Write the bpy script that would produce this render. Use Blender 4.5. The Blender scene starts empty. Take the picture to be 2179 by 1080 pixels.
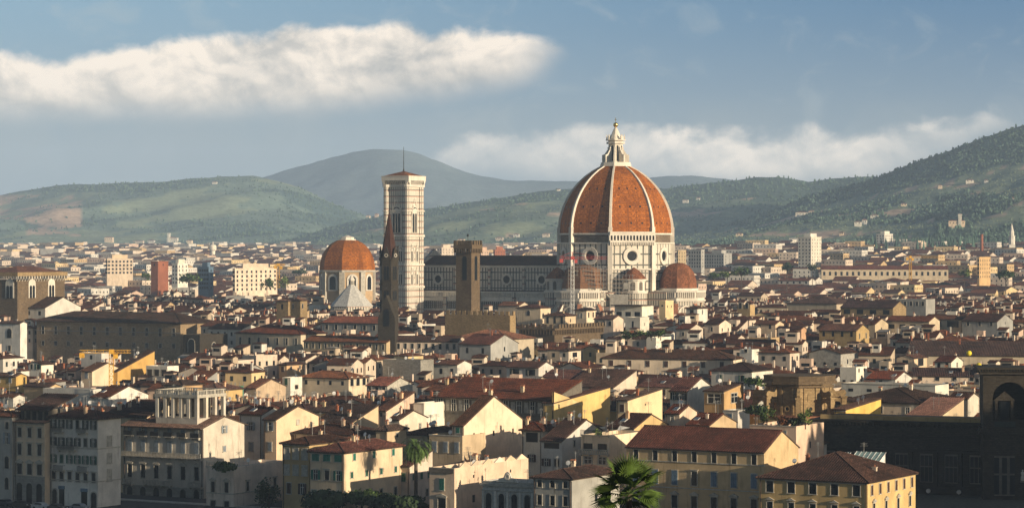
import bpy, math, random
import numpy as np
from mathutils import Matrix, Vector
R = math.radians
rnd = random.Random(7)
S = bpy.context.scene
COL = S.collection
F = 5670.0; CU = 1089.5; HV = 527.0; CAMZ = 55.0

# ------------------------------------------------------------ camera
cd = bpy.data.cameras.new('camera'); cam = bpy.data.objects.new('camera', cd); COL.objects.link(cam)
cam.location = (0, 0, CAMZ); cam.rotation_euler = (R(90), 0, 0)
cd.sensor_width = 36; cd.lens = F * 36 / 2179; cd.shift_y = -(540 - HV) / 2179
cd.clip_start = 1; cd.clip_end = 40000
S.camera = cam
S.render.engine = 'CYCLES'
S.cycles.max_bounces = 5; S.cycles.diffuse_bounces = 3; S.cycles.glossy_bounces = 2
S.cycles.volume_bounces = 1; S.cycles.transparent_max_bounces = 4
S.cycles.use_denoising = True; S.cycles.denoising_prefilter = 'NONE'; S.cycles.denoising_input_passes = 'RGB_ALBEDO_NORMAL'
S.cycles.sample_clamp_indirect = 4
S.view_settings.view_transform = 'Standard'; S.view_settings.look = 'None'
S.view_settings.exposure = 0.38; S.view_settings.gamma = 1.0

# ------------------------------------------------------------ sun and sky
SUN_AZ, SUN_EL = 53.5, 11.0          # azimuth from straight behind the camera towards the right
sd = Vector((math.sin(R(SUN_AZ)) * math.cos(R(SUN_EL)), -math.cos(R(SUN_AZ)) * math.cos(R(SUN_EL)), math.sin(R(SUN_EL))))
sl = bpy.data.lights.new('sun', 'SUN'); sun = bpy.data.objects.new('sun', sl); COL.objects.link(sun)
sl.energy = 5.0; sl.angle = R(0.5); sl.color = (1.0, 0.82, 0.58)
sun.rotation_euler = sd.to_track_quat('Z', 'Y').to_euler()
sun.location = sd * 3000

W = bpy.data.worlds.new('World'); S.world = W; W.use_nodes = True
nt = W.node_tree; nt.nodes.clear()
def N(nt, typ, ins=None, **props):
    n = nt.nodes.new(typ)
    for k, v in props.items(): setattr(n, k, v)
    for k, v in (ins or {}).items():
        s = n.inputs[k]
        if isinstance(v, bpy.types.NodeSocket): nt.links.new(v, s)
        else: s.default_value = v
    return n
def MA(nt, op, a, b=0.0, c=None):
    n = N(nt, 'ShaderNodeMath', {0: a, 1: b}, operation=op)
    if c is not None:
        if isinstance(c, bpy.types.NodeSocket): nt.links.new(c, n.inputs[2])
        else: n.inputs[2].default_value = c
    return n.outputs[0]
def MR(nt, v, a, b, c=0.0, d=1.0, it='SMOOTHSTEP'):
    n = nt.nodes.new('ShaderNodeMapRange'); n.interpolation_type = it
    for i, x in enumerate((v, a, b, c, d)):
        if isinstance(x, bpy.types.NodeSocket): nt.links.new(x, n.inputs[i])
        else: n.inputs[i].default_value = x
    return n.outputs[0]
def MIX(nt, f, a, b, blend='MIX'):
    n = nt.nodes.new('ShaderNodeMix'); n.data_type = 'RGBA'; n.blend_type = blend
    for s, x in ((n.inputs[0], f), (n.inputs[6], a), (n.inputs[7], b)):
        if isinstance(x, bpy.types.NodeSocket): nt.links.new(x, s)
        else: s.default_value = (*x, 1) if isinstance(x, tuple) and len(x) == 3 else x
    return n.outputs[2]
def CURVE(nt, v, pts):
    n = N(nt, 'ShaderNodeFloatCurve', {1: v}); c = n.mapping.curves[0]
    while len(c.points) < len(pts): c.points.new(0.5, 0.5)
    for p, (x, y) in zip(c.points, pts): p.location = (x, y); p.handle_type = 'AUTO'
    n.mapping.use_clip = False; n.mapping.update()
    return n.outputs[0]

def build_world():
    tc = N(nt, 'ShaderNodeTexCoord').outputs['Generated']
    sp = N(nt, 'ShaderNodeSeparateXYZ', {0: tc})
    az = MA(nt, 'ARCTAN2', sp.outputs[0], sp.outputs[1])
    el = MA(nt, 'ARCSINE', sp.outputs[2])
    azd = MA(nt, 'MULTIPLY', az, 180 / math.pi); eld = MA(nt, 'MULTIPLY', el, 180 / math.pi)   # degrees
    k = F * math.pi / 180                       # tabulated cloud outlines are in units of 1/k degree
    U = MA(nt, 'MULTIPLY_ADD', azd, k, CU); V = MA(nt, 'MULTIPLY_ADD', eld, -k, HV)
    t = MR(nt, U, -400.0, 2600.0, 0.0, 1.0, 'LINEAR')
    tt = lambda u: (u + 400) / 3000
    def crv(pts): return MA(nt, 'MULTIPLY', CURVE(nt, t, [(tt(u), v / 600) for u, v in pts]), 600.0)
    P = N(nt, 'ShaderNodeCombineXYZ', {0: MA(nt, 'MULTIPLY', U, 0.01), 1: MA(nt, 'MULTIPLY', V, 0.0125), 2: 0.0}).outputs[0]
    def noise(vec, sc, det=7.0, rough=0.55, dist=0.0, off=None):
        if off: vec = N(nt, 'ShaderNodeVectorMath', {0: vec, 1: off}, operation='ADD').outputs[0]
        return N(nt, 'ShaderNodeTexNoise', {'Vector': vec, 'Scale': sc, 'Detail': det, 'Roughness': rough, 'Distortion': dist}).outputs[0]
    n1 = noise(P, 0.85, 9.0, 0.55, 0.25); n2 = noise(P, 0.42, 6.0, 0.5, 0.3, (31.0, 7.0, 2.0))
    n3 = noise(P, 0.9, 7.0, 0.55, 0.6, (5.0, 17.0, 9.0))
    n1b = noise(P, 0.85, 9.0, 0.55, 0.25, (0.10, -0.22, 0.0))      # same field a little towards the sun
    n5 = noise(P, 2.2, 5.0, 0.55, 0.2, (3.0, 1.0, 4.0))
    # sky ramp: grey blue near the horizon, deeper blue higher and to the east
    hor = (.250, .312, .352); topl = (.20, .345, .46); topr = (.062, .170, .31)
    fu = MR(nt, U, -200.0, 2300.0); fv = MR(nt, V, 420.0, -30.0)
    sky = MIX(nt, fv, hor, MIX(nt, fu, topl, topr))
    wisp = MR(nt, n3, 0.50, 0.74, 0.0, 0.30)
    sky = MIX(nt, wisp, sky, (.40, .45, .46))
    # soft grey veil over the hills
    veil = MA(nt, 'MULTIPLY', MR(nt, V, 190.0, 300.0), MR(nt, n2, 0.30, 0.62, 0.15, 0.75))
    sky = MIX(nt, veil, sky, (.285, .335, .362))
    def cloud(sky, top, bot, softt, softb, amp, ampb, light, shade, op=1.0):
        a = MA(nt, 'DIVIDE', MA(nt, 'SUBTRACT', V, top), softt)
        a = MA(nt, 'ADD', a, MA(nt, 'MULTIPLY_ADD', n1, amp, -amp * .5)); a = MA(nt, 'ADD', a, MA(nt, 'MULTIPLY_ADD', n5, .6, -.3))
        b = MA(nt, 'DIVIDE', MA(nt, 'SUBTRACT', bot, V), softb)
        b = MA(nt, 'ADD', b, MA(nt, 'MULTIPLY_ADD', n2, ampb, -ampb * .5))
        d = MA(nt, 'MULTIPLY', MR(nt, a, -0.3, 1.0), MR(nt, b, -0.2, 1.25))
        lit = MA(nt, 'SUBTRACT', n1, n1b)
        lit = MA(nt, 'ADD', MR(nt, lit, -0.09, 0.09, -0.28, 0.28, 'LINEAR'), MR(nt, n2, 0.32, 0.66, 0.35, 0.95))
        lit = MA(nt, 'ADD', lit, MR(nt, n5, 0.3, 0.7, -0.05, 0.05, 'LINEAR'))
        lit = MA(nt, 'MULTIPLY', lit, MR(nt, b, -0.1, 2.6, 0.35, 1.1))
        lit = N(nt, 'ShaderNodeClamp', {0: lit}).outputs[0]
        return MIX(nt, MA(nt, 'MULTIPLY', d, op), sky, MIX(nt, lit, shade, light))
    top1 = crv([(-400, 215), (-100, 150), (60, 118), (120, 122), (260, 104), (340, 90), (420, 80), (560, 74), (700, 50), (780, 62), (850, 47), (930, 68), (1010, 62), (1100, 64), (1165, 82), (1230, 130), (1300, 190), (2600, 240)])
    bot1 = crv([(-400, 250), (0, 275), (250, 268), (500, 262), (700, 256), (850, 240), (1000, 218), (1090, 196), (1165, 176), (1215, 150), (1300, 90), (2600, 0)])
    sky = cloud(sky, top1, bot1, 24.0, 52.0, 3.8, 1.1, (1.02, .88, .73), (.42, .41, .39), MR(nt, MA(nt, 'MULTIPLY_ADD', n1, 220.0, U), 1370.0, 1210.0, 0.0, 0.97))
    # bank of cloud lying on the hills
    top2 = crv([(-400, 560), (400, 460), (800, 395), (900, 335), (1000, 300), (1150, 274), (1330, 258), (1420, 262), (1530, 276), (1640, 284), (1730, 272), (1810, 284), (1870, 270), (1960, 255), (2050, 262), (2110, 240), (2170, 262), (2600, 330)])
    bot2 = crv([(-400, 330), (700, 360), (820, 376), (1000, 394), (1500, 404), (1850, 400), (2000, 360), (2150, 290), (2600, 250)])
    o2 = crv([(-400, 0), (780, 150), (860, 280), (950, 380), (1250, 430), (1380, 585), (1790, 590), (1860, 470), (2000, 420), (2150, 330), (2600, 0)])
    sky = cloud(sky, top2, bot2, 32.0, 44.0, 3.4, 0.9, (1.10, .96, .81), (.50, .51, .50), MA(nt, 'DIVIDE', o2, 600.0))
    low = N(nt, 'ShaderNodeBackground', {0: sky, 1: 0.94})
    nis = N(nt, 'ShaderNodeTexSky', sky_type='NISHITA', sun_disc=False, sun_elevation=R(SUN_EL), sun_rotation=R(180 - SUN_AZ), altitude=100.0, dust_density=0.9, ozone_density=1.2)
    hi = N(nt, 'ShaderNodeBackground', {0: nis.outputs[0], 1: 0.064})
    m = N(nt, 'ShaderNodeMixShader', {0: MR(nt, eld, 5.5, 16.0), 1: low.outputs[0], 2: hi.outputs[0]})
    # away from the view the low sky is the plain sky texture too
    m2 = N(nt, 'ShaderNodeMixShader', {0: MR(nt, MA(nt, 'ABSOLUTE', azd), 30.0, 60.0), 1: m.outputs[0], 2: hi.outputs[0]})
    N(nt, 'ShaderNodeOutputWorld', {0: m2.outputs[0]})
build_world()

# ------------------------------------------------------------ helpers
def PX(u, v, Y): return ((u - CU) * Y / F, Y, CAMZ - (v - HV) * Y / F)
def ZV(v, Y): return CAMZ - (v - HV) * Y / F
def VZ(z, Y): return HV + (CAMZ - z) * F / Y
def UX(x, Y): return CU + x * F / Y

class MB:
    def __init__(s): s.v = []; s.f = []; s.m = []; s.M = None
    def add(s, vs, fs, mi=0):
        b = len(s.v)
        if s.M is not None: vs = [tuple(s.M @ Vector(p)) for p in vs]
        s.v.extend(vs)
        s.f.extend([tuple(i + b for i in f) for f in fs]); s.m.extend([mi] * len(fs))
    def box(s, x0, x1, y0, y1, z0, z1, mi=0, skip=()):
        vs = [(x0, y0, z0), (x1, y0, z0), (x1, y1, z0), (x0, y1, z0), (x0, y0, z1), (x1, y0, z1), (x1, y1, z1), (x0, y1, z1)]
        fs = {'b': (0, 3, 2, 1), 't': (4, 5, 6, 7), 's': (0, 1, 5, 4), 'e': (1, 2, 6, 5), 'n': (2, 3, 7, 6), 'w': (3, 0, 4, 7)}
        s.add(vs, [f for k, f in fs.items() if k not in skip], mi)
    def quad(s, a, b, c, d, mi=0): s.add([a, b, c, d], [(0, 1, 2, 3)], mi)
    def prism(s, poly, z0, z1, mi=0, top=None, cap=True):      # poly ccw in xy
        n = len(poly); top = top or poly
        vs = [(x, y, z0) for x, y in poly] + [(x, y, z1) for x, y in top]
        fs = [(i, (i + 1) % n, n + (i + 1) % n, n + i) for i in range(n)]
        if cap: fs += [tuple(range(n, 2 * n)), tuple(range(n - 1, -1, -1))]
        s.add(vs, fs, mi)
    def xz(s, poly, y0, y1, mi=0, back=False):                 # poly ccw seen from the south (x right, z up), front at y0 < y1
        n = len(poly)
        vs = [(x, y0, z) for x, z in poly] + [(x, y1, z) for x, z in poly]
        fs = [tuple(range(n))] + [((i + 1) % n, i, n + i, n + (i + 1) % n) for i in range(n)]
        if back: fs.append(tuple(range(2 * n - 1, n - 1, -1)))
        s.add(vs, fs, mi)
    def ringxz(s, cx, cz, r0, r1, y0, y1, n=20, mi=0):         # annulus standing proud of a south-facing wall
        vs = []
        for i in range(n):
            a = 2 * math.pi * i / n; c, q = math.cos(a), math.sin(a)
            vs += [(cx + r1 * c, y0, cz + r1 * q), (cx + r0 * c, y0, cz + r0 * q), (cx + r1 * c, y1, cz + r1 * q), (cx + r0 * c, y1, cz + r0 * q)]
        fs = []
        for i in range(n):
            a = 4 * i; b = 4 * ((i + 1) % n)
            fs += [(a + 1, a, b, b + 1), (a, a + 2, b + 2, b), (a + 1, b + 1, b + 3, a + 3)]
        s.add(vs, fs, mi)
    def lathe(s, prof, n=12, mi=0, ang=0.0, cx=0, cy=0):       # prof: (r, z) from the bottom up
        vs = []; fs = []
        for r, z in prof:
            for i in range(n):
                a = ang + 2 * math.pi * i / n; vs.append((cx + r * math.cos(a), cy + r * math.sin(a), z))
        for j in range(len(prof) - 1):
            for i in range(n): fs.append((j * n + i, j * n + (i + 1) % n, (j + 1) * n + (i + 1) % n, (j + 1) * n + i))
        fs.append(tuple(range((len(prof) - 1) * n, len(prof) * n)))
        s.add(vs, fs, mi)
    def bar(s, p, q, r, n=5, mi=0, r2=None):
        p = Vector(p); q = Vector(q); d = (q - p).normalized()
        a = d.orthogonal().normalized(); b = d.cross(a); r2 = r if r2 is None else r2
        vs = []
        for c, rr in ((p, r), (q, r2)):
            for i in range(n):
                t = 2 * math.pi * i / n; vs.append(tuple(c + a * rr * math.cos(t) + b * rr * math.sin(t)))
        s.add(vs, [(i, (i + 1) % n, n + (i + 1) % n, n + i) for i in range(n)] + [tuple(range(n - 1, -1, -1)), tuple(range(n, 2 * n))], mi)
    def mesh(s, name, mats):
        me = bpy.data.meshes.new(name)
        if not s.v: return me
        V = np.array(s.v, dtype=np.float64); ln = np.array([len(f) for f in s.f]); st = np.concatenate(([0], np.cumsum(ln)[:-1]))
        L = np.fromiter((i for f in s.f for i in f), dtype=np.int32)
        me.vertices.add(len(V)); me.vertices.foreach_set('co', V.ravel())
        me.loops.add(len(L)); me.loops.foreach_set('vertex_index', L)
        me.polygons.add(len(ln)); me.polygons.foreach_set('loop_start', st.astype(np.int32))
        me.polygons.foreach_set('material_index', np.array(s.m, dtype=np.int32))
        a = V[L[st]]; b = V[L[st + 1]]; c = V[L[st + 2]]
        n = np.cross(b - a, c - a); n /= np.linalg.norm(n, axis=1)[:, None] + 1e-12
        up = np.abs(n[:, 2]) > .995
        t = np.stack([-n[:, 1], n[:, 0], np.zeros(len(n))], 1); t[up] = (1, 0, 0)
        t /= np.linalg.norm(t, axis=1)[:, None] + 1e-12
        w = np.cross(n, t)
        fi = np.repeat(np.arange(len(ln)), ln); P = V[L]
        uv = np.stack([(P * t[fi]).sum(1), (P * w[fi]).sum(1)], 1)
        l = me.uv_layers.new(name='UVMap'); l.data.foreach_set('uv', uv.ravel().astype(np.float32))
        for m in mats: me.materials.append(m)
        me.polygons.foreach_set('use_smooth', np.zeros(len(ln), dtype=bool))
        me.update(calc_edges=True); me.validate()
        return me
    def build(s, name, mats, parent=None, loc=None, smooth=False):
        o = bpy.data.objects.new(name, s.mesh(name, mats if isinstance(mats, (list, tuple)) else [mats])); COL.objects.link(o)
        if parent is not None: o.parent = parent
        if loc is not None: o.location = loc
        if smooth: o.data.shade_smooth()
        return o
def put(name, me, parent=None, M=None):
    o = bpy.data.objects.new(name, me); COL.objects.link(o)
    if parent is not None: o.parent = parent
    if M is not None: o.matrix_local = M
    return o
def tag(o, label=None, cat=None, group=None, kind=None):
    for k, v in (('label', label), ('category', cat), ('group', group), ('kind', kind)):
        if v: o[k] = v
    return o
def thing(name, label, cat, loc=(0, 0, 0), rz=0.0, group=None):
    o = bpy.data.objects.new(name, None); COL.objects.link(o); o.empty_display_size = 1
    o.location = loc; o.rotation_euler = (0, 0, R(rz)); return tag(o, label, cat, group)
def face(ang, dist, z=0.0):
    """frame on a wall whose outward normal points at ANG degrees (local): x right along it, -y outwards, z up"""
    n = Vector((math.cos(R(ang)), math.sin(R(ang)), 0)); t = Vector((-n.y, n.x, 0))
    M = Matrix.Identity(4)
    for i in range(3): M[i][0] = t[i]; M[i][1] = -n[i]; M[i][2] = (0, 0, 1)[i]
    M[0][3] = n.x * dist; M[1][3] = n.y * dist; M[2][3] = z
    return M
def octo(r, ang=22.5, n=8): return [(r * math.cos(R(ang + 360 / n * i)), r * math.sin(R(ang + 360 / n * i))) for i in range(n)]
def arch(w, h, x=0.0, z=0.0, n=8, pointed=False):              # ccw polygon, bottom centre at (x, z)
    p = [(x - w / 2, z), (x + w / 2, z)]
    if pointed:
        zs = h - w * .8
        for i in range(n // 2 + 1): a = i / (n // 2); p.append((x + w / 2 * (1 - a ** 1.7), z + zs + w * .8 * math.sin(a * math.pi / 2) ))
        q = [(2 * x - a, b) for a, b in p[2:-1]]; return p + q[::-1]
    for i in range(n + 1):
        a = math.pi * i / n; p.append((x + w / 2 * math.cos(a), z + h - w / 2 + w / 2 * math.sin(a)))
    return p

# ------------------------------------------------------------ materials
MATS = {}
def newmat(name, rough=0.85, spec=0.25):
    m = bpy.data.materials.new(name); m.use_nodes = True; t = m.node_tree
    b = t.nodes['Principled BSDF']; b.inputs['Roughness'].default_value = rough; b.inputs['Specular IOR Level'].default_value = spec
    MATS[name] = m
    return m, t, b
def objc(t, sc=1.0):
    c = N(t, 'ShaderNodeTexCoord').outputs['Object']
    r = N(t, 'ShaderNodeObjectInfo').outputs['Random']
    o = N(t, 'ShaderNodeCombineXYZ', {0: MA(t, 'MULTIPLY', r, 91.0), 1: MA(t, 'MULTIPLY', r, 57.0), 2: 0.0}).outputs[0]
    return N(t, 'ShaderNodeVectorMath', {0: c, 1: o}, operation='ADD').outputs[0], r
def tn(t, vec, sc, det=5.0, rough=0.6):
    return N(t, 'ShaderNodeTexNoise', {'Vector': vec, 'Scale': sc, 'Detail': det, 'Roughness': rough}).outputs[0]
def scaled(c, k): return tuple(min(1, max(0, x * k)) for x in c)

def wallmat(name, col, stain=0.5, var=0.12):
    m, t, b = newmat(name, 0.9, 0.15)
    v, r = objc(t)
    big = tn(t, v, 0.22, 6.0, 0.62)
    st = tn(t, N(t, 'ShaderNodeMapping', {0: v, 'Scale': (1.3, 1.3, 0.16)}).outputs[0], 1.0, 5.0, 0.6)
    fine = tn(t, v, 3.5, 3.0, 0.6)
    c = MIX(t, MR(t, big, 0.36, 0.66), scaled(col, 1.07), scaled(col, 0.80))
    c = MIX(t, MA(t, 'MULTIPLY', MR(t, st, 0.54, 0.74), stain), c, tuple(x * y for x, y in zip(col, (.50, .46, .42))))
    c = MIX(t, MR(t, fine, 0.3, 0.7, 0.0, 0.22), c, scaled(col, 0.72))
    hs = N(t, 'ShaderNodeHueSaturation', {'Hue': MR(t, r, 0.0, 1.0, 0.492, 0.508, 'LINEAR'), 'Saturation': MR(t, MA(t, 'FRACT', MA(t, 'MULTIPLY', r, 7.3)), 0., 1., 0.75, 1.2, 'LINEAR'),
                                          'Value': MR(t, MA(t, 'FRACT', MA(t, 'MULTIPLY', r, 3.7)), 0., 1., 1 - var * 1.6, 1 + var * .7, 'LINEAR'), 'Color': c})
    t.links.new(hs.outputs[0], b.inputs['Base Color'])
    bp = N(t, 'ShaderNodeBump', {'Strength': 0.25, 'Distance': 0.05, 'Height': fine}); t.links.new(bp.outputs[0], b.inputs['Normal'])
    return m
def stonemat(name, col, w=0.9, h=0.45, mort=0.03, contrast=0.35):
    m, t, b = newmat(name, 0.92, 0.15)
    uv = N(t, 'ShaderNodeTexCoord').outputs['UV']
    v, r = objc(t)
    br = N(t, 'ShaderNodeTexBrick', {'Vector': uv, 'Color1': (*scaled(col, 1 + contrast), 1), 'Color2': (*scaled(col, 1 - contrast), 1), 'Mortar': (*scaled(col, .55), 1),
                                     'Scale': 1.0, 'Mortar Size': mort, 'Bias': 0.0, 'Brick Width': w, 'Row Height': h})
    big = tn(t, v, 0.12, 6.0, 0.65); fine = tn(t, v, 1.6, 4.0, 0.7)
    c = MIX(t, MR(t, big, .35, .68), br.outputs[0], scaled(col, .62)); c = MIX(t, MR(t, fine, .35, .7, 0., .5), c, scaled(col, 1.25))
    t.links.new(c, b.inputs['Base Color'])
    bp = N(t, 'ShaderNodeBump', {'Strength': 0.5, 'Distance': 0.06, 'Height': MA(t, 'SUBTRACT', fine, br.outputs[1])}); t.links.new(bp.outputs[0], b.inputs['Normal'])
    return m
def tilemat(name, col, dark, moss=0.25, var=1.0):
    m, t, b = newmat(name, 0.88, 0.2)
    uv = N(t, 'ShaderNodeTexCoord').outputs['UV']
    v, r = objc(t)
    br = N(t, 'ShaderNodeTexBrick', {'Vector': uv, 'Color1': (*scaled(col, 1.6), 1), 'Color2': (*scaled(col, .52), 1), 'Mortar': (*dark, 1),
                                     'Scale': 1.0, 'Mortar Size': 0.05, 'Bias': -0.1, 'Brick Width': 0.55, 'Row Height': 0.9}, offset=0.37)
    big = tn(t, v, 0.16, 6.0, 0.66); mid = tn(t, v, 0.9, 5.0, 0.7)
    c = MIX(t, MR(t, big, .40, .66, 0., .8), br.outputs[0], dark)
    c = MIX(t, MA(t, 'MULTIPLY', MR(t, mid, .52, .72), moss), c, (.075, .065, .040))
    c = MIX(t, MR(t, tn(t, v, 4.0, 2.0, .7), .58, .75, 0., .55), c, scaled(col, 1.9))
    hs = N(t, 'ShaderNodeHueSaturation', {'Hue': MR(t, MA(t, 'FRACT', MA(t, 'MULTIPLY', r, 5.1)), 0., 1., .5 - .012 * var, .5 + .012 * var, 'LINEAR'), 'Saturation': MR(t, MA(t, 'FRACT', MA(t, 'MULTIPLY', r, 9.3)), 0., 1., 1 - .3 * var, 1 + .15 * var, 'LINEAR'), 'Value': MR(t, r, 0., 1., 1 - .4 * var, 1 + .3 * var, 'LINEAR'), 'Color': c})
    t.links.new(hs.outputs[0], b.inputs['Base Color'])
    bp = N(t, 'ShaderNodeBump', {'Strength': 0.6, 'Distance': 0.08, 'Height': MA(t, 'ADD', mid, br.outputs[1])}); t.links.new(bp.outputs[0], b.inputs['Normal'])
    return m
def plain(name, col, rough=0.7, spec=0.3, metal=0.0, nz=0.25, ns=1.2):
    m, t, b = newmat(name, rough, spec); b.inputs['Metallic'].default_value = metal
    v, r = objc(t)
    c = MIX(t, MR(t, tn(t, v, ns, 5.0, .65), .3, .7), scaled(col, 1 + nz), scaled(col, 1 - nz))
    t.links.new(c, b.inputs['Base Color']); return m
def marble(name, w, h, mort, white=(.74, .71, .66), green=(.055, .075, .065), pink=0.0, off=0.0):
    m, t, b = newmat(name, 0.6, 0.3)
    uv = N(t, 'ShaderNodeTexCoord').outputs['UV']
    v, r = objc(t)
    br = N(t, 'ShaderNodeTexBrick', {'Vector': uv, 'Color1': (*white, 1), 'Color2': (*scaled(white, .93), 1), 'Mortar': (*green, 1), 'Scale': 1.0,
                                     'Mortar Size': mort, 'Mortar Smooth': 0.0, 'Bias': 0.0, 'Brick Width': w, 'Row Height': h}, offset=off, squash=1.0)
    c = br.outputs[0]
    if pink:
        sp = N(t, 'ShaderNodeSeparateXYZ', {0: uv}).outputs[1]
        fr = MA(t, 'FRACT', MA(t, 'DIVIDE', sp, h * 1.0))
        c = MIX(t, MA(t, 'MULTIPLY', MR(t, fr, 0.80, 0.83), MR(t, fr, 0.93, 0.90)), c, (.50, .25, .19))
    big = tn(t, v, .10, 6.0, .65)
    st = tn(t, N(t, 'ShaderNodeMapping', {0: v, 'Scale': (1.2, 1.2, .12)}).outputs[0], 1.0, 5.0, .65)
    c = MIX(t, MR(t, big, .38, .7, 0., .55), c, scaled(white, .58)); c = MIX(t, MR(t, st, .54, .74, 0., .55), c, (.20, .18, .15))
    t.links.new(c, b.inputs['Base Color']); return m

WALLS = {'white': (.76, .71, .61), 'cream': (.76, .61, .45), 'beige': (.60, .47, .31), 'yellow': (.80, .58, .25), 'ochre': (.62, .42, .17), 'orange': (.62, .36, .11),
         'pink': (.70, .49, .34), 'grey': (.40, .39, .36), 'tan': (.56, .41, .24), 'stucco': (.66, .60, .50)}
for k, c in WALLS.items(): wallmat('plaster_' + k, c, 0.75 if k != 'yellow' else 0.35)
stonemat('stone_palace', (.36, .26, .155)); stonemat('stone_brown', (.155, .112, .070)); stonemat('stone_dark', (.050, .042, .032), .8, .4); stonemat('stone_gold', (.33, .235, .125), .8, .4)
stonemat('stone_grey', (.30, .285, .25), 1.0, .45, .03, .25); stonemat('spire_brick', (.070, .034, .026), .5, .3); stonemat('brick_red', (.33, .12, .065), .5, .16, .012, .3)
stonemat('drum_masonry', (.20, .155, .11), 1.2, .5, .03, .4)
tilemat('roof_tile', (.135, .050, .028), (.042, .021, .015), .4); tilemat('roof_tile_dark', (.078, .034, .022), (.024, .015, .012), .4); tilemat('roof_tile_red', (.25, .092, .045), (.10, .044, .028), .1)
tilemat('tribune_tile', (.25, .095, .040), (.12, .048, .026), .15, .05); tilemat('dome_tile', (.36, .115, .016), (.20, .060, .010), .16, 0.1)
plain('soffit_wood', (.07, .048, .034)); plain('trim_stone', (.42, .39, .33)); plain('trim_dark', (.15, .13, .105)); plain('pane', (.010, .012, .015), 0.30, 0.25, 0, .3)
plain('pane_light', (.10, .13, .16), 0.2, 0.5, 0, .3); plain('frame_white', (.70, .68, .62))
plain('shutter_green', (.018, .085, .055), .6); plain('shutter_teal', (.015, .13, .095), .6); plain('shutter_grey', (.20, .235, .27), .6); plain('shutter_brown', (.060, .030, .020), .6); plain('shutter_dark', (.022, .030, .026), .6); plain('shutter_blue', (.10, .16, .23), .6)
SHUT = {'g': 'shutter_green', 't': 'shutter_teal', 'y': 'shutter_grey', 'b': 'shutter_brown', 'd': 'shutter_dark', 'u': 'shutter_blue'}
plain('iron', (.025, .025, .027), .5, .4); plain('flat_roof', (.30, .27, .23), .9); plain('glass_green', (.30, .42, .38), .25, .5); plain('concrete', (.36, .34, .30), .9)
plain('terracotta', (.36, .15, .08)); plain('gold', (.95, .62, .18), .25, .5, 1.0, .08); plain('bronze_green', (.10, .16, .12)); plain('white_metal', (.72, .71, .68), .5)
plain('crane_yellow', (.62, .34, .04), .5); plain('crane_red', (.42, .06, .05), .5); plain('steel', (.30, .30, .29), .5); plain('scaffold_net', (.02, .20, .12), .8)
plain('lead_white', (.50, .49, .46), .8, .1); plain('balloon_yellow', (.80, .66, .05), .5); plain('awning_white', (.75, .72, .66))
marble('marble_panel', 1.75, 3.9, .30, (.70, .64, .55), (.03, .045, .04)); marble('marble_tall', 1.3, 3.4, .24, (.70, .63, .53), (.04, .055, .05), pink=1); marble('marble_drum', 2.9, 5.2, .34, (.74, .68, .58), green=(.03, .045, .04)); marble('marble_strip', 9.0, 1.15, .17, (.66, .62, .56)); marble('marble_white', 3.0, 1.1, .02, (.78, .72, .62), (.42, .39, .34))
marble('marble_tower', 1.1, 3.1, .17, (.84, .77, .66), (.12, .13, .11), 1)
M = MATS
# ------------------------------------------------------------ ground
def gz(x, y):
    if y < 410:
        t = max(0.0, (410 - y) / 410); return 52.0 * t ** 1.15
    u = UX(x, y); rt = min(1, max(0, (u - 900) / 700)); y1 = 5600 * (1 - rt) + 3500 * rt; z1 = 44 * (1 - rt) + 45 * rt
    t = min(1, max(0, (y - 1600) / (y1 - 1600))); t = t * t * (3 - 2 * t)
    return z1 * t
def gridmesh(name, P, mats, cols=None, smooth=True):
    """P: array rows x cols x 3"""
    r, c, _ = P.shape; me = bpy.data.meshes.new(name)
    V = P.reshape(-1, 3); i = np.arange(r * c).reshape(r, c)
    q = np.stack([i[:-1, :-1], i[:-1, 1:], i[1:, 1:], i[1:, :-1]], -1).reshape(-1, 4)
    me.vertices.add(len(V)); me.vertices.foreach_set('co', V.ravel()); me.loops.add(q.size); me.loops.foreach_set('vertex_index', q.ravel().astype(np.int32))
    me.polygons.add(len(q)); me.polygons.foreach_set('loop_start', np.arange(0, q.size, 4).astype(np.int32))
    if cols is not None:
        a = me.color_attributes.new('Col', 'FLOAT_COLOR', 'POINT'); a.data.foreach_set('color', np.concatenate([cols.reshape(-1, 3), np.ones((r * c, 1))], 1).ravel().astype(np.float32))
    for m in mats: me.materials.append(m)
    me.update(calc_edges=True)
    if smooth: me.shade_smooth()
    o = bpy.data.objects.new(name, me); COL.objects.link(o); return o
plain('ground_earth', (.10, .095, .075), .95, .1); plain('asphalt', (.05, .05, .052), .9, .2)
ys = np.concatenate([np.linspace(-250, 420, 24), np.linspace(460, 1600, 20), np.linspace(1700, 12200, 80)])
xs = np.linspace(-2950, 2950, 90)
PG = np.array([[(x, y, gz(x, y)) for x in xs] for y in ys]); PG[..., 2] -= 0.02
tag(gridmesh('ground', PG, [M['ground_earth']]), kind='structure')

stonemat('brick_old', (.24, .125, .07), .6, .3)
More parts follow.
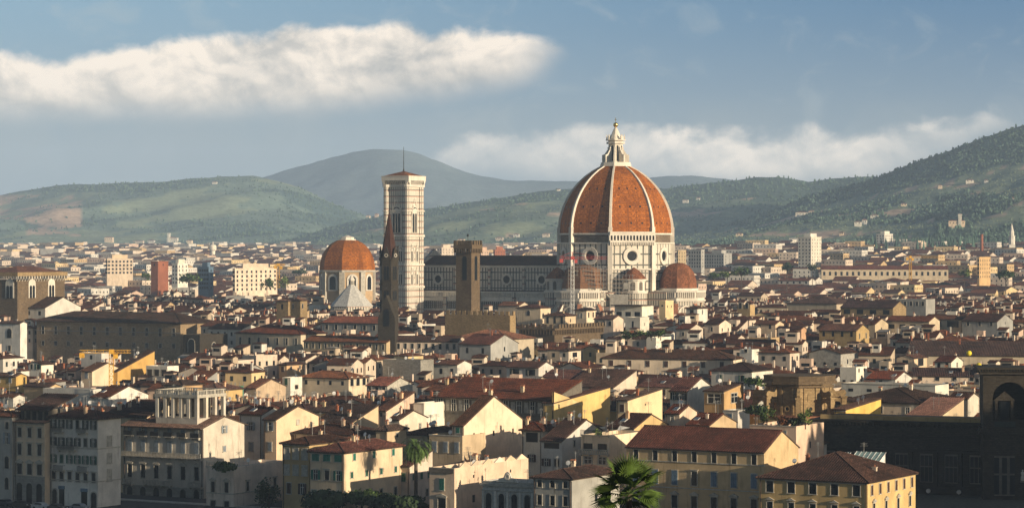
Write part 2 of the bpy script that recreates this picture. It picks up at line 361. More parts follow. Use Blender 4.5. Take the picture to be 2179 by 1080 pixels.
# ------------------------------------------------------------ cathedral (local axes: x east, y north; origin under the dome)
YD = 1300.0; XD = PX(1310, 0, YD)[0]
def cathedral():
    T = thing('cathedral', 'vast marble cathedral with a white-ribbed terracotta dome and long nave', 'cathedral', (XD, YD, 0), -30)
    # dome shell
    rho = 36.2; z0 = 62.0; R0 = 27.6
    def rad(h): return math.sqrt(max(0, rho * rho - h * h)) - (rho - R0)
    hs = [i * 33.0 / 14 for i in range(15)]
    b = MB(); b.lathe([(rad(h), z0 + h) for h in hs], 8, 0, R(22.5)); b.build('dome_shell', M['dome_tile'], T)
    for k in range(8):
        a = R(22.5 + 45 * k); b = MB(); c, s = math.cos(a), math.sin(a); vs = []
        for h in hs:
            w = 0.78 - .30 * h / 33; r = rad(h)
            for dr, dt in ((-.6, -w), (.85, -w * .8), (.85, w * .8), (-.6, w)): vs.append(((r + dr) * c - dt * s, (r + dr) * s + dt * c, z0 + h))
        fs = []
        for i in range(14):
            for j in range(3): fs.append((4 * i + j, 4 * i + j + 4, 4 * i + j + 5, 4 * i + j + 1))
        b.add(vs, fs); b.build('rib', M['marble_white'], T)
        # pedestal at the foot of each rib
    for k in (5, 6, 7, 0):                                         # small round openings in the web, on the sides that show
        am = 45 * k; n = Vector((math.cos(R(am)), math.sin(R(am)), 0)); t = Vector((-n.y, n.x, 0))
        for h in (4.8, 12.8, 21.5):
            r = rad(h) * math.cos(R(22.5)); r2 = rad(h + .6) * math.cos(R(22.5)); sl = Vector((n.x * (r2 - r), n.y * (r2 - r), .6)).normalized(); nn = sl.cross(t) * -1
            if nn.dot(n) < 0: nn = -nn
            for q in (-1, 0, 1):
                b = MB(); d = q * r * .22; cc = n * (r + .03) + t * d + Vector((0, 0, z0 + h)) + nn * .05
                e = .42; pts = [cc - t * e - sl * e, cc + t * e - sl * e, cc + t * e + sl * e, cc - t * e + sl * e]
                b.add([tuple(p) for p in pts], [(0, 1, 2, 3)]); b.build('dome_opening', M['pane'], T)
    # lantern
    L = MB(); L.prism(octo(7.6), 94.6, 95.6); L.prism(octo(7.3), 95.6, 96.6, cap=False); L.prism(octo(3.5), 95.6, 106.4)
    L.prism(octo(4.5), 105.6, 106.6); L.prism(octo(3.6), 106.6, 107.6); L.prism(octo(4.9), 107.2, 107.7)
    for k in range(8):
        L.M = face(22.5 + 45 * k, 0); L.xz([(-.45, 95.6), (.45, 95.6), (.45, 104), (-.45, 104)], -3.9, 0)
        a = R(22.5 + 45 * k); vs = [];
        L.M = Matrix.Rotation(a, 4, 'Z')
        L.add([(3.2, -.4, 95.6), (6.6, -.4, 95.6), (6.6, -.4, 100.2), (5.4, -.4, 100.6), (4.1, -.4, 102.6), (3.2, -.4, 103), (3.2, .4, 95.6), (6.6, .4, 95.6), (6.6, .4, 100.2), (5.4, .4, 100.6), (4.1, .4, 102.6), (3.2, .4, 103)],
              [(0, 1, 2, 3, 4, 5), (11, 10, 9, 8, 7, 6), (1, 7, 8, 2), (2, 8, 9, 3), (3, 9, 10, 4), (4, 10, 11, 5)])
        L.box(4.0, 4.6, -.35, .35, 107.6, 109.4); L.box(4.15, 4.45, -.15, .15, 109.4, 110.2)
        L.M = None
    L.prism(octo(3.3), 107.6, 108.4)
    lo = L.build('lantern', M['marble_white'], T)
    w = MB()
    for k in range(8): w.M = face(45 * k, 0); w.xz(arch(1.0, 7.6, 0, 97.2), -3.32, -3.0)
    w.build('lantern_window', M['pane'], lo)
    b = MB(); b.lathe([(3.0, 108.4), (2.0, 110.5), (1.1, 112.6), (.5, 113.6)], 8, 0, R(22.5)); b.build('spire_cone', M['marble_white'], lo)
    b = MB(); b.lathe([(0.4, 113.3)] + [(1.2 * math.sin(R(a)), 114.9 - 1.2 * math.cos(R(a))) for a in range(20, 180, 16)], 14); b.build('ball', M['gold'], lo, smooth=True)
    b = MB(); b.box(-.09, .09, -.09, .09, 116, 118.4); b.box(-.6, .6, -.07, .07, 117.3, 117.5); b.build('cross', M['gold'], lo)
    # drum
    d = MB(); d.prism(octo(27.7), 30, 44.4, 1); d.prism(octo(28.0), 45.2, 56.9, 0); d.prism(octo(27.2), 57.6, 62.2, 2)
    d.prism(octo(28.8), 44.4, 45.2, 3); d.prism(octo(28.9), 56.9, 57.6, 3); d.prism(octo(28.1), 61.3, 62.1, 3)
    for k in range(8):                                             # corner pilasters
        a = R(22.5 + 45 * k); d.M = Matrix.Rotation(a, 4, 'Z'); d.box(26.4, 28.75, -1.1, 1.1, 30, 56.9, 3); d.box(26.6, 28.6, -.95, .95, 57.6, 65, 3); d.M = None
    do = d.build('drum', [M['marble_drum'], M['marble_panel'], M['drum_masonry'], M['marble_white']], T)
    ap = 28.0 * math.cos(R(22.5))
    for k in range(8):
        b = MB(); b.M = face(45 * k, ap); b.ringxz(0, 51.1, 2.7, 4.3, -.75, 0, 28, 0); b.ringxz(0, 51.1, 2.4, 2.75, -.45, 0, 28, 0)
        o = b.build('oculus', M['marble_white'], T)
        b = MB(); b.M = face(45 * k, ap); b.xz([(2.5 * math.cos(R(t)), 51.1 + 2.5 * math.sin(R(t))) for t in range(0, 360, 15)], -.06, 0); b.build('pane', M['pane'], o)
    # arcaded gallery on the south-east side only
    g = MB(); g.M = face(-45, ap)
    hw = 28 * math.sin(R(22.5)) + .55
    g.box(-hw, hw, -1.5, .2, 57.6, 58.5, 0); g.box(-hw, hw, -1.7, .2, 61.9, 62.7, 0); g.box(-hw, hw, -1.4, .2, 60.9, 61.9, 0)
    n = 14
    for i in range(n):
        x = -hw + (i + .5) * 2 * hw / n; g.xz(arch(.95, 2.3, x, 58.6), -1.12, -1.0, 1)
    g.box(-hw, hw, -1.08, .2, 58.5, 60.9, 0)
    for i in range(n + 1):
        x = -hw + i * 2 * hw / n; g.box(x - .32, x + .32, -1.45, -1.08, 58.5, 60.9, 0)
    for i in range(26):
        x = -hw + (i + .5) * 2 * hw / 26; g.box(x - .22, x + .22, -1.35, .2, 56.3, 57.6, 0)
    g.build('gallery', [M['marble_white'], M['pane']], T)
    # nave
    w = MB(); xw, xe = -103.5, -24
    w.box(xw, xe, -12, 12, 30, 45.2, 0); w.box(xw, xe, -21.4, -12, 28.4, 33.0, 1); w.box(xw, xe, -21.4, -12, 24.0, 28.4, 2); w.box(xw, xe, -21.4, -12, 0, 24, 2)
    w.box(xw, xe, 12, 21.4, 0, 33, 1)
    w.box(xw, xe, -12.5, 12.5, 45.2, 46.4, 3)
    w.build('nave_wall', [M['marble_panel'], M['marble_white'], M['marble_strip'], M['marble_white']], T)
    for i in range(5):
        x = -94.2 + 19.85 * (i - .5) ; b = MB(); b.box(x - .75, x + .75, -12.5, -12.02, 33, 45.2); b.box(x - .9, x + .9, -22.3, -21.42, 0, 33.4); b.build('buttress', M['marble_tall'], T)
    b = MB(); b.box(xw, xe, -22.0, -21.4, 32.9, 33.6); b.box(xw, xe, -21.9, -21.4, 29.0, 29.5); b.box(xw, xe, -21.8, -21.4, 24.0, 24.5)
    x = xw + .6
    while x < xe: b.box(x - .17, x + .17, -21.95, -21.41, 31.0, 32.9); x += .95
    b.build('cornice', M['marble_white'], T)
    b = MB(); x = xw + .6
    while x < xe - 1: b.box(x - .33, x + .33, -21.62, -21.41, 25.0, 28.6, 0); x += 1.12
    b.build('blind_arcade', M['trim_dark'], T)
    for i in range(4):
        x = -94.2 + 19.85 * i + 0.2
        b = MB(); b.ringxz(x, 39.4, 1.95, 2.95, -12.7, -12.0, 24); o = b.build('oculus', M['marble_white'], T)
        b = MB(); b.xz([(x + 2.05 * math.cos(R(t)), 39.4 + 2.05 * math.sin(R(t))) for t in range(0, 360, 18)], -12.1, -12); b.build('pane', M['pane'], o)
    r = MB()
    for sgn in (-1, 1):
        r.add([(xw, sgn * 13, 46.4), (xe, sgn * 13, 46.4), (xe, 0, 51.2), (xw, 0, 51.2)], [(0, 1, 2, 3) if sgn < 0 else (3, 2, 1, 0)])
        r.add([(xw, sgn * 21.9, 33.7), (xe, sgn * 21.9, 33.7), (xe, sgn * 12.01, 34.1), (xw, sgn * 12.01, 34.1)], [(0, 1, 2, 3) if sgn < 0 else (3, 2, 1, 0)])
    r.build('nave_roof', M['roof_tile_dark'], T)
    f = MB(); f.M = face(180, 103.5)
    f.xz([(-21.5, 0), (21.5, 0), (21.5, 36), (12.5, 37), (12.5, 47), (0, 54.5), (-12.5, 47), (-12.5, 37), (-21.5, 36)], -1.6, 0, 0, True); f.build('facade', M['marble_tall'], T)
    # three tribunes and the small exedrae between them
    def tribune(ang, unfinished=False):
        A = Matrix.Rotation(R(ang + 90), 4, 'Z') @ Matrix.Translation((0, -34, 0))
        b = MB(); b.M = A
        half = [(p, q) for p, q in octo(12.6, 0 + 22.5)]
        b.prism(half, 0, 29.5, 0); b.prism(octo(13.3), 29.5, 30.2, 1); b.prism(octo(13.4), 33.8, 34.7, 1); b.prism(octo(12.7), 30.2, 33.8, 1)
        b.box(-13, 13, 0, 14, 0, 34, 0)
        to = b.build('tribune', [M['marble_tall'], M['marble_white']], T)
        c = MB()
        for k in range(8):                                          # corbel table
            c.M = A @ face(45 * k, 12.7 * math.cos(R(22.5)))
            for i in range(9): x = (i - 4) * 1.05; c.box(x - .2, x + .2, -.75, .02, 31.2, 33.8, 0)
        c.build('corbel', M['marble_white'], to)
        for k in (-3, -2, -1):
            a = 45 * k + 0; G = A @ face(a, 12.6 * math.cos(R(22.5)))
            c = MB(); c.M = G
            po = arch(7.8, 11, 0, 16.5, 14); pi_ = arch(6.6, 10.4, 0, 16.5, 14)
            m = len(po); vs = [(x, -.55, z) for x, z in po] + [(x, -.55, z) for x, z in pi_] + [(x, 0, z) for x, z in po] + [(x, 0, z) for x, z in pi_]
            fs = []
            for i in range(1, m - 1): j = i + 1; fs += [(m + i, i, j, m + j), (i, 2 * m + i, 2 * m + j, j), (m + i, m + j, 3 * m + j, 3 * m + i)]
            c.add(vs, fs, 0)
            o = c.build('tribune_arch', M['marble_white'], to)
            c = MB(); c.M = G; c.xz(arch(1.9, 8.0, 0, 14.0, 8), -.12, 0, 0); c.build('tribune_window', M['pane'], to)
        for k in (-3.5, -2.5, -1.5, -.5):                           # sloping spur buttresses
            c = MB(); c.M = A @ Matrix.Rotation(R(45 * k), 4, 'Z')
            c.add([(12, -.8, 0), (20.5, -.8, 0), (20.5, -.8, 16), (12, -.8, 29), (12, .8, 0), (20.5, .8, 0), (20.5, .8, 16), (12, .8, 29)], [(0, 1, 2, 3), (7, 6, 5, 4), (1, 5, 6, 2), (2, 6, 7, 3)], 0)
            c.add([(11.9, -1.0, 29.2), (20.8, -1.0, 16.1), (20.8, 1.0, 16.1), (11.9, 1.0, 29.2)], [(0, 1, 2, 3)], 1)
            c.build('spur_buttress', [M['marble_white'], M['terracotta']], to)
        h = 12.2; c = MB(); c.M = A
        pr = [(9.1 * math.cos(R(a)) ** .8 if a < 89 else .25, 35.6 + h * math.sin(R(a))) for a in (0, 12, 24, 36, 48, 60, 70, 80, 89.5)]
        c.prism(octo(9.7), 34.7, 35.6, 1)
        if unfinished: pr = [(9.8, 35.6), (9.7, 38.4), (9.2, 38.6), (9.1, 41.4), (8.6, 41.6), (8.4, 44.2), (7.4, 45.4), (4.0, 46.6), (.25, 47)]
        c.lathe(pr, 8, 0, R(22.5)); c.build('tribune_roof', [M['brick_old' if unfinished else 'tribune_tile'], M['marble_white']], to)
    tribune(-90, True); tribune(0); tribune(90)
    for ang in (-45, -135, 45):
        A = Matrix.Rotation(R(ang + 90), 4, 'Z') @ Matrix.Translation((0, -29.5, 0))
        b = MB(); b.M = A; b.lathe([(6.2, 0), (6.2, 33.4)], 16, 0); b.lathe([(6.7, 33.4), (6.7, 34.2)], 16, 1); b.lathe([(5.6, 34.2), (5.6, 39.4)], 16, 1); b.lathe([(6.3, 39.4), (6.3, 40.1)], 16, 1)
        e = b.build('exedra', [M['marble_tall'], M['marble_white']], T)
        b = MB(); b.M = A; b.lathe([(6.2, 40.1), (4.6, 42.0), (2.4, 44.3), (.2, 45.7)], 16); b.build('exedra_roof', M['tribune_tile'], e)
        b = MB()
        for q in (-60, -20, 20, 60): b.M = A @ face(-90 + q, 5.6); b.xz(arch(1.7, 4.2, 0, 34.7, 8), -.1, 0)
        b.build('niche', M['trim_dark'], e)
cathedral()

def campanile():
    x, y, _ = PX(859.0, 0, 1321); T = thing('marble_bell_tower', 'tall square white marble bell tower with a mast on its low red roof', 'bell tower', (x, y, 0), -30)
    w = 6.1; b = MB(); b.box(-w, w, -w, w, 0, 86, 0)
    b.build('shaft', M['marble_tower'], T)
    for sx in (-1, 1):
        for sy in (-1, 1):
            b = MB(); b.prism([(sx * w + p, sy * w + q) for p, q in octo(1.55)], 0, 85.6); b.build('corner_buttress', M['marble_tower'], T)
    for z, h in ((85.0, 1.2), (60.4, 1.0), (46.2, .9), (35.2, .9), (20, .9), (72.9, .5)):
        b = MB(); q = w + .75; b.box(-q, q, -q, q, z, z + h)
        for sx in (-1, 1):
            for sy in (-1, 1): b.prism([(sx * w + p, sy * w + r) for p, r in octo(2.1)], z - .01, z + h + .02)
        b.build('string_course', M['marble_white'], T)
    b = MB(); q = w + 1.9
    b.box(-q, q, -q, q, 88.2, 90.4, 0)
    for k in range(4):
        b.M = face(90 * k, w)
        for i in range(15): u = -q + .3 + i * (2 * q - .6) / 14; b.add([(u - .25, -.7, 86.2), (u + .25, -.7, 86.2), (u + .25, -1.85, 88.2), (u - .25, -1.85, 88.2), (u - .25, 0, 86.2), (u + .25, 0, 86.2), (u + .25, 0, 88.2), (u - .25, 0, 88.2)], [(0, 1, 2, 3), (4, 0, 3, 7), (1, 5, 6, 2), (0, 4, 5, 1)], 0)
        b.box(-q, q, -2.05, -1.9, 90.1, 90.5, 0)
    b.M = None; b.build('crown_gallery', M['marble_white'], T)
    b = MB(); q = w + 1.3; b.add([(-q, -q, 90.42), (q, -q, 90.42), (q, q, 90.42), (-q, q, 90.42), (0, 0, 93.0)], [(0, 1, 4), (1, 2, 4), (2, 3, 4), (3, 0, 4)]); b.build('roof', M['roof_tile_red'], T)
    b = MB(); b.bar((0, 0, 92.6), (0, 0, 105), .22, 6, 0, .1); b.bar((0, 0, 92.5), (0, 0, 94.2), .6, 8, 0, .25); b.build('mast', M['iron'], T)
    for k in range(4):
        Fm = face(90 * k, w)
        def win(x, z, ww, h, lights, gable):
            b = MB(); b.M = Fm
            po = arch(ww + 1.5, h + 1.0, x, z - .2, 10); b.xz(po, -.42, 0, 0)
            b.xz(arch(ww, h, x, z, 10), -.47, -.40, 1)
            for i in range(1, lights): xx = x - ww / 2 + ww * i / lights; b.box(xx - .16, xx + .16, -.72, -.45, z, z + h * .74, 0)
            b.xz([(x - ww / 2, z + h * .74), (x + ww / 2, z + h * .74), (x + ww * .42, z + h * .9), (x, z + h * .97), (x - ww * .42, z + h * .9)], -.66, -.45, 0)
            if gable:
                for sg in (-1, 1): b.add([(x + sg * (ww / 2 + 1.3), -.8, z + h * .66), (x + sg * (ww / 2 + .8), -.8, z + h * .66), (x, -.8, z + h + gable - .7), (x, -.8, z + h + gable)], [(0, 1, 2, 3)] if sg < 0 else [(3, 2, 1, 0)], 0)
            return b.build('tower_window', [M['marble_white'], M['pane']], T)
        win(0, 62.6, 4.3, 12.5, 3, 5.2)
        for z in (48.4, 37.0):
            for x in (-2.4, 2.4): win(x, z, 1.7, 6.6, 2, 2.2)
campanile()

def bargello_tower():
    x, y, _ = PX(1003, 0, 1050); T = thing('crenellated_stone_tower', 'square brown stone tower with battlements and long arched belfry openings', 'tower', (x, y, 0), -30)
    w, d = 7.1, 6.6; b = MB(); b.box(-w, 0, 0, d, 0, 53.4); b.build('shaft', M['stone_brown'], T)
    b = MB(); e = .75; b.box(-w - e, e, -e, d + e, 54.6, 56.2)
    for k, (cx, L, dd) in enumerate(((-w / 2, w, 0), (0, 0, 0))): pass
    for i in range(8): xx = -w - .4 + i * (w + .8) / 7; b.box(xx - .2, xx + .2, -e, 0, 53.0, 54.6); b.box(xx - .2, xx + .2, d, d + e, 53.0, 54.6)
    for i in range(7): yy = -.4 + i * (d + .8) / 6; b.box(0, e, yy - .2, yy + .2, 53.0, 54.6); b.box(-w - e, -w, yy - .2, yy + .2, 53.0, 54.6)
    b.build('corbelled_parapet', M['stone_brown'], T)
    for i in range(5):
        xx = -w - e + .65 + i * (w + 2 * e - 1.3) / 4
        for yy in (-e, d + e - .5): c = MB(); c.box(xx - .55, xx + .55, yy, yy + .5, 56.2, 57.9); c.build('merlon', M['stone_brown'], T)
    for i in range(1, 4):
        yy = -e + .6 + i * (d + 2 * e - 1.2) / 4
        for xx in (-w - e, e - .5): c = MB(); c.box(xx, xx + .5, yy - .5, yy + .5, 56.2, 57.9); c.build('merlon', M['stone_brown'], T)
    for Fm, cx in ((face(-90, 0), -3.1), (Matrix.Translation((0, d / 2, 0)) @ face(0, 0), .2)):
        b = MB(); b.M = Fm; b.xz(arch(2.0, 9.6, cx, 42.2), -.06, 0, 0); b.ringxz(0, 0, .01, .011, -.01, 0, 3, 0) if False else None; b.build('belfry_opening', M['pane'], T)
    b = MB(); b.bar((-w / 2, d / 2, 53), (-w / 2, d / 2, 59.5), .1); b.lathe([(.1, 59.4), (.5, 60), (.1, 60.6)], 6, 0, 0, -w / 2, d / 2); b.build('weathervane', M['iron'], T)
bargello_tower()

def crenel_wall(uL, uC, uR, vt, zt, mat, label, corb=False):
    Y = F * (CAMZ - zt) / (vt - HV); x, y, _ = PX(uC, 0, Y)
    T = thing('crenellated_palace', label, 'palace', (x, y, 0), -30)
    W_ = (uC - uL) * Y / F / math.cos(R(30)); D = max(4.5, (uR - uC) * Y / F / .5)
    b = MB(); b.box(-W_, 0, 0, D, 0, zt - 1.6); b.build('wall', M[mat], T)
    if corb:
        b = MB(); e = .5; b.box(-W_ - e, e, -e, D + e, zt - 2.2, zt - 1.5)
        n = int(W_ / 1.3)
        for i in range(n): xx = -W_ + (i + .5) * W_ / n; b.box(xx - .2, xx + .2, -e, 0, zt - 4, zt - 2.2)
        n = int(D / 1.3)
        for i in range(n): yy = (i + .5) * D / n; b.box(0, e, yy - .2, yy + .2, zt - 4, zt - 2.2)
        b.build('corbel_table', M[mat], T)
    n = max(3, int(W_ / 2.3))
    e = .5 if corb else 0
    for i in range(n): xx = -W_ + (i + .5) * W_ / n; c = MB(); c.box(xx - .68, xx + .68, -e, .55 - e, zt - 1.6, zt); c.build('merlon', M[mat], T)
    n = max(2, int(D / 2.3))
    for i in range(1, n): yy = (i + .5) * D / n; c = MB(); c.box(-.55 + e, e, yy - .68, yy + .68, zt - 1.6, zt); c.build('merlon', M[mat], T)
    return T
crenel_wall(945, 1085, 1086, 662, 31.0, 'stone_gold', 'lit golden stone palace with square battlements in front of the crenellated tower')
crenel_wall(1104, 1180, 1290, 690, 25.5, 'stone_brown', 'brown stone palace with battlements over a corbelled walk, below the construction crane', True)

def medici():
    Y = 1500; x, y, _ = PX(739, 0, Y); T = thing('domed_chapel', 'stone chapel under a smooth orange tiled dome, left of the bell tower', 'chapel', (x, y, 0), -30)
    b = MB(); b.prism(octo(15.4), 0, 41.5, 0); b.prism(octo(16.2), 41.5, 42.6, 1)
    for k in range(8): b.M = Matrix.Rotation(R(22.5 + 45 * k), 4, 'Z'); b.box(14.3, 15.9, -1.5, 1.5, 0, 41.5, 1)
    b.M = None; b.build('drum', [M['plaster_tan'], M['trim_stone']], T)
    for k in range(8):
        b = MB(); b.M = face(45 * k, 15.4 * math.cos(R(22.5))); b.xz(arch(6.2, 9.4, 0, 31.0, 12), -.55, 0, 0); b.xz(arch(3.9, 7.6, 0, 31.6, 10), -.62, -.5, 1); b.build('window', [M['marble_white'], M['pane']], T)
    pr = [(15.9 * math.cos(R(a)) ** .85, 42.6 + 17.4 * math.sin(R(a))) for a in (0, 8, 17, 26, 35, 44, 53, 61, 68, 73)]
    b = MB(); b.lathe(pr, 8, 0, R(22.5)); b.build('dome', M['dome_tile'], T)
    b = MB(); b.prism(octo(4.9), 58.6, 59.8); b.prism(octo(3.9), 59.8, 60.9); b.prism(octo(3.6), 60.9, 62, top=octo(.6)); b.build('lantern_base', M['marble_white'], T)
medici()
def baptistery():
    Y = 1290; x, y, _ = PX(748, 0, Y); T = thing('octagonal_baptistery', 'eight-sided building with a pale stone pyramid roof and tiny lantern', 'baptistery', (x, y, 0), -30)
    b = MB(); b.prism(octo(10.4), 0, 26.8); b.build('wall', M['marble_tall'], T)
    b = MB(); b.prism(octo(10.8), 26.8, 37.0, 0, octo(1.5)); b.build('roof', M['lead_white'], T)
    b = MB(); b.prism(octo(1.4), 37.0, 39.4, 0); b.prism(octo(1.7), 39.4, 39.8, 0); b.prism(octo(1.5), 39.8, 42, 0, octo(.15))
    for k in range(8): b.M = face(45 * k, 1.4 * math.cos(R(22.5))); b.xz(arch(.55, 1.9, 0, 37.2), -.05, 0, 1)
    b.M = None; b.build('lantern', [M['marble_white'], M['pane']], T)
baptistery()
def badia():
    Y = 1000; x, y, _ = PX(828, 0, Y); T = thing('spired_bell_tower', 'slim six-sided brown stone bell tower with a steep dark spire', 'bell tower', (x, y, 0), -15)
    r = 3.65; h6 = lambda q: octo(q, 0, 6)
    b = MB(); b.prism(h6(r), 0, 50.5, 0)
    for z in (24, 33, 41.0, 50.2): b.prism(h6(r + .35), z, z + .55, 0)
    b.build('shaft', M['stone_dark'], T)
    for k in range(6):
        Fm = face(30 + 60 * k, r * math.cos(R(30)))
        for z, h in ((43.0, 5.2), (35.4, 3.6), (27, 3.2)):
            b = MB(); b.M = Fm
            for q in (-.55, .55): b.xz(arch(.85, h, q, z, 6), -.05, 0, 0)
            b.build('belfry_window', M['pane'], T)
        b = MB(); b.M = Fm; b.xz([(-1.75, 50.7), (1.75, 50.7), (0, 55.6)], -.35, .1, 0, True); b.ringxz(0, 52.2, .45, .75, -.5, -.3, 10, 1); b.build('gable', [M['stone_dark'], M['trim_stone']], T)
    b = MB(); b.prism(h6(r - .15), 50.7, 68.6, 0, h6(.12)); b.build('spire', M['spire_brick'], T)
    b = MB(); b.bar((0, 0, 68), (0, 0, 71), .12); b.lathe([(.1, 68.6), (.4, 69), (.1, 69.4)], 8); b.build('finial', M['iron'], T)
    x, y, _ = PX(822, 0, 985); T = thing('gabled_stone_bellcote', 'dark gabled stone bellcote at the foot of the spired tower', 'chapel', (x, y, 0), -15)
    b = MB(); b.xz([(-3.3, 0), (3.3, 0), (3.3, 29), (2.4, 31), (0, 37.5), (-2.4, 31), (-3.3, 29)], 0, 3.2, 0, True); b.build('wall', M['stone_dark'], T)
    b = MB(); b.xz(arch(2.4, 6.4, 0, 26.0, 8), -.06, 0, 0); b.build('arch_opening', M['pane'], T)
badia()
def orsanmichele():
    Y = 1150; x, y, _ = PX(37, 0, Y); T = thing('square_stone_hall', 'tall square stone hall with pointed twin windows and a corbelled parapet, left edge', 'hall', (x, y, 0), -30)
    Wd, D = 20.0, (115 - 37) * Y / F / .5; zt = ZV(579, Y)
    b = MB(); b.box(-Wd, 0, 0, D, 0, zt - 3.4); b.build('wall', M['stone_brown'], T)
    b = MB(); e = .9; b.box(-Wd - e, e, -e, D + e, zt - 1.7, zt)
    for i in range(19): yy = -.5 + i * (D + 1) / 18; b.add([(0, yy - .25, zt - 4.0), (0, yy + .25, zt - 4.0), (e, yy + .25, zt - 1.7), (e, yy - .25, zt - 1.7)], [(0, 1, 2, 3)], 1); b.box(0, e, yy - .22, yy + .22, zt - 2.9, zt - 1.7, 1)
    for i in range(16): xx = -Wd + i * Wd / 15; b.box(xx - .22, xx + .22, -e, 0, zt - 2.9, zt - 1.7, 1)
    b.build('parapet', [M['stone_gold'], M['trim_stone']], T)
    b = MB(); b.add([(-Wd - .3, -.3, zt + .02), (.3, -.3, zt + .02), (.3, D + .3, zt + .02), (-Wd - .3, D + .3, zt + .02), (-Wd / 2, D * .35, zt + 2.6), (-Wd / 2, D * .65, zt + 2.6)], [(0, 1, 4), (1, 2, 5, 4), (2, 3, 5), (3, 0, 4, 5)]); b.build('roof', M['roof_tile_red'], T)
    fr = [(Matrix.Translation((0, D * q, 0)) @ face(0, 0)) for q in (.30, .71)] + [Matrix.Translation((-4.2, 0, 0)) @ face(-90, 0), Matrix.Translation((-14, 0, 0)) @ face(-90, 0)]
    for Fm in fr:
        zb = ZV(634, Y); b = MB(); b.M = Fm; b.xz(arch(4.6, 8.4, 0, zb, 10), -.25, 0, 0)
        for q in (-.95, .95): b.xz(arch(1.5, 5.4, q, zb, 8), -.32, -.2, 1)
        b.build('window', [M['marble_white'], M['pane']], T)
orsanmichele()

def crane(u, vt, vb, Y, mat, label, jl, jr, vj, ang=0.0, w=1.5, name='tower_crane', hm=None):
    x, y, _ = PX(u, 0, Y); T = thing(name, label, 'crane', (x, y, 0), ang)
    zt, zb, zj = ZV(vt, Y), ZV(vb, Y), ZV(vj, Y); h = w / 2
    def lattice(b, n, P, Q, wd, th):
        P = Vector(P); Q = Vector(Q); d = (Q - P); L = d.length; d.normalize()
        a = Vector((1, 0, 0)) if abs(d.z) > .9 else Vector((0, 0, 1)); c = d.cross(a)
        cs = [a * wd + c * wd, a * wd - c * wd, -a * wd - c * wd, -a * wd + c * wd]
        for q in cs: b.bar(P + q, Q + q, th, 4)
        for i in range(n):
            for k in range(4):
                b.bar(P + d * (L * i / n) + cs[k], P + d * (L * (i + 1) / n) + cs[(k + 1) % 4], th * .7, 3)
                b.bar(P + d * (L * i / n) + cs[k], P + d * (L * i / n) + cs[(k + 1) % 4], th * .7, 3)
    b = MB(); lattice(b, max(6, int((zj - max(0, zb)) / (w * 1.2))), (0, 0, max(0, zb)), (0, 0, zj), h, w * .07); b.build('mast', M[hm or mat], T)
    b = MB(); lattice(b, max(6, int(jr / (w * 1.5))), (0, 0, zj + h), (jr, 0, zj + h), h * .7, w * .05); b.build('jib', M[mat], T)
    b = MB(); lattice(b, max(3, int(jl / (w * 1.5))), (0, 0, zj + h), (-jl, 0, zj + h), h * .7, w * .05); b.box(-jl, -jl + w * 1.1, -h, h, zj - w * .9, zj + h * .2); b.build('counter_jib', M[mat], T)
    b = MB(); b.box(h, h + w, -h, h * .6, zj - w * 1.1, zj - .05); b.box(-h * 1.1, h * 1.1, -h * 1.1, h * 1.1, zj - .05, zj + w); b.build('cab', M[mat], T)
    if zt > zj + 2:
        b = MB(); b.bar((0, 0, zj + w), (0, 0, zt), .12 * w, 4); b.bar((0, 0, zt), (jr * .7, 0, zj + w), .05 * w, 3); b.bar((0, 0, zt), (-jl * .9, 0, zj + w), .05 * w, 3); b.build('tie', M[mat], T)
    return T
crane(237, 738, 836, 760, 'crane_yellow', 'yellow lattice tower crane rising among the roofs before the stone palace', 9, 5.5, 752, 4, 1.25)
crane(1218, 536, 690, 1225, 'crane_red', 'red and white tower crane beside the cathedral dome', 6, 16, 552, 6, 1.5, hm='white_metal')
crane(1937, 545, 596, 1750, 'crane_yellow', 'yellow tower crane far off beyond the long beige building', 3, 20, 549, 5, 1.5)
crane(592, 562, 612, 1900, 'crane_yellow', 'orange crane mast standing between green trees in the far city', 3, 5, 566, 0, 2.0)

def scaffolds():
    # pole scaffolding at the south tribune and at the south-east exedra
    for (u, Y, W_, D, z0, z1, label) in ((1247, 1262, 17, 7, 30, 47, 'tall pole scaffold round the brick tribune below the dome'), (1322, 1262, 11, 7, 12, 42.5, 'grey boarded scaffold round the small cone-roofed chapel')):
        x, y, _ = PX(u, 0, Y); T = thing('scaffold', label, 'scaffold', (x, y, 0), -12)
        b = MB(); n = int(W_ / 1.4)
        for i in range(n + 1):
            for yy in (0, D): xx = -W_ / 2 + i * W_ / n; b.bar((xx, yy, z0 - 6), (xx, yy, z1 + rnd.uniform(-1, 1.5)), .085, 4)
        for k in range(int((z1 - z0) / 2) + 1):
            zz = z0 + 2 * k; b.bar((-W_ / 2, 0, zz), (W_ / 2, 0, zz), .08, 4); b.bar((W_ / 2, 0, zz), (W_ / 2, D, zz), .08, 4)
        b.build('pole', M['steel'], T)
        for k in range(int((z1 - z0) / 2)):
            c = MB(); c.box(-W_ / 2, W_ / 2, -.05, .7, z0 + 2 * k + .1, z0 + 2 * k + .22); c.build('deck', M['plaster_tan'], T)
        if W_ < 15:
            c = MB(); c.box(-W_ / 2, W_ * .30, -.16, -.1, z0, 33); c.box(W_ * .1, W_ * .3, -.3, -.17, 35.5, 38.5); c.build('sheet', M['concrete'], T)
scaffolds()
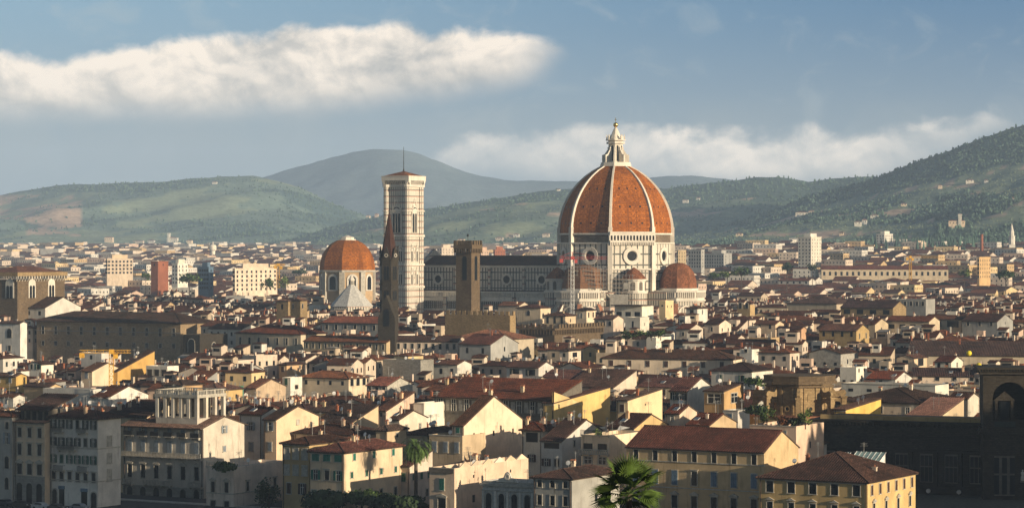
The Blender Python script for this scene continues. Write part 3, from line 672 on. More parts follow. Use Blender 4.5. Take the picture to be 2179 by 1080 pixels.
# ------------------------------------------------------------ houses
def slope(b, A, e, L, Sv, iL, iR, th=.22, corr=.55, amp=.12, mi=0):
    """one roof plane: eave from A along e for L metres, rising by Sv; the top is shortened by iL and iR; tile rows are real corrugation"""
    A = Vector(A); e = Vector(e); Sv = Vector(Sv); n = e.cross(Sv).normalized()
    tf = lambda u: max(0.0, min(1.0, u / iL if iL > 0 else 1.0, (L - u) / iR if iR > 0 else 1.0))
    if corr:
        k = max(2, int(round(L / corr))); us = []; hh = []
        for i in range(k):
            for q, h in ((0, 0), (.22, 1), (.5, 1), (.72, 0)): us.append((i + q) * L / k); hh.append(h * amp)
        us.append(L); hh.append(0)
    else: us = [0.0] + ([iL] if iL > 0 else []) + ([L - iR] if iR > 0 and abs(L - iR - iL) > .01 else []) + [L]; us = sorted(set(us)); hh = [0] * len(us)
    lo = [A + e * u + n * h for u, h in zip(us, hh)]; hi = [A + e * u + Sv * tf(u) + n * h for u, h in zip(us, hh)]
    m = len(us); vs = [tuple(p) for p in lo + hi]; fs = []
    for i in range(m - 1):
        if tf(us[i]) < 1e-6: fs.append((i, i + 1, m + i + 1))
        elif tf(us[i + 1]) < 1e-6: fs.append((i, i + 1, m + i))
        else: fs.append((i, i + 1, m + i + 1, m + i))
    b.add(vs, fs, mi)
    d = n * -th; P = [A, A + e * L, A + e * (L - iR) + Sv, A + e * iL + Sv]
    if (P[2] - P[3]).length < .02: P = P[:3]
    k = len(P); vs = [tuple(p) for p in P] + [tuple(p + d) for p in P]
    fs = [tuple(range(2 * k - 1, k - 1, -1)), (k, k + 1, 1, 0)]
    if iR == 0: fs.append((1, k + 1, k + 2, 2))
    if iL == 0: fs.append((k - 1, 2 * k - 1, k, 0))
    b.add(vs, fs, 1)

def house_geo(bw, br, W, D, zE, roof, pitch=17, corr=.55, oh=.55, z0=0.0, wm=0, rm=0):
    """walls into bw, roof into br. Footprint x in [-W,0], y in [0,D]. Returns roof height function and ridge height"""
    tp = math.tan(R(pitch)); lift = .2
    def rfn(x, y): return zE
    if roof == 'g1':
        h = D / 2 * tp
        vs = [(-W, 0, z0), (0, 0, z0), (0, D, z0), (-W, D, z0), (-W, 0, zE), (0, 0, zE), (0, D, zE), (-W, D, zE), (0, D / 2, zE + h), (-W, D / 2, zE + h)]
        bw.add(vs, [(0, 1, 5, 4), (1, 2, 6, 8, 5), (2, 3, 7, 6), (3, 0, 4, 9, 7)], wm)
        o2 = .18
        slope(br, (-W - o2, -oh, zE - oh * tp + lift), (1, 0, 0), W + 2 * o2, (0, D / 2 + oh, (D / 2 + oh) * tp), 0, 0, corr=corr, mi=rm)
        slope(br, (o2, D + oh, zE - oh * tp + lift), (-1, 0, 0), W + 2 * o2, (0, -(D / 2 + oh), (D / 2 + oh) * tp), 0, 0, corr=0, mi=rm)
        zr = zE + h + lift; rfn = lambda x, y: zE + lift + min(y, D - y) * tp
        br.box(-W - o2, o2, D / 2 - .16, D / 2 + .16, zr - .05, zr + .14, rm)
    elif roof == 'g2':
        h = W / 2 * tp
        vs = [(-W, 0, z0), (0, 0, z0), (0, D, z0), (-W, D, z0), (-W, 0, zE), (0, 0, zE), (0, D, zE), (-W, D, zE), (-W / 2, 0, zE + h), (-W / 2, D, zE + h)]
        bw.add(vs, [(0, 1, 5, 8, 4), (1, 2, 6, 5), (2, 3, 7, 9, 6), (3, 0, 4, 7)], wm)
        o2 = .18
        slope(br, (oh, -o2, zE - oh * tp + lift), (0, 1, 0), D + 2 * o2, (-(W / 2 + oh), 0, (W / 2 + oh) * tp), 0, 0, corr=corr, mi=rm)
        slope(br, (-W - oh, D + o2, zE - oh * tp + lift), (0, -1, 0), D + 2 * o2, (W / 2 + oh, 0, (W / 2 + oh) * tp), 0, 0, corr=corr, mi=rm)
        zr = zE + h + lift; rfn = lambda x, y: zE + lift + min(-x, W + x) * tp
        br.box(-W / 2 - .16, -W / 2 + .16, -o2, D + o2, zr - .05, zr + .14, rm)
    elif roof in ('hip',):
        bw.box(-W, 0, 0, D, z0, zE, wm, skip='b')
        m = min(W, D) / 2 + oh; hh = m * tp; ze = zE - oh * tp + lift; LW = W + 2 * oh; LD = D + 2 * oh
        slope(br, (-W - oh, -oh, ze), (1, 0, 0), LW, (0, m, hh), m, m, corr=corr, mi=rm)
        slope(br, (oh, -oh, ze), (0, 1, 0), LD, (-m, 0, hh), m, m, corr=corr, mi=rm)
        slope(br, (oh, D + oh, ze), (-1, 0, 0), LW, (0, -m, hh), m, m, corr=0, mi=rm)
        slope(br, (-W - oh, D + oh, ze), (0, -1, 0), LD, (m, 0, hh), m, m, corr=0, mi=rm)
        zr = ze + hh; rfn = lambda x, y: ze + (min(y, D - y, -x, W + x) + oh) * tp
        top = [(-W - oh + m, -oh + m), (oh - m, -oh + m)] if W >= D else [(oh - m, -oh + m), (oh - m, D + oh - m)]
        cs = [(-W - oh, -oh, 0), (oh, -oh, 1 if W >= D else 0), (oh, D + oh, 1)]
        if corr:
            for cx, cy, k in cs[:3]:
                q = top[k if W >= D else (0 if cy < 0 else 1)]
                br.bar((cx, cy, ze + .07), (q[0], q[1], zr + .08), .13, 5, rm)
            if (Vector(top[0]) - Vector(top[1])).length > .1: br.bar((*top[0], zr + .06), (*top[1], zr + .06), .15, 5, rm)
    elif roof == 's1':
        h = D * tp
        vs = [(-W, 0, z0), (0, 0, z0), (0, D, z0), (-W, D, z0), (-W, 0, zE), (0, 0, zE), (0, D, zE + h), (-W, D, zE + h)]
        bw.add(vs, [(0, 1, 5, 4), (1, 2, 6, 5), (2, 3, 7, 6), (3, 0, 4, 7)], wm)
        slope(br, (-W - .2, -oh, zE - oh * tp + lift), (1, 0, 0), W + .4, (0, D + oh + .2, (D + oh + .2) * tp), 0, 0, corr=corr, mi=rm)
        zr = zE + h + lift; rfn = lambda x, y: zE + lift + y * tp
    else:                                                     # flat with a parapet
        t = .28; bw.box(-W, 0, 0, D, z0, zE, wm, skip='bt'); bw.box(-W, 0, 0, t, zE, zE + .8, wm, skip='b'); bw.box(-W, 0, D - t, D, zE, zE + .8, wm, skip='b')
        bw.box(-W, -W + t, t, D - t, zE, zE + .8, wm, skip='b'); bw.box(-t, 0, t, D - t, zE, zE + .8, wm, skip='b')
        br.box(-W + .05, -.05, .05, D - .05, zE - .3, zE + .01, rm if roof == 'flat' else rm)
        zr = zE + .8; rfn = lambda x, y: zE
    return rfn, zr

WL = {}
def window_mesh(style, w, h, col, near):
    """style: p plain, o open shutters, c closed shutters, d bare dark, a arched, f white casement, t pedimented, b blind"""
    k = (style, round(w, 2), round(h, 2), col, near)
    if k in WL: return WL[k]
    b = MB(); tr, pa, sh = 0, 1, 2; s = .16 if near else .12
    fr = style in 'pocftb'
    if style == 'a':
        b.xz(arch(w + .5, h + .25, 0, -h / 2, 8), -.10, 0, tr); b.xz(arch(w, h, 0, -h / 2, 8), -.13, -.05, pa)
    else:
        if fr:
            b.box(-w / 2 - s, -w / 2, -.11, 0, -h / 2, h / 2, tr, skip='n'); b.box(w / 2, w / 2 + s, -.11, 0, -h / 2, h / 2, tr, skip='n'); b.box(-w / 2 - s, w / 2 + s, -.115, 0, h / 2, h / 2 + s * 1.3, tr, skip='n')
            b.box(-w / 2 - s * 1.4, w / 2 + s * 1.4, -.2, 0, -h / 2 - s, -h / 2, tr, skip='n')
        b.quad((-w / 2, -.025, -h / 2), (w / 2, -.025, -h / 2), (w / 2, -.025, h / 2), (-w / 2, -.025, h / 2), tr if style == 'b' else pa)
        if style in 'fo' and near:
            b.box(-.05, .05, -.07, -.02, -h / 2, h / 2, 3); b.box(-w / 2, w / 2, -.07, -.02, h * .12, h * .12 + .09, 3); b.box(-w / 2, -w / 2 + .09, -.07, -.02, -h / 2, h / 2, 3); b.box(w / 2 - .09, w / 2, -.07, -.02, -h / 2, h / 2, 3)
        if style in 'tp' and near and h > 1.9: b.box(-w / 2 - s * 2, w / 2 + s * 2, -.32, 0, h / 2 + s * 1.3, h / 2 + s * 1.3 + .16, tr)
        if style == 't': b.xz([(-w / 2 - .45, h / 2 + .4), (w / 2 + .45, h / 2 + .4), (0, h / 2 + .95)], -.34, 0, tr)
    kids = []
    if style in 'oc':
        for sg in (-1, 1):
            c = b if not near else MB()
            if style == 'o': x0, x1 = (-w - .04, -w / 2 - .02) if sg < 0 else (w / 2 + .02, w + .04)
            else: x0, x1 = (-w / 2, -.02) if sg < 0 else (.02, w / 2)
            y = -.16
            c.box(x0, x1, y, y + .05, -h / 2, h / 2, sh if not near else 0)
            if near:
                for z in (-.48, -.02, .44): c.box(x0, x1, y - .025, y, h * z, h * z + .10, 0)
                kids.append(c.mesh('shutter', [M[SHUT[col]]]))
    mats = [M['trim_stone'], M['pane'], M[SHUT.get(col, 'shutter_green')], M['frame_white']]
    WL[k] = (b.mesh('window', mats), kids); return WL[k]
def add_window(T, Fm, x, z, style, w, h, col, near, name='window'):
    me, kids = window_mesh(style, w, h, col, near)
    o = put(name, me, T, Fm @ Matrix.Translation((x, 0, z)))
    for k in kids: put('shutter', k, o)
    return o

CHIM = {}
def chimney_mesh(k):
    if k in CHIM: return CHIM[k]
    r = random.Random(k); w, d, h = r.uniform(.45, .85), r.uniform(.45, .75), r.uniform(.6, 1.5); b = MB()
    b.box(-w / 2, w / 2, -d / 2, d / 2, -.8, h, 0); b.box(-w / 2 - .1, w / 2 + .1, -d / 2 - .1, d / 2 + .1, h, h + .12, 0)
    if k % 3 == 0:
        for x in (-w / 2 + .08, w / 2 - .08): b.box(x - .07, x + .07, -d / 2, d / 2, h + .12, h + .5, 0)
        b.add([(-w / 2 - .12, -d / 2 - .12, h + .5), (w / 2 + .12, -d / 2 - .12, h + .5), (w / 2 + .12, d / 2 + .12, h + .5), (-w / 2 - .12, d / 2 + .12, h + .5), (-w / 2 - .12, 0, h + .85), (w / 2 + .12, 0, h + .85)], [(0, 1, 5, 4), (2, 3, 4, 5), (1, 2, 5), (3, 0, 4)], 1)
    else:
        for i in range(1 + k % 2): b.lathe([(.13, h + .1), (.11, h + .55)], 6, 1, 0, (i - .5 * (k % 2)) * w * .5, 0)
    CHIM[k] = b.mesh('chimney', [M[('plaster_cream', 'plaster_pink', 'plaster_beige', 'brick_red')[k % 4]], M['terracotta']]); return CHIM[k]
def small_mesh(kind):
    if kind in CHIM: return CHIM[kind]
    b = MB(); mats = [M['steel']]
    if kind == 'antenna':
        b.bar((0, 0, -.5), (0, 0, 3.2), .05, 4)
        for z, l in ((3.0, .7), (2.75, .55), (2.5, .8)): b.bar((-l, 0, z), (l, 0, z), .03, 3)
        b.bar((0, -.7, 2.85), (0, .7, 2.85), .03, 3)
    elif kind == 'satellite_dish':
        b.bar((0, .1, -.5), (0, .1, .9), .05, 4); b.M = Matrix.Translation((0, 0, 1.1)) @ Matrix.Rotation(R(70), 4, 'X'); b.lathe([(.05, -.12), (.35, -.05), (.5, .06)], 10, 1); mats = [M['steel'], M['white_metal']]
    elif kind == 'skylight':
        b.box(-.6, .6, -.8, .8, -.1, .12, 0); b.box(-.52, .52, -.72, .72, .12, .14, 1); mats = [M['white_metal'], M['pane_light']]
    CHIM[kind] = b.mesh(kind, mats); return CHIM[kind]

VIS = []       # (u0, u1, lowest visible v, Y): nothing nearer may rise above that
RES = []       # reserved footprints in the town frame (a0, a1, b0, b1)
HOUSES = []
def town(x, y): return x * .8660254 - y * .5, x * .5 + y * .8660254
def untown(a, b): return a * .8660254 + b * .5, -a * .5 + b * .8660254
GROUP = 'houses of the old town'
def house(uL, uC, uR, vE, zE=None, roof='g1', wall='cream', vb=None, yaw=30, D=None, Y=None, pitch=17, wl=None, wr=None, lab=None, roofm=None, chim=1, name='house', cat='house', group=GROUP, small=1, oh=.55, ant=None, zb=0.0):
    if Y is None: Y = F * (CAMZ - zE) / (vE - HV)
    else: zE = ZV(vE, Y)
    x, y, _ = PX(uC, 0, Y); near = Y < 720
    Wd = max(3.0, (uC - uL) * Y / F / math.cos(R(yaw)))
    if D is None: D = max(5.0, min(34.0, (uR - uC) * Y / F / max(.2, math.sin(R(yaw))))) if uR > uC + 1 else 9.0
    T = thing(name, lab, cat, (x, y, 0), -yaw, group)
    mw = M[wall if wall in M else 'plaster_' + wall]; rm = M[roofm or ('flat_roof' if roof == 'flat' else rnd.choice(['roof_tile', 'roof_tile', 'roof_tile_dark']))]
    bw, br = MB(), MB(); rf, zr = house_geo(bw, br, Wd, D, zE, roof, pitch, .55 if Y < 1150 else 0, oh, zb)
    bw.build('wall', mw, T); ro = br.build('roof', [rm, M['soffit_wood']], T)
    S_, E_ = face(-90, 0), face(0, 0); rv = random.Random(int(uL * 3 + vE))
    if near and roof != 'flat':
        for xx in (-.35, -Wd + .35):
            if rv.random() < .6: b = MB(); b.box(xx - .07, xx + .07, -.17, -.03, 0, zE - .1); b.build('drainpipe', M['soffit_wood'], T)
        b = MB(); b.box(-Wd, 0, -.16, -.003, zE - .42, zE - .12); b.build('eaves_moulding', M['trim_stone'], T)
    elif near: b = MB(); b.box(-Wd - .08, .08, -.12, -.003, zE + .62, zE + .86); b.build('coping', M['trim_stone'], T)
    def rows(spec, Fm, L, left):
        for (v, n, style, w, h, col) in spec:
            z = ZV(v, Y)
            if style == 'x': continue
            for i in range(n):
                xx = (-L + L * (i + .5) / n) if left else L * (i + .5) / n
                st = style
                if style in 'oc' and n > 1 and w < 1.6 and rv.random() < .32: st = rv.choice('ocp')
                add_window(T, Fm, xx, z, st, w, h, col, near)
    r_ = random.Random(int(uC * 7 + vE * 13))
    if wl is None:
        wl = []; n = max(1, int(Wd / r_.uniform(3.0, 4.4))); st = r_.choice('podpoc'); c = r_.choice('gdybdg'); w, h = r_.uniform(.8, 1.1), r_.uniform(1.3, 1.8)
        for k in range(2 if vb is None or vb - vE > 22 else 1): wl.append((vE + (1.9 + 3.2 * k) * F / Y, n, st, w, h, c))
    if wr is None:
        wr = []
        if uR > uC + 12 and r_.random() < .75: wr = [(vE + 2.2 * F / Y, max(1, int(D / 5.5)), r_.choice('ppdo'), .8, 1.2, 'b')]
    rows(wl, S_, Wd, True); rows(wr, E_, D, False)
    if roof != 'flat' or chim > 1:
        for k in range(chim):
            px, py = -r_.uniform(.12, .88) * Wd, r_.uniform(.25, .8) * D
            put('chimney', chimney_mesh(r_.randrange(12)), ro, Matrix.Translation((px, py, rf(px, py))))
    if small and Y < 1000:
        for kind, p in (('antenna', .9), ('antenna', .5), ('satellite_dish', .65), ('satellite_dish', .25), ('skylight', .4)):
            if r_.random() < p:
                px, py = -r_.uniform(.15, .85) * Wd, r_.uniform(.3, .7) * D
                if kind == 'skylight':
                    if roof != 'g1': continue
                    py = D * .22; Mx = Matrix.Translation((px, py, rf(px, py) + .1)) @ Matrix.Rotation(R(pitch), 4, 'X')
                else: Mx = Matrix.Translation((px, py, rf(px, py) + .1)) @ Matrix.Rotation(r_.uniform(-.6, .6), 4, 'Z')
                put(kind, small_mesh(kind), ro, Mx)
    a, b_ = town(x, y); RES.append((a - Wd - .3, a + .3, b_ - .3, b_ + D + .3))
    VIS.append((uL, max(uR, uC), vb if vb else vE + max(14, 3.6 * F / Y), Y + .45 * Wd))
    HOUSES.append(dict(T=T, u=(uL + max(uC, uR)) / 2, v=vE, w=max(uR, uC) - uL, wall=wall, roof=roof, Y=Y, lab=lab, n=len(wl)))
    return T, Wd, D, zE, rf, ro, Y

def roof_room(T, rf, Wd, D, r, near, wall):
    w, d, h = r.uniform(2.6, 4.6), r.uniform(2.6, 4.0), r.uniform(1.9, 3.0); x = -r.uniform(.1, .9) * max(.1, Wd - w) ; y = r.uniform(.25, .8) * max(.1, D - d); zb = min(rf(x, y), rf(x - w, y + d)) - .6; zt = max(rf(x - w / 2, y + d / 2), zb) + h
    b = MB(); b.M = Matrix.Translation((x, y, 0)); b2 = MB(); b2.M = b.M; house_geo(b, b2, w, d, zt, r.choice(['s1', 'hip', 'flat', 'g1', 's1']), r.uniform(10, 18), 0, .35, zb)
    o = b.build('roof_room', M['plaster_' + wall] if 'plaster_' + wall in M else M[wall], T); b2.build('roof_room_tiles', [M['roof_tile'], M['soffit_wood']], o)
    for Fm in (Matrix.Translation((x - w / 2, y, zt - 1.05)) @ face(-90, 0), Matrix.Translation((x, y + d / 2, zt - 1.05)) @ face(0, 0)):
        if r.random() < .75: me, kids = window_mesh('d', r.choice([.8, 1.0, 1.7]), 1.1, 'd', False); put('roof_room_window', me, o, Fm)
def balcony(T, Fm, x, z, w, mat='iron', d=.9, solid=False):
    b = MB()
    if solid: b.box(x - w / 2 + .02, x + w / 2 - .02, -d + .06, -d + .10, z + .01, z + .94, 0)
    b.box(x - w / 2, x + w / 2, -d, 0, z - .14, z, 1)
    if mat == 'iron':
        b.box(x - w / 2, x + w / 2, -d, -d + .05, z + .95, z + 1.02, 0)
        n = int(w / .16)
        for i in range(n + 1): xx = x - w / 2 + i * w / n; b.box(xx - .025, xx + .025, -d + .005, -d + .045, z, z + .95, 0)
        for sx in (-1, 1): b.box(x + sx * w / 2 - .03, x + sx * w / 2 + .03, -d + .06, 0, z + .95, z + 1.02, 0)
    else:
        b.box(x - w / 2, x + w / 2, -d, -d + .18, z + .85, z + 1.02, 0); n = max(2, int(w / .42))
        for i in range(n + 1): xx = x - w / 2 + .1 + i * (w - .2) / n; b.box(xx - .09, xx + .09, -d + .02, -d + .16, z, z + .85, 0)
    for i in range(max(2, int(w / 1.6))): xx = x - w / 2 + .2 + i * (w - .4) / max(1, int(w / 1.6) - 1 or 1); b.box(xx - .1, xx + .1, -d * .8, 0, z - .5, z - .14, 1)
    b.build('balcony', [M[mat if mat == 'iron' else 'trim_stone'], M['trim_stone']], T)
def course(T, Wd, D, z, h=.18, d=.12, mat='trim_stone', name='string_course'):
    b = MB(); b.box(-Wd - d, d, -d, 0, z, z + h); b.box(.003, d, 0, D, z, z + h); b.build(name, M[mat], T)

SF, EF = face(-90, 0), face(0, 0)
# ---- riverside row, left
Yr = 567
T, Wd, D, zE, *_ = house(-75, 26, 27, 886, wall='grey', roof='hip', Y=Yr + 7, D=5, vb=1070, wl=[(905, 4, 'p', .9, 1.5, 'd'), (932, 4, 'o', .9, 2.4, 'y'), (983, 4, 'a', 1.1, 2.6, 'd'), (1028, 4, 'a', 1.0, 2.6, 'd')], wr=[], lab='pale grey river house cut by the left edge of the photo')
T, Wd, D, zE, *_ = house(24, 95, 96, 900, wall='cream', roof='s1', Y=Yr + 3, D=12, vb=1070, pitch=9, roofm='roof_tile_red', wl=[(921, 3, 'p', 1.0, 2.0, 'd'), (957, 3, 'p', 1.05, 2.4, 'd'), (999, 3, 't', 1.3, 2.3, 'b')], wr=[], lab='narrow cream river house over a rusticated stone ground floor with three arches')
b = MB(); b.box(-Wd - .14, .06, -.16, -.003, 0, ZV(1013, Yr + 3)); b.build('rusticated_base', M['stone_grey'], T)
for i in range(3): b = MB(); b.M = SF; b.xz(arch(1.5, 4.6, -Wd + Wd * (i + .5) / 3, 0), -.22, -.1, 0); b.build('doorway', M['pane'], T)
b = MB(); b.box(-Wd + .3, -.3, 1.6, 10, zE - .4, zE + 2.9); b.build('attic_loggia', M['trim_dark'], T)
b = MB(); slope(b, (-Wd - .6, .6, zE + 2.7), (1, 0, 0), Wd + 1.2, (0, 10, 3.0), 0, 0); b.build('attic_roof', [M['roof_tile_dark'], M['soffit_wood']], T)
for i in range(5): b = MB(); xx = -Wd + .8 + i * (Wd - 1.6) / 4; b.box(xx - .55, xx + .45, 1.5, 1.58, zE + .5, zE + 2.4); b.build('window', M['pane'], T)
T, Wd, D, zE, *_ = house(95, 208, 247, 891, wall='white', roof='hip', Y=Yr - 2, vb=1072, roofm='roof_tile_dark', pitch=18, wl=[(904, 6, 'o', .8, 1.9, 'd'), (942, 6, 'o', .85, 1.75, 'd'), (979, 6, 'o', .85, 1.75, 'g'), (1016, 6, 'p', 1.0, 2.0, 'g')], wr=[(940, 1, 'b', 1.4, 2, 'd'), (977, 1, 'b', 1.4, 2, 'd'), (1013, 1, 'b', 1.4, 2.4, 'd')], lab='tall white river house with dark green shutters and iron balconies', chim=3)
for v, xs_, w in ((919, (-.80, -.30), 2.6), (957, (-.62,), 4.6), (1001, (-.78, -.28), 2.6)):
    for q in xs_: balcony(T, SF, Wd * q, ZV(v, Yr), w)
for v in (954, 1023): course(T, Wd, D, ZV(v, Yr), .2)
for q, w, h, ar in ((-.9, 1.2, 3.4, 1), (-.75, 1.4, 3.5, 0), (-.28, 1.6, 3.2, 0), (-.08, 1.3, 3.2, 1)):
    b = MB(); b.M = SF; x = Wd * q
    if ar: b.xz(arch(w + .5, h + .3, x, 0), -.08, 0, 1); b.xz(arch(w, h, x, 0), -.12, -.05, 0)
    else: b.box(x - w / 2, x + w / 2, -.06, 0, 0, h, 0); b.box(x - w / 2 - .1, x + w / 2 + .1, -.2, 0, h, h + .7, 2)
    b.build('shop_door', [M['pane'], M['trim_stone'], M['shutter_blue']], T)
house(206, 310, 311, 888, wall='beige', roof='s1', Y=597, D=12, vb=900, pitch=14, roofm='roof_tile_dark', wl=[], wr=[], lab='long dark tiled roof between the white shuttered house and the loggia palace', chim=3)

# ---- palace with the roof loggia
T, Wd, D, zE, rf, ro, Y4 = house(247, 433, 507, 910, wall='stucco', roof='g1', Y=585, vb=1075, pitch=15, oh=1.3, roofm='roof_tile', wl=[(921, 6, 'c', 1.0, 2.2, 'y'), (954, 6, 'c', 1.15, 2.5, 'y'), (1008, 6, 't', 1.2, 2.9, 'u'), (1059, 6, 'a', 1.5, 3.6, 'd')], wr=[(917, 1, 'o', 1.0, 1.6, 'y'), (959, 1, 'c', 1., 1.2, 'y')], lab='large beige river palace with six bays, balconies and an open columned loggia on its roof', name='palace', cat='palace', group=None, chim=0)
for i in range(6): balcony(T, SF, -Wd + Wd * (i + .5) / 6, ZV(931, Y4), 2.3, solid=True)
balcony(T, SF, -Wd / 2, ZV(975, Y4), Wd - .3, 'stone', 1.0)
for q, w in ((-.93, 2.8), (-.55, 7.4), (-.08, 3.4)): balcony(T, SF, Wd * q, ZV(1035, Y4), w, 'stone', 1.1)
b = MB(); b.box(-Wd - .1, .06, -.12, -.003, 0, ZV(1037, Y4) - .2); b.build('rusticated_base', M['stone_grey'], T)
course(T, Wd, .01, ZV(1040, Y4), .25)
# loggia: five open bays to the south, three to the east
x0, x1, y0, y1, zb, zt = -14.0, -2.6, 1.2, 11.6, rf(0, 1.2) - .4, ZV(842, Y4)
b = MB(); b.box(x0, x1, y0, y1, zb, zb + 1.8); b.build('belvedere_base', M['plaster_stucco'], T)
b = MB(); b.box(x0 - .2, x1 + .2, y0 - .2, y1 + .2, zt - .6, zt + .1)
b.build('belvedere_roof_slab', M['trim_stone'], T)
b = MB()
for (xa, xb, ya, yb) in ((x0, x1, y0, y0), (x1, x1, y0, y1), (x0, x0, y0, y1), (x0, x1, y1, y1)):
    L = math.hypot(xb - xa, yb - ya); n = int(L / .5); ex, ey = (xb - xa) / L, (yb - ya) / L
    for i in range(n + 1):
        big = i % 6 == 0; q = .2 if big else .08; px, py = xa + ex * L * i / n, ya + ey * L * i / n; b.box(px - q, px + q, py - q, py + q, zt + .1, zt + .9)
    b.box(min(xa, xb) - .14, max(xa, xb) + .14, min(ya, yb) - .14, max(ya, yb) + .14, zt + .9, zt + 1.08)
b.build('belvedere_balustrade', M['trim_stone'], T)
for i in range(6):
    for yy in (y0 + .3, y1 - .3): xx = x0 + .3 + i * (x1 - x0 - .6) / 5; b = MB(); b.box(xx - .38, xx + .38, yy - .38, yy + .38, zb + 1.8, zt - .6); b.build('column', M['plaster_stucco'], T)
for i in range(1, 3):
    for xx in (x0 + .3, x1 - .3): yy = y0 + .3 + i * (y1 - y0 - .6) / 3; b = MB(); b.box(xx - .38, xx + .38, yy - .38, yy + .38, zb + 1.8, zt - .6); b.build('column', M['plaster_stucco'], T)
b = MB(); b.box(x0 + 4.6, x1 - 1, y1 - 4.2, y1 - 4.0, zb + 1.8, zt - .6); b.box(x1 - 4.2, x1 - 4.0, y0 + 3.6, y1 - 4.2, zb + 1.8, zt - .6); b.build('belvedere_back_wall', M['trim_dark'], T)

house(507, 558, 600, 882, wall='white', roof='g1', Y=612, vb=1000, wl=[(907, 1, 'o', 1.1, 1.8, 'y'), (951, 1, 'c', 1.1, 2., 'y')], wr=[(907, 2, 'o', 1., 1.8, 'y'), (950, 2, 'c', .9, 1.8, 'y')], lab='sunlit white house with grey shutters right of the loggia palace', roofm='roof_tile_dark')
T, Wd, D, zE, *_ = house(435, 497, 598, 1001, wall='cream', roof='flat', Y=566, vb=1080, wl=[(1037, 2, 't', .95, 2.2, 'd'), (1072, 2, 'p', 1.3, 1.2, 'y')], wr=[(1037, 2, 'p', .9, 2.0, 'd')], lab='low cream terrace house with a balustrade and green creeper on top')
course(T, Wd, D, ZV(1051, 566), .2); balcony(T, SF, -Wd / 2, zE + .82, Wd, 'stone', .1)
# ---- centre bottom
house(598, 658, 660, 945, wall='tan', roof='hip', Y=556, D=16, vb=1080, wl=[(966, 3, 'b', 1.3, 2.2, 'b'), (1001, 3, 'b', 1.2, 2.0, 'b'), (1040, 2, 'o', 1.0, 2.2, 'b')], wr=[], lab='ochre brown house with blind panels beside the green-shuttered cream house', roofm='roof_tile_dark')
house(657, 732, 848, 963, wall='cream', roof='hip', Y=548, vb=1080, pitch=19, wl=[(975, 3, 'c', 1.7, 1.4, 't'), (1012, 3, 'o', 1.1, 2.0, 't'), (1056, 4, 'c', 1.2, 2.2, 'g')], wr=[(974, 3, 'c', .9, 1.35, 't'), (1012, 4, 'c', .85, 1.2, 'g'), (1058, 4, 'p', 1., 1.4, 'g')], lab='cream house with bright green shutters and a hipped roof, left of the feather palm', chim=4, roofm='roof_tile')
house(847, 872, 918, 992, wall='cream', roof='s1', Y=566, vb=1060, wl=[(1015, 1, 'c', 1.0, 1.8, 'g')], wr=[(1015, 3, 'c', .9, 1.3, 'g'), (1052, 2, 'p', 1., 1.5, 'g')], lab='low cream annex behind the feather palm trunk')
T, Wd, D, zE, *_ = house(913, 967, 1129, 1004, wall='cream', roof='flat', Y=535, vb=1080, wl=[(1031, 1, 'c', 1.0, 2.3, 't'), (1072, 1, 't', 1.8, 2.2, 'd')], wr=[(1018, 2, 'd', .5, .6, 'd'), (1066, 2, 'd', 1., 1.5, 'd')], lab='flat-roofed cream house with quoins, right of the feather palm', D=30)
b = MB(); b.box(-Wd, 0, -.3, .0, zE - .2, zE + .7); b.build('parapet', M['trim_dark'], T)
for k in range(6):
    b = MB(); b.add([(.003, 2.0 + 4.6 * k, zE + .8), (.003, 6.6 + 4.6 * k, zE + .8), (.003, 4.3 + 4.6 * k, zE + 1.9), (-.28, 2.0 + 4.6 * k, zE + .8), (-.28, 6.6 + 4.6 * k, zE + .8), (-.28, 4.3 + 4.6 * k, zE + 1.9)], [(0, 1, 2), (5, 4, 3), (0, 2, 5, 3), (1, 4, 5, 2)]); b.build('wavy_parapet', M['plaster_cream'], T)
T, Wd, D, zE, *_ = house(1026, 1136, 1140, 1036, wall='lead_white', roof='flat', Y=527, yaw=30, vb=1080, D=8, wl=[(1072, 4, 'a', 1.25, 3.6, 'd')], wr=[], lab='small ornate white pavilion with four arched windows and a carved crest', name='pavilion', cat='pavilion', group=None)
b = MB(); b.M = SF; cx = -Wd / 2; b.xz([(cx - 2.4, zE + .8), (cx + 2.4, zE + .8), (cx + 1.9, zE + 1.5), (cx + .9, zE + 1.7), (cx + .5, zE + 2.6), (cx, zE + 2.9), (cx - .5, zE + 2.6), (cx - .9, zE + 1.7), (cx - 1.9, zE + 1.5)], -.3, .1, 0, True); b.ringxz(cx, zE + 1.9, .3, .6, -.5, -.3, 12); b.build('crest', M['marble_white'], T)
course(T, Wd, D, zE - .1, .5, .4); course(T, Wd, D, zE - 1.1, .2, .2)
for i in range(5): b = MB(); xx = -Wd + .25 + i * (Wd - .5) / 4; b.box(xx - .22, xx + .22, -.3, 0, 0, zE - 1.1); b.build('pilaster', M['marble_white'], T)
T, Wd, D, zE, *_ = house(1135, 1217, 1278, 1019, wall='grey', roof='hip', Y=520, vb=1080, pitch=17, wl=[(1030, 3, 'p', 1.0, 1.5, 'd'), (1066, 3, 'p', 1.0, 1.9, 'd')], wr=[(1066, 1, 'd', 1., 1.6, 'd')], lab='grey house with a dark hipped roof just left of the fan palm', roofm='roof_tile_dark', D=20)
T, Wd, D, zE, *_ = house(1340, 1626, 1668, 962, wall='tan', roof='g1', Y=538, vb=1080, pitch=24, wl=[(977, 7, 'p', 1.05, 2.2, 'd'), (1024, 7, 'c', 1.25, 2.9, 'u'), (1076, 7, 't', 1.3, 2.6, 'u')], wr=[], lab='long tan palazzo of seven bays with a big red tiled roof behind the fan palm', chim=0, roofm='roof_tile', small=0, name='palazzo', cat='palace', group=None, D=17)
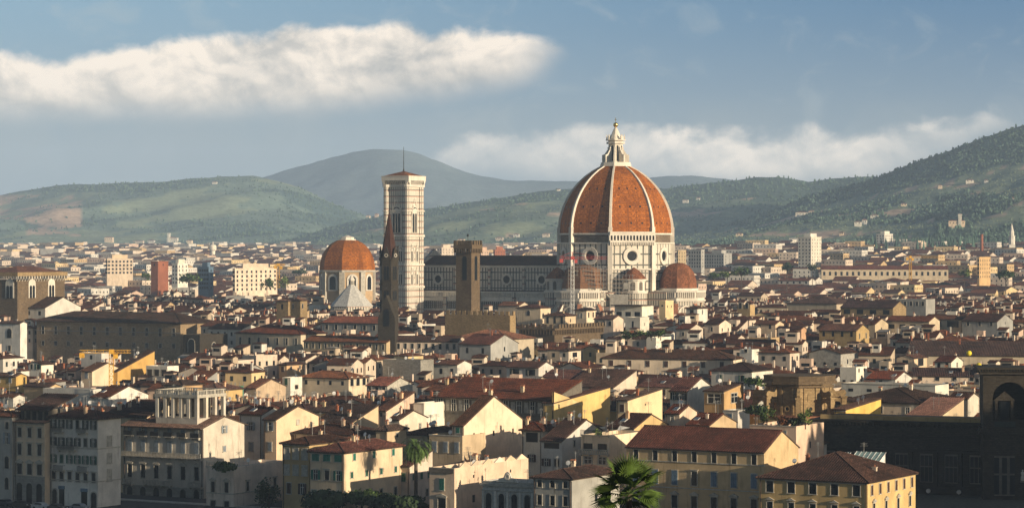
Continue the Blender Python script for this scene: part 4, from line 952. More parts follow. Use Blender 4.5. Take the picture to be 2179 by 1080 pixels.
for v in (991, 1047): course(T, Wd, .01, ZV(v, 538), .22, .14)
T, Wd, D, zE, rf, ro, Y_ = house(1627, 1846, 1970, 1026, wall='ochre', roof='hip', Y=512, vb=1080, pitch=21, wl=[(1044, 5, 'p', 1.5, 2.1, 'd'), (1086, 5, 't', 1.2, 1.6, 'y')], wr=[(1044, 6, 'c', .9, 1.9, 'b'), (1084, 4, 't', 1., 2.0, 'y')], lab='yellow house with a wide hipped roof, lower right corner, right face in sun', chim=2, roofm='roof_tile', D=25)
# glazed skylight boxes on a house behind it
for u0, u1, v0, v1, l in ((1757, 1790, 969, 984, 'small glass roof light beside the larger one above the yellow corner house'), (1803, 1866, 968, 990, 'large sloping glass roof light above the yellow corner house')):
    Y = 545; x, y, z = PX((u0 + u1) / 2, v1, Y); w = (u1 - u0) * Y / F * .5; h = (v1 - v0) * Y / F; T = thing('roof_light', l, 'skylight', (x, y, 0), -30)
    b = MB(); b.box(-w, w, 0, 5, 0, z); b.build('base', M['plaster_ochre'], T); b = MB(); b.add([(-w - .2, -.3, z + .1), (w + .2, -.3, z + .1), (w + .2, 5, z + h + .4), (-w - .2, 5, z + h + .4)], [(0, 1, 2, 3)], 0); b.add([(w, 0, z), (w, 5, z), (w, 5, z + h + .35)], [(0, 1, 2)], 1)
    for i in range(7): xx = -w - .2 + (2 * w + .4) * i / 6; b.bar((xx, -.3, z + .13), (xx, 5, z + h + .43), .06, 4, 1)
    b.build('glass', [M['glass_green'], M['white_metal']], T)
# ---- second row, centre
house(980, 987, 1116, 905, wall='cream', roof='g1', Y=588, vb=975, D=26, pitch=24, wl=[(915, 1, 'c', .8, 1.2, 't')], wr=[(928, 3, 'd', .7, 1.1, 'b')], lab='big blank sunlit cream gable with two tiny windows', roofm='roof_tile')
house(912, 984, 985, 934, wall='beige', roof='flat', Y=585, vb=978, D=10, wl=[(952, 3, 'c', 1.0, 2.2, 'y')], wr=[], lab='beige terrace house with potted plants left of the blank cream gable')
house(812, 824, 863, 915, wall='cream', roof='hip', Y=596, vb=945, D=8, pitch=26, wl=[], wr=[(927, 1, 'p', .8, .9, 'd')], lab='little cream tower house with a pyramid roof above the feather palm', roofm='roof_tile_dark')
house(560, 588, 678, 893, wall='cream', roof='g1', Y=604, vb=930, wl=[(907, 1, 'o', 1.0, 1.9, 'y'), (950, 1, 'c', .9, 1.9, 'y')], wr=[(902, 1, 'b', 1., 1., 'd')], lab='weathered cream gable house above the ochre brown house', D=17, roofm='roof_tile_dark')
house(620, 760, 800, 926, wall='beige', roof='hip', Y=600, vb=940, wl=[], wr=[], lab='low dark tiled roofs behind the green-shuttered cream house', chim=4, roofm='roof_tile_dark', D=12)
house(660, 740, 800, 905, wall='beige', roof='s1', Y=630, vb=920, wl=[], wr=[], lab='dark mossy roof left of the little cream tower house', roofm='roof_tile_dark', chim=3)
house(805, 822, 878, 874, wall='pink', roof='s1', Y=648, vb=893, wl=[(882, 1, 'd', .6, .9, 'd')], wr=[(882, 1, 'b', 1, 1, 'd')], lab='small peach coloured house stepping up above the little tower house')
house(828, 850, 905, 893, wall='cream', roof='g1', Y=622, vb=925, wl=[(915, 1, 'f', .8, 1.5, 'd')], wr=[(912, 2, 'f', .9, 1.6, 'd')], lab='cream gable with two white doors above the feather palm')
house(896, 902, 983, 864, wall='white', roof='flat', Y=655, vb=902, wl=[], wr=[(886, 1, 'p', .9, 1.3, 'd')], lab='stained white block below the painted palace', D=20)
house(860, 915, 985, 925, wall='beige', roof='hip', Y=606, vb=940, wl=[], wr=[], lab='dark roof right of the feather palm crown', roofm='roof_tile_dark')
# painted palace and the two yellow walls
T, Wd, D, zE, *_ = house(920, 1176, 1180, 851, wall='trim_dark', roof='s1', Y=648, vb=889, D=15, pitch=15, oh=1.0, wl=[(868, 9, 'f', 1.3, 2.9, 'd')], wr=[], lab='long palace whose dark upper storey is painted with pale framed panels', roofm='roof_tile', chim=2, name='palace', cat='palace', group=None)
course(T, Wd, .01, ZV(884, 648), .4, .3, 'trim_dark')
for i in range(10):
    b = MB(); xx = -Wd + Wd * (i + .04) / 9; b.box(xx - .55, xx + .55, -.05, 0, ZV(880, 648), ZV(857, 648), 0); b.box(xx - .38, xx + .38, -.07, -.051, ZV(879, 648), ZV(858, 648), 1)
    for q in range(5): b.box(xx - .2, xx + .2, -.09, -.071, ZV(878 - 4 * q, 648), ZV(876 - 4 * q, 648), 0)
    b.build('painted_panel', [M['trim_stone'], M['concrete']], T)
T, Wd, D, zE, *_ = house(1176, 1179, 1318, 858, wall='yellow', roof='s1', Y=645, vb=897, D=29, pitch=5, wl=[], wr=[], lab='broad bright yellow side wall in full sun beside the painted palace', roofm='roof_tile', chim=0, small=0)
b = MB(); b.add([(.004, 0, zE - 1), (.004, 15, zE - 1), (.004, 7, zE + 1.2), (.004, 0, zE + 2.8)], [(0, 1, 2, 3)]); b.add([(-.5, 0, zE - 1), (-.5, 15, zE - 1), (-.5, 7, zE + 1.2), (-.5, 0, zE + 2.8)], [(3, 2, 1, 0)]); b.add([(.004, 0, zE + 2.8), (.004, 7, zE + 1.2), (-.5, 7, zE + 1.2), (-.5, 0, zE + 2.8)], [(0, 1, 2, 3)]); b.build('raised_gable', M['plaster_yellow'], T)
house(1316, 1336, 1418, 852, wall='yellow', roof='s1', Y=628, vb=905, D=18, pitch=6, wl=[(868, 1, 'c', 1.0, 1.8, 'b')], wr=[(864, 1, 'd', .5, .5, 'd')], lab='second bright yellow wall, square and plain, right of the long one')
# houses in front of the yellow walls
house(1110, 1154, 1196, 916, wall='white', roof='hip', Y=588, vb=1000, D=13, pitch=16, wl=[(930, 1, 'd', 3.0, 2.2, 'd'), (975, 1, 'o', 1., 1.6, 'b')], wr=[(908, 1, 'd', .5, .7, 'd')], lab='white house with a wide dark loggia window under a spreading roof', roofm='roof_tile')
house(1152, 1196, 1300, 938, wall='white', roof='g1', Y=580, vb=1000, pitch=20, wl=[(946, 1, 'd', 3.8, 1.7, 'd'), (984, 2, 'c', 1.1, 1.6, 'b')], wr=[(946, 2, 'p', .7, 1.3, 'd')], lab='white house with a steep lean roof and drainpipes down its lit side', D=22, roofm='roof_tile')
T, Wd, D, zE, *_ = house(1237, 1297, 1380, 934, wall='cream', roof='flat', Y=566, vb=990, wl=[(952, 2, 'd', 2.2, 1.6, 'd'), (980, 2, 'f', 1.9, 1.4, 'd')], wr=[], lab='stepped cream house with two dark verandas, left of the tan palazzo', chim=0)
balcony(T, SF, -Wd / 2, zE + .85, Wd, 'iron', .3); balcony(T, SF, -Wd / 2, ZV(966, 566), Wd, 'stone', .9)
house(1296, 1350, 1418, 911, wall='ochre', roof='g1', Y=582, vb=960, pitch=18, D=16, wl=[(920, 2, 'd', 2.0, 1.9, 'd'), (958, 1, 'd', 1., 1., 'd')], wr=[], lab='ochre gabled house with a white awning over its roof terrace', roofm='roof_tile_dark')
house(1416, 1446, 1468, 880, wall='cream', roof='g1', Y=606, vb=905, D=9, pitch=20, wl=[(889, 1, 'f', .8, 1.3, 'd')], wr=[], lab='cream house with one white window under a ribbed roof, right of the yellow walls')
house(1500, 1541, 1582, 833, wall='orange', roof='s1', Y=640, vb=880, D=11, pitch=8, wl=[(848, 1, 'f', 3.4, 2.2, 'd')], wr=[(848, 1, 'f', 3.4, 2.2, 'd')], lab='orange house with two wide white veranda windows')
house(1427, 1463, 1502, 832, wall='white', roof='g1', Y=652, vb=872, D=15, pitch=21, wl=[(843, 2, 'o', 1., 1.7, 'd')], wr=[], lab='white gabled house with a glass roof lantern, left of the orange house', roofm='roof_tile')
house(1463, 1510, 1572, 905, wall='tan', roof='g1', Y=596, vb=925, wl=[(914, 1, 'a', 1.4, 2.2, 'd')], wr=[], lab='low tan rooms with red lean roofs behind the tan palazzo', D=14)
house(1540, 1570, 1600, 880, wall='white', roof='flat', Y=618, vb=905, wl=[(886, 1, 'c', .8, 1.2, 'u')], wr=[], lab='small pale grey roof hut beside the roof garden')
T, Wd, D, zE, *_ = house(1600, 1694, 1784, 914, wall='pink', roof='flat', Y=574, vb=970, D=15, pitch=19, wl=[(925, 2, 'c', .9, 1.5, 'u')], wr=[(950, 1, 'd', .7, 1.4, 'b')], lab='peach house with a sunlit end wall under the roof garden', roofm='roof_tile_dark', chim=3)
# right of the stone rotunda
house(1800, 1960, 2100, 858, wall='cream', roof='hip', Y=668, vb=885, D=26, pitch=15, wl=[(874, 3, 'f', 1.1, 1.5, 'd')], wr=[(874, 6, 'f', 1.0, 1.6, 'd')], lab='wide dark hipped roof over cream walls behind the dark library', roofm='roof_tile_dark', chim=4)
house(1780, 1800, 1940, 872, wall='yellow', roof='s1', Y=635, vb=895, D=22, pitch=4, wl=[], wr=[], lab='low yellow lit wall just behind the dark library cornice', chim=0)
house(1935, 2000, 2100, 886, wall='cream', roof='s1', Y=628, vb=897, D=16, pitch=12, wl=[], wr=[], lab='low red roof running behind the library parapet', roofm='roof_tile_red', chim=0)
house(1804, 1990, 2002, 826, wall='white', roof='flat', Y=705, vb=842, D=10, wl=[(834, 5, 'd', 1.4, .8, 'd')], wr=[], lab='long low white attic wall with five slots right of the stone rotunda')
house(2022, 2060, 2096, 848, wall='white', roof='g1', Y=662, vb=862, D=8, wl=[(856, 1, 'p', .9, 1.2, 'd')], wr=[], lab='tiny white house with one window left of the library tower')
# ---- middle distance: large pieces first
T, Wd, D, zE, *_ = house(43, 384, 388, 686, zE=25, wall='stone_palace', roof='hip', vb=772, D=22, pitch=17, oh=1.5, wl=[(707, 11, 'p', 1.5, 3.2, 'd'), (736, 11, 'p', 1.5, 1.8, 'd')], wr=[], lab='long brown stone palace with two rows of eleven windows under a dark roof', roofm='roof_tile_dark', chim=0, small=0, name='palace', cat='palace', group=None)
course(T, Wd, .01, ZV(722, 998), .3, .15, 'stone_grey')
house(-60, 43, 44, 688, Y=1036, wall='white', roof='g1', vb=745, D=4, wl=[(709, 2, 'a', 2.2, 3.6, 'd'), (741, 2, 'p', 1.4, 2., 'd')], wr=[], lab='white wing with an arched window at the left end of the stone palace', roofm='roof_tile_dark')
house(-60, 96, 150, 655, zE=29, wall='white', roof='g1', vb=672, D=24, pitch=20, wl=[(666, 6, 'd', 1.4, 1.8, 'd')], wr=[], lab='white house under a broad dark roof in front of the square stone hall', roofm='roof_tile_dark')
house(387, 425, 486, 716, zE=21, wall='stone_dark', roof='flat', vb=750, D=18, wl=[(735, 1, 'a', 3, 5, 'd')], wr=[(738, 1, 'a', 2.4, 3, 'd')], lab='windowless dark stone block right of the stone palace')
house(493, 640, 652, 711, zE=22, wall='beige', roof='hip', vb=748, D=17, pitch=18, wl=[(727, 7, 'p', 1., 2.6, 'd')], wr=[], lab='beige range with tall narrow windows right of the dark stone block', roofm='roof_tile')
house(638, 822, 826, 729, zE=20, wall='beige', roof='g1', vb=752, D=12, pitch=16, wl=[(738, 13, 'p', .95, 2.0, 'd')], wr=[], lab='very long beige range of small windows below the spired tower', roofm='roof_tile')
house(824, 974, 980, 727, zE=20.4, wall='cream', roof='g1', vb=748, D=12, pitch=16, yaw=14, wl=[(737, 10, 'p', 1.0, 2.0, 'd')], wr=[], lab='long cream range continuing right below the spired tower', roofm='roof_tile')
house(680, 806, 812, 688, zE=25, wall='grey', roof='g1', vb=708, D=14, pitch=18, wl=[(697, 6, 'p', 1.4, 2.0, 'd')], wr=[], lab='pale grey hall with a long red roof left of the spired tower', roofm='roof_tile_red')
house(587, 613, 664, 640, zE=33, wall='stone_gold', roof='hip', vb=668, D=14, wl=[(652, 1, 'd', 1., 2.2, 'd')], wr=[(652, 2, 'p', 1., 2., 'd')], lab='square golden stone tower house with a low pyramid roof', roofm='roof_tile_red')
house(960, 1080, 1090, 722, zE=21, wall='beige', roof='hip', vb=730, D=20, wl=[], wr=[], lab='broad red hipped roof below the golden battlements', roofm='roof_tile_red', chim=0)
house(977, 1044, 1138, 733, zE=20, wall='grey', roof='g1', vb=766, D=20, pitch=18, wl=[(746, 2, 'd', 1.0, 2., 'd')], wr=[(744, 1, 'd', 1., 1.6, 'd')], lab='grey house with a rough stone gable left of the garden terrace', roofm='roof_tile')
house(594, 610, 656, 776, zE=17, wall='orange', roof='hip', vb=804, D=10, pitch=19, wl=[(785, 1, 'c', 1., 1.6, 'b')], wr=[(783, 2, 'p', .7, 1.1, 'y')], lab='small orange house with a hipped roof above the cream pilaster house')
house(634, 742, 786, 805, zE=15.5, wall='cream', roof='hip', vb=845, D=10, pitch=19, wl=[(815, 4, 'd', .9, 1.3, 'd')], wr=[(812, 3, 'a', 1.6, 2.6, 'd')], lab='cream house with thin brown pilasters under a red hipped roof', roofm='roof_tile_red')
house(812, 895, 901, 771, zE=18, wall='stone_grey', roof='flat', vb=806, D=8, wl=[], wr=[], lab='blank rough stone wall block among the middle roofs', roofm='flat_roof')
house(903, 973, 1002, 776, zE=17, wall='white', roof='g1', vb=796, D=9, pitch=15, wl=[(790, 3, 'd', 1.1, 1.8, 'd')], wr=[], lab='white house with a long red roof right of the blank stone wall')
house(1078, 1146, 1170, 782, zE=16.5, wall='white', roof='g1', vb=816, D=10, pitch=18, wl=[(792, 2, 'o', 1.7, 2.0, 'd')], wr=[(795, 1, 'd', 1., 2., 'd')], lab='white house with two large dark-shuttered windows and a red roof', roofm='roof_tile')
house(779, 824, 882, 821, zE=14.5, wall='trim_stone', roof='g1', vb=845, D=14, pitch=17, wl=[(833, 3, 'f', 1.1, 2.6, 'd')], wr=[], lab='house with three tall framed windows and a plain lit peach gable', roofm='roof_tile_red')
T, Wd, D, zE, *_ = house(1285, 1556, 1566, 765, zE=17.2, wall='cream', roof='hip', vb=795, D=14, yaw=20, pitch=20, wl=[(776, 7, 'c', 1.3, 2.0, 'b')], wr=[], lab='long cream house with seven brown-shuttered windows under one dark roof', roofm='roof_tile_dark', chim=5)
house(1191, 1210, 1256, 746, zE=19, wall='cream', roof='hip', vb=770, D=9, wl=[(755, 1, 'd', 1., 1.4, 'd')], wr=[(755, 1, 'd', 3.4, 1.7, 'd')], lab='cream turret room with one wide dark window above the middle roofs')
house(1134, 1204, 1206, 818, zE=14.2, wall='cream', roof='s1', vb=828, D=12, pitch=17, wl=[(823, 2, 'd', 1., 1., 'd')], wr=[], lab='ribbed red roof over cream walls left of the turret room roof', roofm='roof_tile')
house(1203, 1305, 1307, 825, zE=13.8, wall='cream', roof='s1', vb=842, D=15, pitch=17, wl=[(835, 3, 'o', 1., 1.2, 'y')], wr=[], lab='wide ribbed red roof with three shuttered windows beneath', roofm='roof_tile')
house(1303, 1335, 1348, 800, zE=16.4, wall='tan', roof='hip', vb=842, D=7, pitch=24, wl=[(804, 1, 'f', 1.9, 1.2, 'd')], wr=[], lab='tan square turret with a white double window and pointed cap roof')
house(1360, 1430, 1437, 824, zE=13.6, wall='beige', roof='g1', vb=850, D=15, pitch=18, wl=[(836, 2, 'c', 1.4, 2.1, 'b')], wr=[], lab='beige house with two dark doors right of the tan turret', roofm='roof_tile')
T, Wd, D, zE, rf, ro, Y_ = house(1517, 1600, 1668, 790, zE=16, wall='white', roof='hip', vb=832, D=16, pitch=18, wl=[(805, 2, 'o', 1.0, 2., 'g')], wr=[(806, 2, 'o', 1.1, 2., 'y')], lab='white house with a planted loggia under a dark hipped roof', roofm='roof_tile_dark')
house(1575, 1600, 1610, 748, zE=18.6, wall='white', roof='flat', vb=768, D=6, wl=[(746, 1, 'f', 1.2, 1.1, 'd')], wr=[], lab='white lift hut on the roofs above the planted loggia')
# in front of the cathedral
house(1158, 1203, 1223, 672, zE=26.5, wall='cream', roof='hip', vb=692, D=9, wl=[(681, 3, 'd', 1.1, 2.8, 'd')], wr=[(682, 1, 'd', .8, 1.4, 'd')], lab='cream house with a row of dark doors below the scaffolded tribune')
house(1225, 1248, 1268, 660, zE=28.5, wall='cream', roof='hip', vb=692, D=8, wl=[(671, 1, 'b', 1.4, 2, 'd')], wr=[(670, 2, 'd', 1.1, 2.2, 'd')], lab='cream tower room with a pyramid roof under the red crane')
house(1265, 1305, 1312, 679, zE=25.6, wall='cream', roof='g1', vb=695, D=9, wl=[(688, 3, 'a', 1.1, 2, 'd')], wr=[], lab='low cream house with arched openings right of the tower room')
T, Wd, D, zE, *_ = house(1309, 1366, 1388, 655, zE=29, wall='white', roof='flat', vb=690, D=11, wl=[(668, 3, 'd', 2.6, 1.9, 'd')], wr=[], lab='modern white penthouse with a dark flat canopy before the cathedral')
b = MB(); b.box(-Wd - .8, .6, -2.2, 8, zE + .85, zE + 1.3); b.build('canopy', M['soffit_wood'], T)
house(1332, 1362, 1377, 679, zE=26.4, wall='white', roof='flat', vb=704, D=8, wl=[(690, 1, 'd', .8, 2.6, 'd')], wr=[(690, 1, 'd', .5, 1.2, 'd')], lab='plain white stair block below the modern penthouse')
house(1403, 1416, 1434, 643, zE=31, wall='yellow', roof='flat', vb=680, D=8, wl=[(650, 1, 'd', .8, .8, 'd')], wr=[(652, 2, 'd', .7, 1., 'd')], lab='slim pale yellow tower block in front of the right tribune')
house(1461, 1484, 1508, 656, zE=29, wall='white', roof='hip', vb=676, D=10, wl=[(664, 1, 'd', 1.8, 2.2, 'd')], wr=[(664, 1, 'd', .8, 2, 'd')], lab='white cube house with a small hipped roof right of the tribune')
house(1100, 1150, 1166, 655, zE=29, wall='cream', roof='hip', vb=690, D=9, wl=[(666, 1, 'a', 1.2, 2.2, 'd')], wr=[(672, 2, 'a', 1.2, 2.4, 'd')], lab='cream loggia house with arches below the nave wall')
house(1060, 1105, 1112, 650, zE=29.6, wall='beige', roof='g1', vb=662, D=9, wl=[], wr=[], lab='beige house with a flat red roof against the nave wall', roofm='roof_tile_red')
house(1180, 1213, 1235, 658, zE=24, wall='white', roof='g1', vb=668, D=8, lab='white gabled house squeezed below the red crane mast', wl=[], wr=[])
# right half, middle distance
T, Wd, D, zE, *_ = house(1750, 2018, 2030, 573, zE=36.5, wall='beige', roof='g1', vb=592, D=20, pitch=16, yaw=4, wl=[(582, 22, 'd', 1.9, 3.3, 'd')], wr=[], lab='very long beige building with a regular row of dark windows in the far middle', roofm='roof_tile_red', chim=0, small=0)
house(1940, 2230, 2236, 758, zE=17.5, wall='beige', roof='g1', vb=775, D=32, pitch=15, yaw=14, wl=[], wr=[], lab='huge plain dark brown roof near the yellow balls at the right edge', roofm='roof_tile', chim=2, small=0)
house(1748, 1822, 1856, 704, zE=23, wall='tan', roof='g1', vb=738, D=13, pitch=19, wl=[(711, 4, 'd', 1., 1.9, 'd')], wr=[(715, 2, 'p', .8, 2., 'y')], lab='tan gabled house with a sunlit end wall among the right-hand roofs', roofm='roof_tile')
house(1856, 1862, 1889, 690, zE=24, wall='tan', roof='g1', vb=715, D=14, wl=[], wr=[(705, 1, 'd', 1., 3, 'd')], lab='narrow tan end wall behind the gabled tan house', roofm='roof_tile')
house(2054, 2122, 2182, 684, zE=25, wall='grey', roof='g1', vb=714, D=19, pitch=16, wl=[(689, 3, 'p', 1.1, 1.7, 'd')], wr=[(688, 1, 'd', .8, 1, 'd')], lab='grey house with a tall white sunlit gable at the right edge', roofm='roof_tile_dark')
house(1893, 1977, 1980, 684, zE=25, wall='beige', roof='g1', vb=702, D=12, pitch=17, wl=[(695, 4, 'd', 2.4, 1.8, 'd')], wr=[], lab='beige house with four dark attic openings under a red roof', roofm='roof_tile')
house(1979, 2046, 2052, 680, zE=25.4, wall='beige', roof='g1', vb=700, D=12, pitch=14, wl=[(689, 2, 'f', 5, 2.6, 'd')], wr=[], lab='beige house with two wide glazed attic windows', roofm='roof_tile')
house(1726, 1789, 1846, 752, zE=19, wall='concrete', roof='g2', vb=780, D=12, pitch=15, wl=[(774, 3, 'd', 1., 1., 'd')], wr=[(770, 1, 'd', 1., 1.6, 'd')], lab='bare grey concrete gable house with a white vent pipe', roofm='roof_tile_dark')
house(1790, 1822, 1848, 786, zE=16.2, wall='white', roof='flat', vb=822, D=9, wl=[(812, 2, 'd', 1., 1.2, 'd')], wr=[(788, 2, 'd', 1., 1.2, 'b'), (806, 1, 'd', 1.4, 2., 'b')], lab='white stepped house with a brown door behind the stone rotunda')
house(1911, 1945, 1992, 762, zE=17.6, wall='cream', roof='g2', vb=783, D=12, pitch=17, wl=[(772, 1, 'd', 2., 2., 'd')], wr=[(771, 1, 'f', 5, 2.6, 'd')], lab='cream veranda house with a big white-framed glass front')
house(1992, 2024, 2063, 770, zE=17, wall='white', roof='g1', vb=786, D=11, wl=[(777, 2, 'd', 1., 1.6, 'd')], wr=[(777, 1, 'd', 1., 1.6, 'd')], lab='white low house right of the glass-fronted veranda house')
house(1944, 2086, 2094, 801, zE=14.8, wall='cream', roof='g1', vb=815, D=14, pitch=17, yaw=12, wl=[(806, 4, 'f', 1.3, 1.2, 'd')], wr=[], lab='long dark roof over a cream wall left of the library tower', roofm='roof_tile_dark', chim=4)
house(1847, 1905, 1976, 807, zE=14.4, wall='white', roof='g1', vb=823, D=14, pitch=16, wl=[(815, 1, 'd', 1., 1.6, 'd')], wr=[], lab='white gabled house with a red roof above the long white attic wall', roofm='roof_tile_red')
house(1796, 1900, 1912, 655, zE=28, wall='stone_gold', roof='g1', vb=672, D=16, pitch=19, wl=[(664, 4, 'd', 3, 2, 'd')], wr=[], lab='stone hall with a great plain red roof, right middle distance', roofm='roof_tile', chim=0)
house(1680, 1780, 1792, 646, zE=29, wall='beige', roof='hip', vb=658, D=24, wl=[], wr=[], lab='wide dark red church roof left of the stone hall', roofm='roof_tile', chim=0)
house(1912, 1970, 1976, 640, zE=30, wall='grey', roof='flat', vb=668, D=12, wl=[(646, 5, 'p', 1.2, 2., 'd')], wr=[], lab='grey flat-topped block behind the stone hall')
house(1660, 1722, 1724, 597, zE=28, wall='white', roof='g1', vb=604, D=12, wl=[(601, 5, 'd', 1.6, 1.8, 'd')], wr=[], lab='white office house with a row of teal windows, far right middle', roofm='roof_tile_red')
# left, small houses around the yellow crane
for a in ((57, 88, 108, 775, 17.5, 'g2', 'white', 798, [(780, 2, 'o', 1.1, 1.6, 'g')], 'white gable with green shutters below the stone palace'),
          (242, 250, 314, 790, 16, 's1', 'orange', 808, [], 'bright orange wall under a sloping roof beside the yellow crane'),
          (168, 216, 226, 755, 19, 'flat', 'white', 777, [(760, 1, 'd', 1., 1.4, 'd')], 'pale square roof room left of the yellow crane'),
          (170, 196, 248, 790, 16.4, 'g1', 'cream', 816, [(797, 1, 'c', 1.2, 2.2, 'y')], 'cream gabled house just left of the yellow crane mast'),
          (-20, 34, 36, 801, 15.5, 'g1', 'ochre', 826, [(808, 2, 'c', 1., 1.6, 'y')], 'ochre house at the left edge below the stone palace'),
          (45, 106, 110, 823, 14.4, 'g1', 'tan', 832, [], 'tan low house right of the ochre one at the left edge'),
          (307, 356, 376, 784, 17, 'flat', 'white', 803, [(793, 3, 'f', 2., 2., 'd')], 'white roof terrace room with a glass front'),
          (520, 545, 600, 826, 14, 'g1', 'tan', 855, [], 'tan house end right of the green scaffold net'),
          (80, 192, 196, 834, 13.6, 'flat', 'white', 852, [], 'long blank white terrace wall above the river houses'),
          (190, 230, 300, 846, 13, 'g1', 'white', 866, [], 'white low gables behind the river houses'),
          (-40, 28, 44, 846, 13, 'g1', 'white', 868, [(855, 2, 'c', 1., 1.4, 'y')], 'white attic with grey shutters above the left river houses'),
          (600, 618, 640, 808, 15, 'flat', 'white', 830, [(812, 1, 'c', 1., 2., 'g')], 'white wall with one green shutter below the orange house'),
          (1440, 1468, 1500, 700, 23, 'g1', 'cream', 716, None, 'cream gable at the right of the garden terrace'),
          (1376, 1396, 1432, 722, 21.5, 'flat', 'white', 742, [], 'peeling white terrace wall below the garden terrace'),
          (1500, 1530, 1560, 690, 24.5, 'g1', 'cream', 705, None, 'cream house with a bright end among dark roofs right of the cathedral'),
          (1570, 1596, 1606, 652, 29, 'flat', 'tan', 672, [(650, 2, 'a', 1.2, 2.6, 'd')], 'tan bell turret with twin arches right of the tribune'),
          (1607, 1650, 1672, 690, 24.5, 'g1', 'cream', 705, [(694, 2, 'd', 1., 2., 'd')], 'cream house with two dark windows right of the bell turret'),
          (1655, 1705, 1712, 700, 23.5, 'g1', 'pink', 716, None, 'pinkish house in the right middle roofs left of the gabled tan house')):
    house(a[0], a[1], a[2], a[3], zE=a[4], roof=a[5], wall=a[6], vb=a[7], wl=a[8], wr=[] if a[8] == [] else None, lab=a[9], roofm='flat_roof' if a[5] == 'flat' else None)

# ---- dark library with its corner tower, and the stone rotunda
def library():
    Y = 590; x, y, _ = PX(2110, 0, Y); T = thing('library', 'huge dark stone library in deep shade, its long cornice ending in a corner tower', 'library', (x, y, 0), -24)
    W_ = (2110 - 1752) * Y / F / math.cos(R(24)); zt = ZV(905, Y)
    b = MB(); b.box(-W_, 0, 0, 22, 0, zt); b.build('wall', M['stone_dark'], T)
    b = MB(); b.box(-W_ - 1.1, 0, -1.2, 22, zt, zt + .5); b.box(-W_ - .6, 0, -.7, 0, zt - .5, zt)
    n = 46
    for i in range(n): xx = -W_ + (i + .5) * W_ / n; b.box(xx - .2, xx + .2, -1.0, -.02, zt - .6, zt - .05)
    b.build('cornice', M['stone_dark'], T)
    b = MB(); b.box(-W_, 0, -.25, 0, zt - 3.4, zt - 2.9); b.box(-W_, 0, -.35, 0, zt - 6.3, zt - 5.8); b.box(-W_, 0, -.3, 0, zt - 14.4, zt - 13.8); b.build('string_course', M['stone_dark'], T)
    b = MB(); b.box(-W_ + 1, -1, 1.0, 1.3, zt + .5, zt + 1.5); b.build('parapet', M['plaster_tan'], T)
    for i in range(7):
        xx = -W_ + (i + .6) * W_ / 7.2; b = MB(); b.box(xx - 1.5, xx + 1.5, -.2, 0, zt - 13, zt - 6.6, 0)
        for q in (-.95, 0, .95):
            for z0_, z1_ in ((-12.8, -9.6), (-9.3, -7.0)): b.box(xx + q - .4, xx + q + .4, -.24, -.19, zt + z0_, zt + z1_, 1)
        b.build('window', [M['trim_dark'], M['pane']], T)
        b = MB(); b.box(xx + 1.9, xx + 2.5, -.5, 0, zt - 13.8, zt - 6.3); b.build('pilaster', M['stone_dark'], T)
    for u in (1985, 2046):
        xx = (u - 2110) * Y / F / math.cos(R(24)); b = MB(); b.M = SF; b.xz([(xx + .5 * math.cos(R(t)), ZV(1048, Y) + .5 * math.sin(R(t))) for t in range(0, 360, 24)], -.5, -.2); b.build('roundel', M['marble_white'], T)
    # corner tower
    Y2 = 583; x2, y2, _ = PX(2092, 0, Y2); T2 = thing('library_tower', 'dark stone corner tower of the library with an arched niche under a heavy cornice', 'tower', (x2, y2, 0), -6)
    zt = ZV(782, Y2); zm = ZV(922, Y2); L = 13.0
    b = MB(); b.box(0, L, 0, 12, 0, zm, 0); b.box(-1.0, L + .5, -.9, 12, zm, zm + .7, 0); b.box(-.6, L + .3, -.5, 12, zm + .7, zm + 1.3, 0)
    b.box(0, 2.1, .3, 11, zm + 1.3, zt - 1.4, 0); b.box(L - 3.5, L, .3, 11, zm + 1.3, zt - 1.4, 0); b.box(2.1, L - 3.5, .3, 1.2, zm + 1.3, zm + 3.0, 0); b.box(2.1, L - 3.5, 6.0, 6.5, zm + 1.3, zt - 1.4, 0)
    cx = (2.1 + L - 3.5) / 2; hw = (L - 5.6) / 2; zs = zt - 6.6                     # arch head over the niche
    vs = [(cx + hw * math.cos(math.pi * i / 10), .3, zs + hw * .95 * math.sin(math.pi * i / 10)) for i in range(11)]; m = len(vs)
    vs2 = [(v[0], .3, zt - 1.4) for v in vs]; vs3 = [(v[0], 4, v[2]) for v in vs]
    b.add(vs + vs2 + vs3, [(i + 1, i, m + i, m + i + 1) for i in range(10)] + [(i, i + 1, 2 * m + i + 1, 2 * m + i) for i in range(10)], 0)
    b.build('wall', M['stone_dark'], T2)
    b = MB(); b.box(-.7, L, -.5, 12, zt - 1.4, zt - .8); b.box(-1.3, L, -1.1, 12, zt - .3, zt + .1)
    for i in range(22): xx = -.9 + i * .62; b.box(xx, xx + .3, -.9, -.4, zt - .8, zt - .3)
    b.box(-.7, L, -.45, 12, zt - .8, zt - .3); b.build('cornice', M['stone_dark'], T2)
    b = MB(); b.M = Matrix.Identity(4); b.box(2.6, 3.2, .6, 1.3, zm + 3, zs - .6); b.box(6.0, 6.6, .6, 1.3, zm + 3, zs - .6); b.add([(2.2, .5, zs - .6), (7.1, .5, zs - .6), (4.65, .5, zs + 1.5), (2.2, 1.6, zs - .6), (7.1, 1.6, zs - .6), (4.65, 1.6, zs + 1.5)], [(0, 1, 2), (0, 2, 5, 3), (1, 4, 5, 2)]); b.build('aedicule', M['stone_dark'], T2)
    b = MB(); b.M = SF; b.xz(arch(1.9, 5.0, 4.6, zm + 3.0), -.02, .0); b.M = None
    b2 = MB(); b2.M = Matrix.Translation((4.6, 1.25, zm + 3.0)); b2.xz(arch(1.9, 5.0, 0, 0), -.08, 0); b2.build('niche', M['pane'], T2)
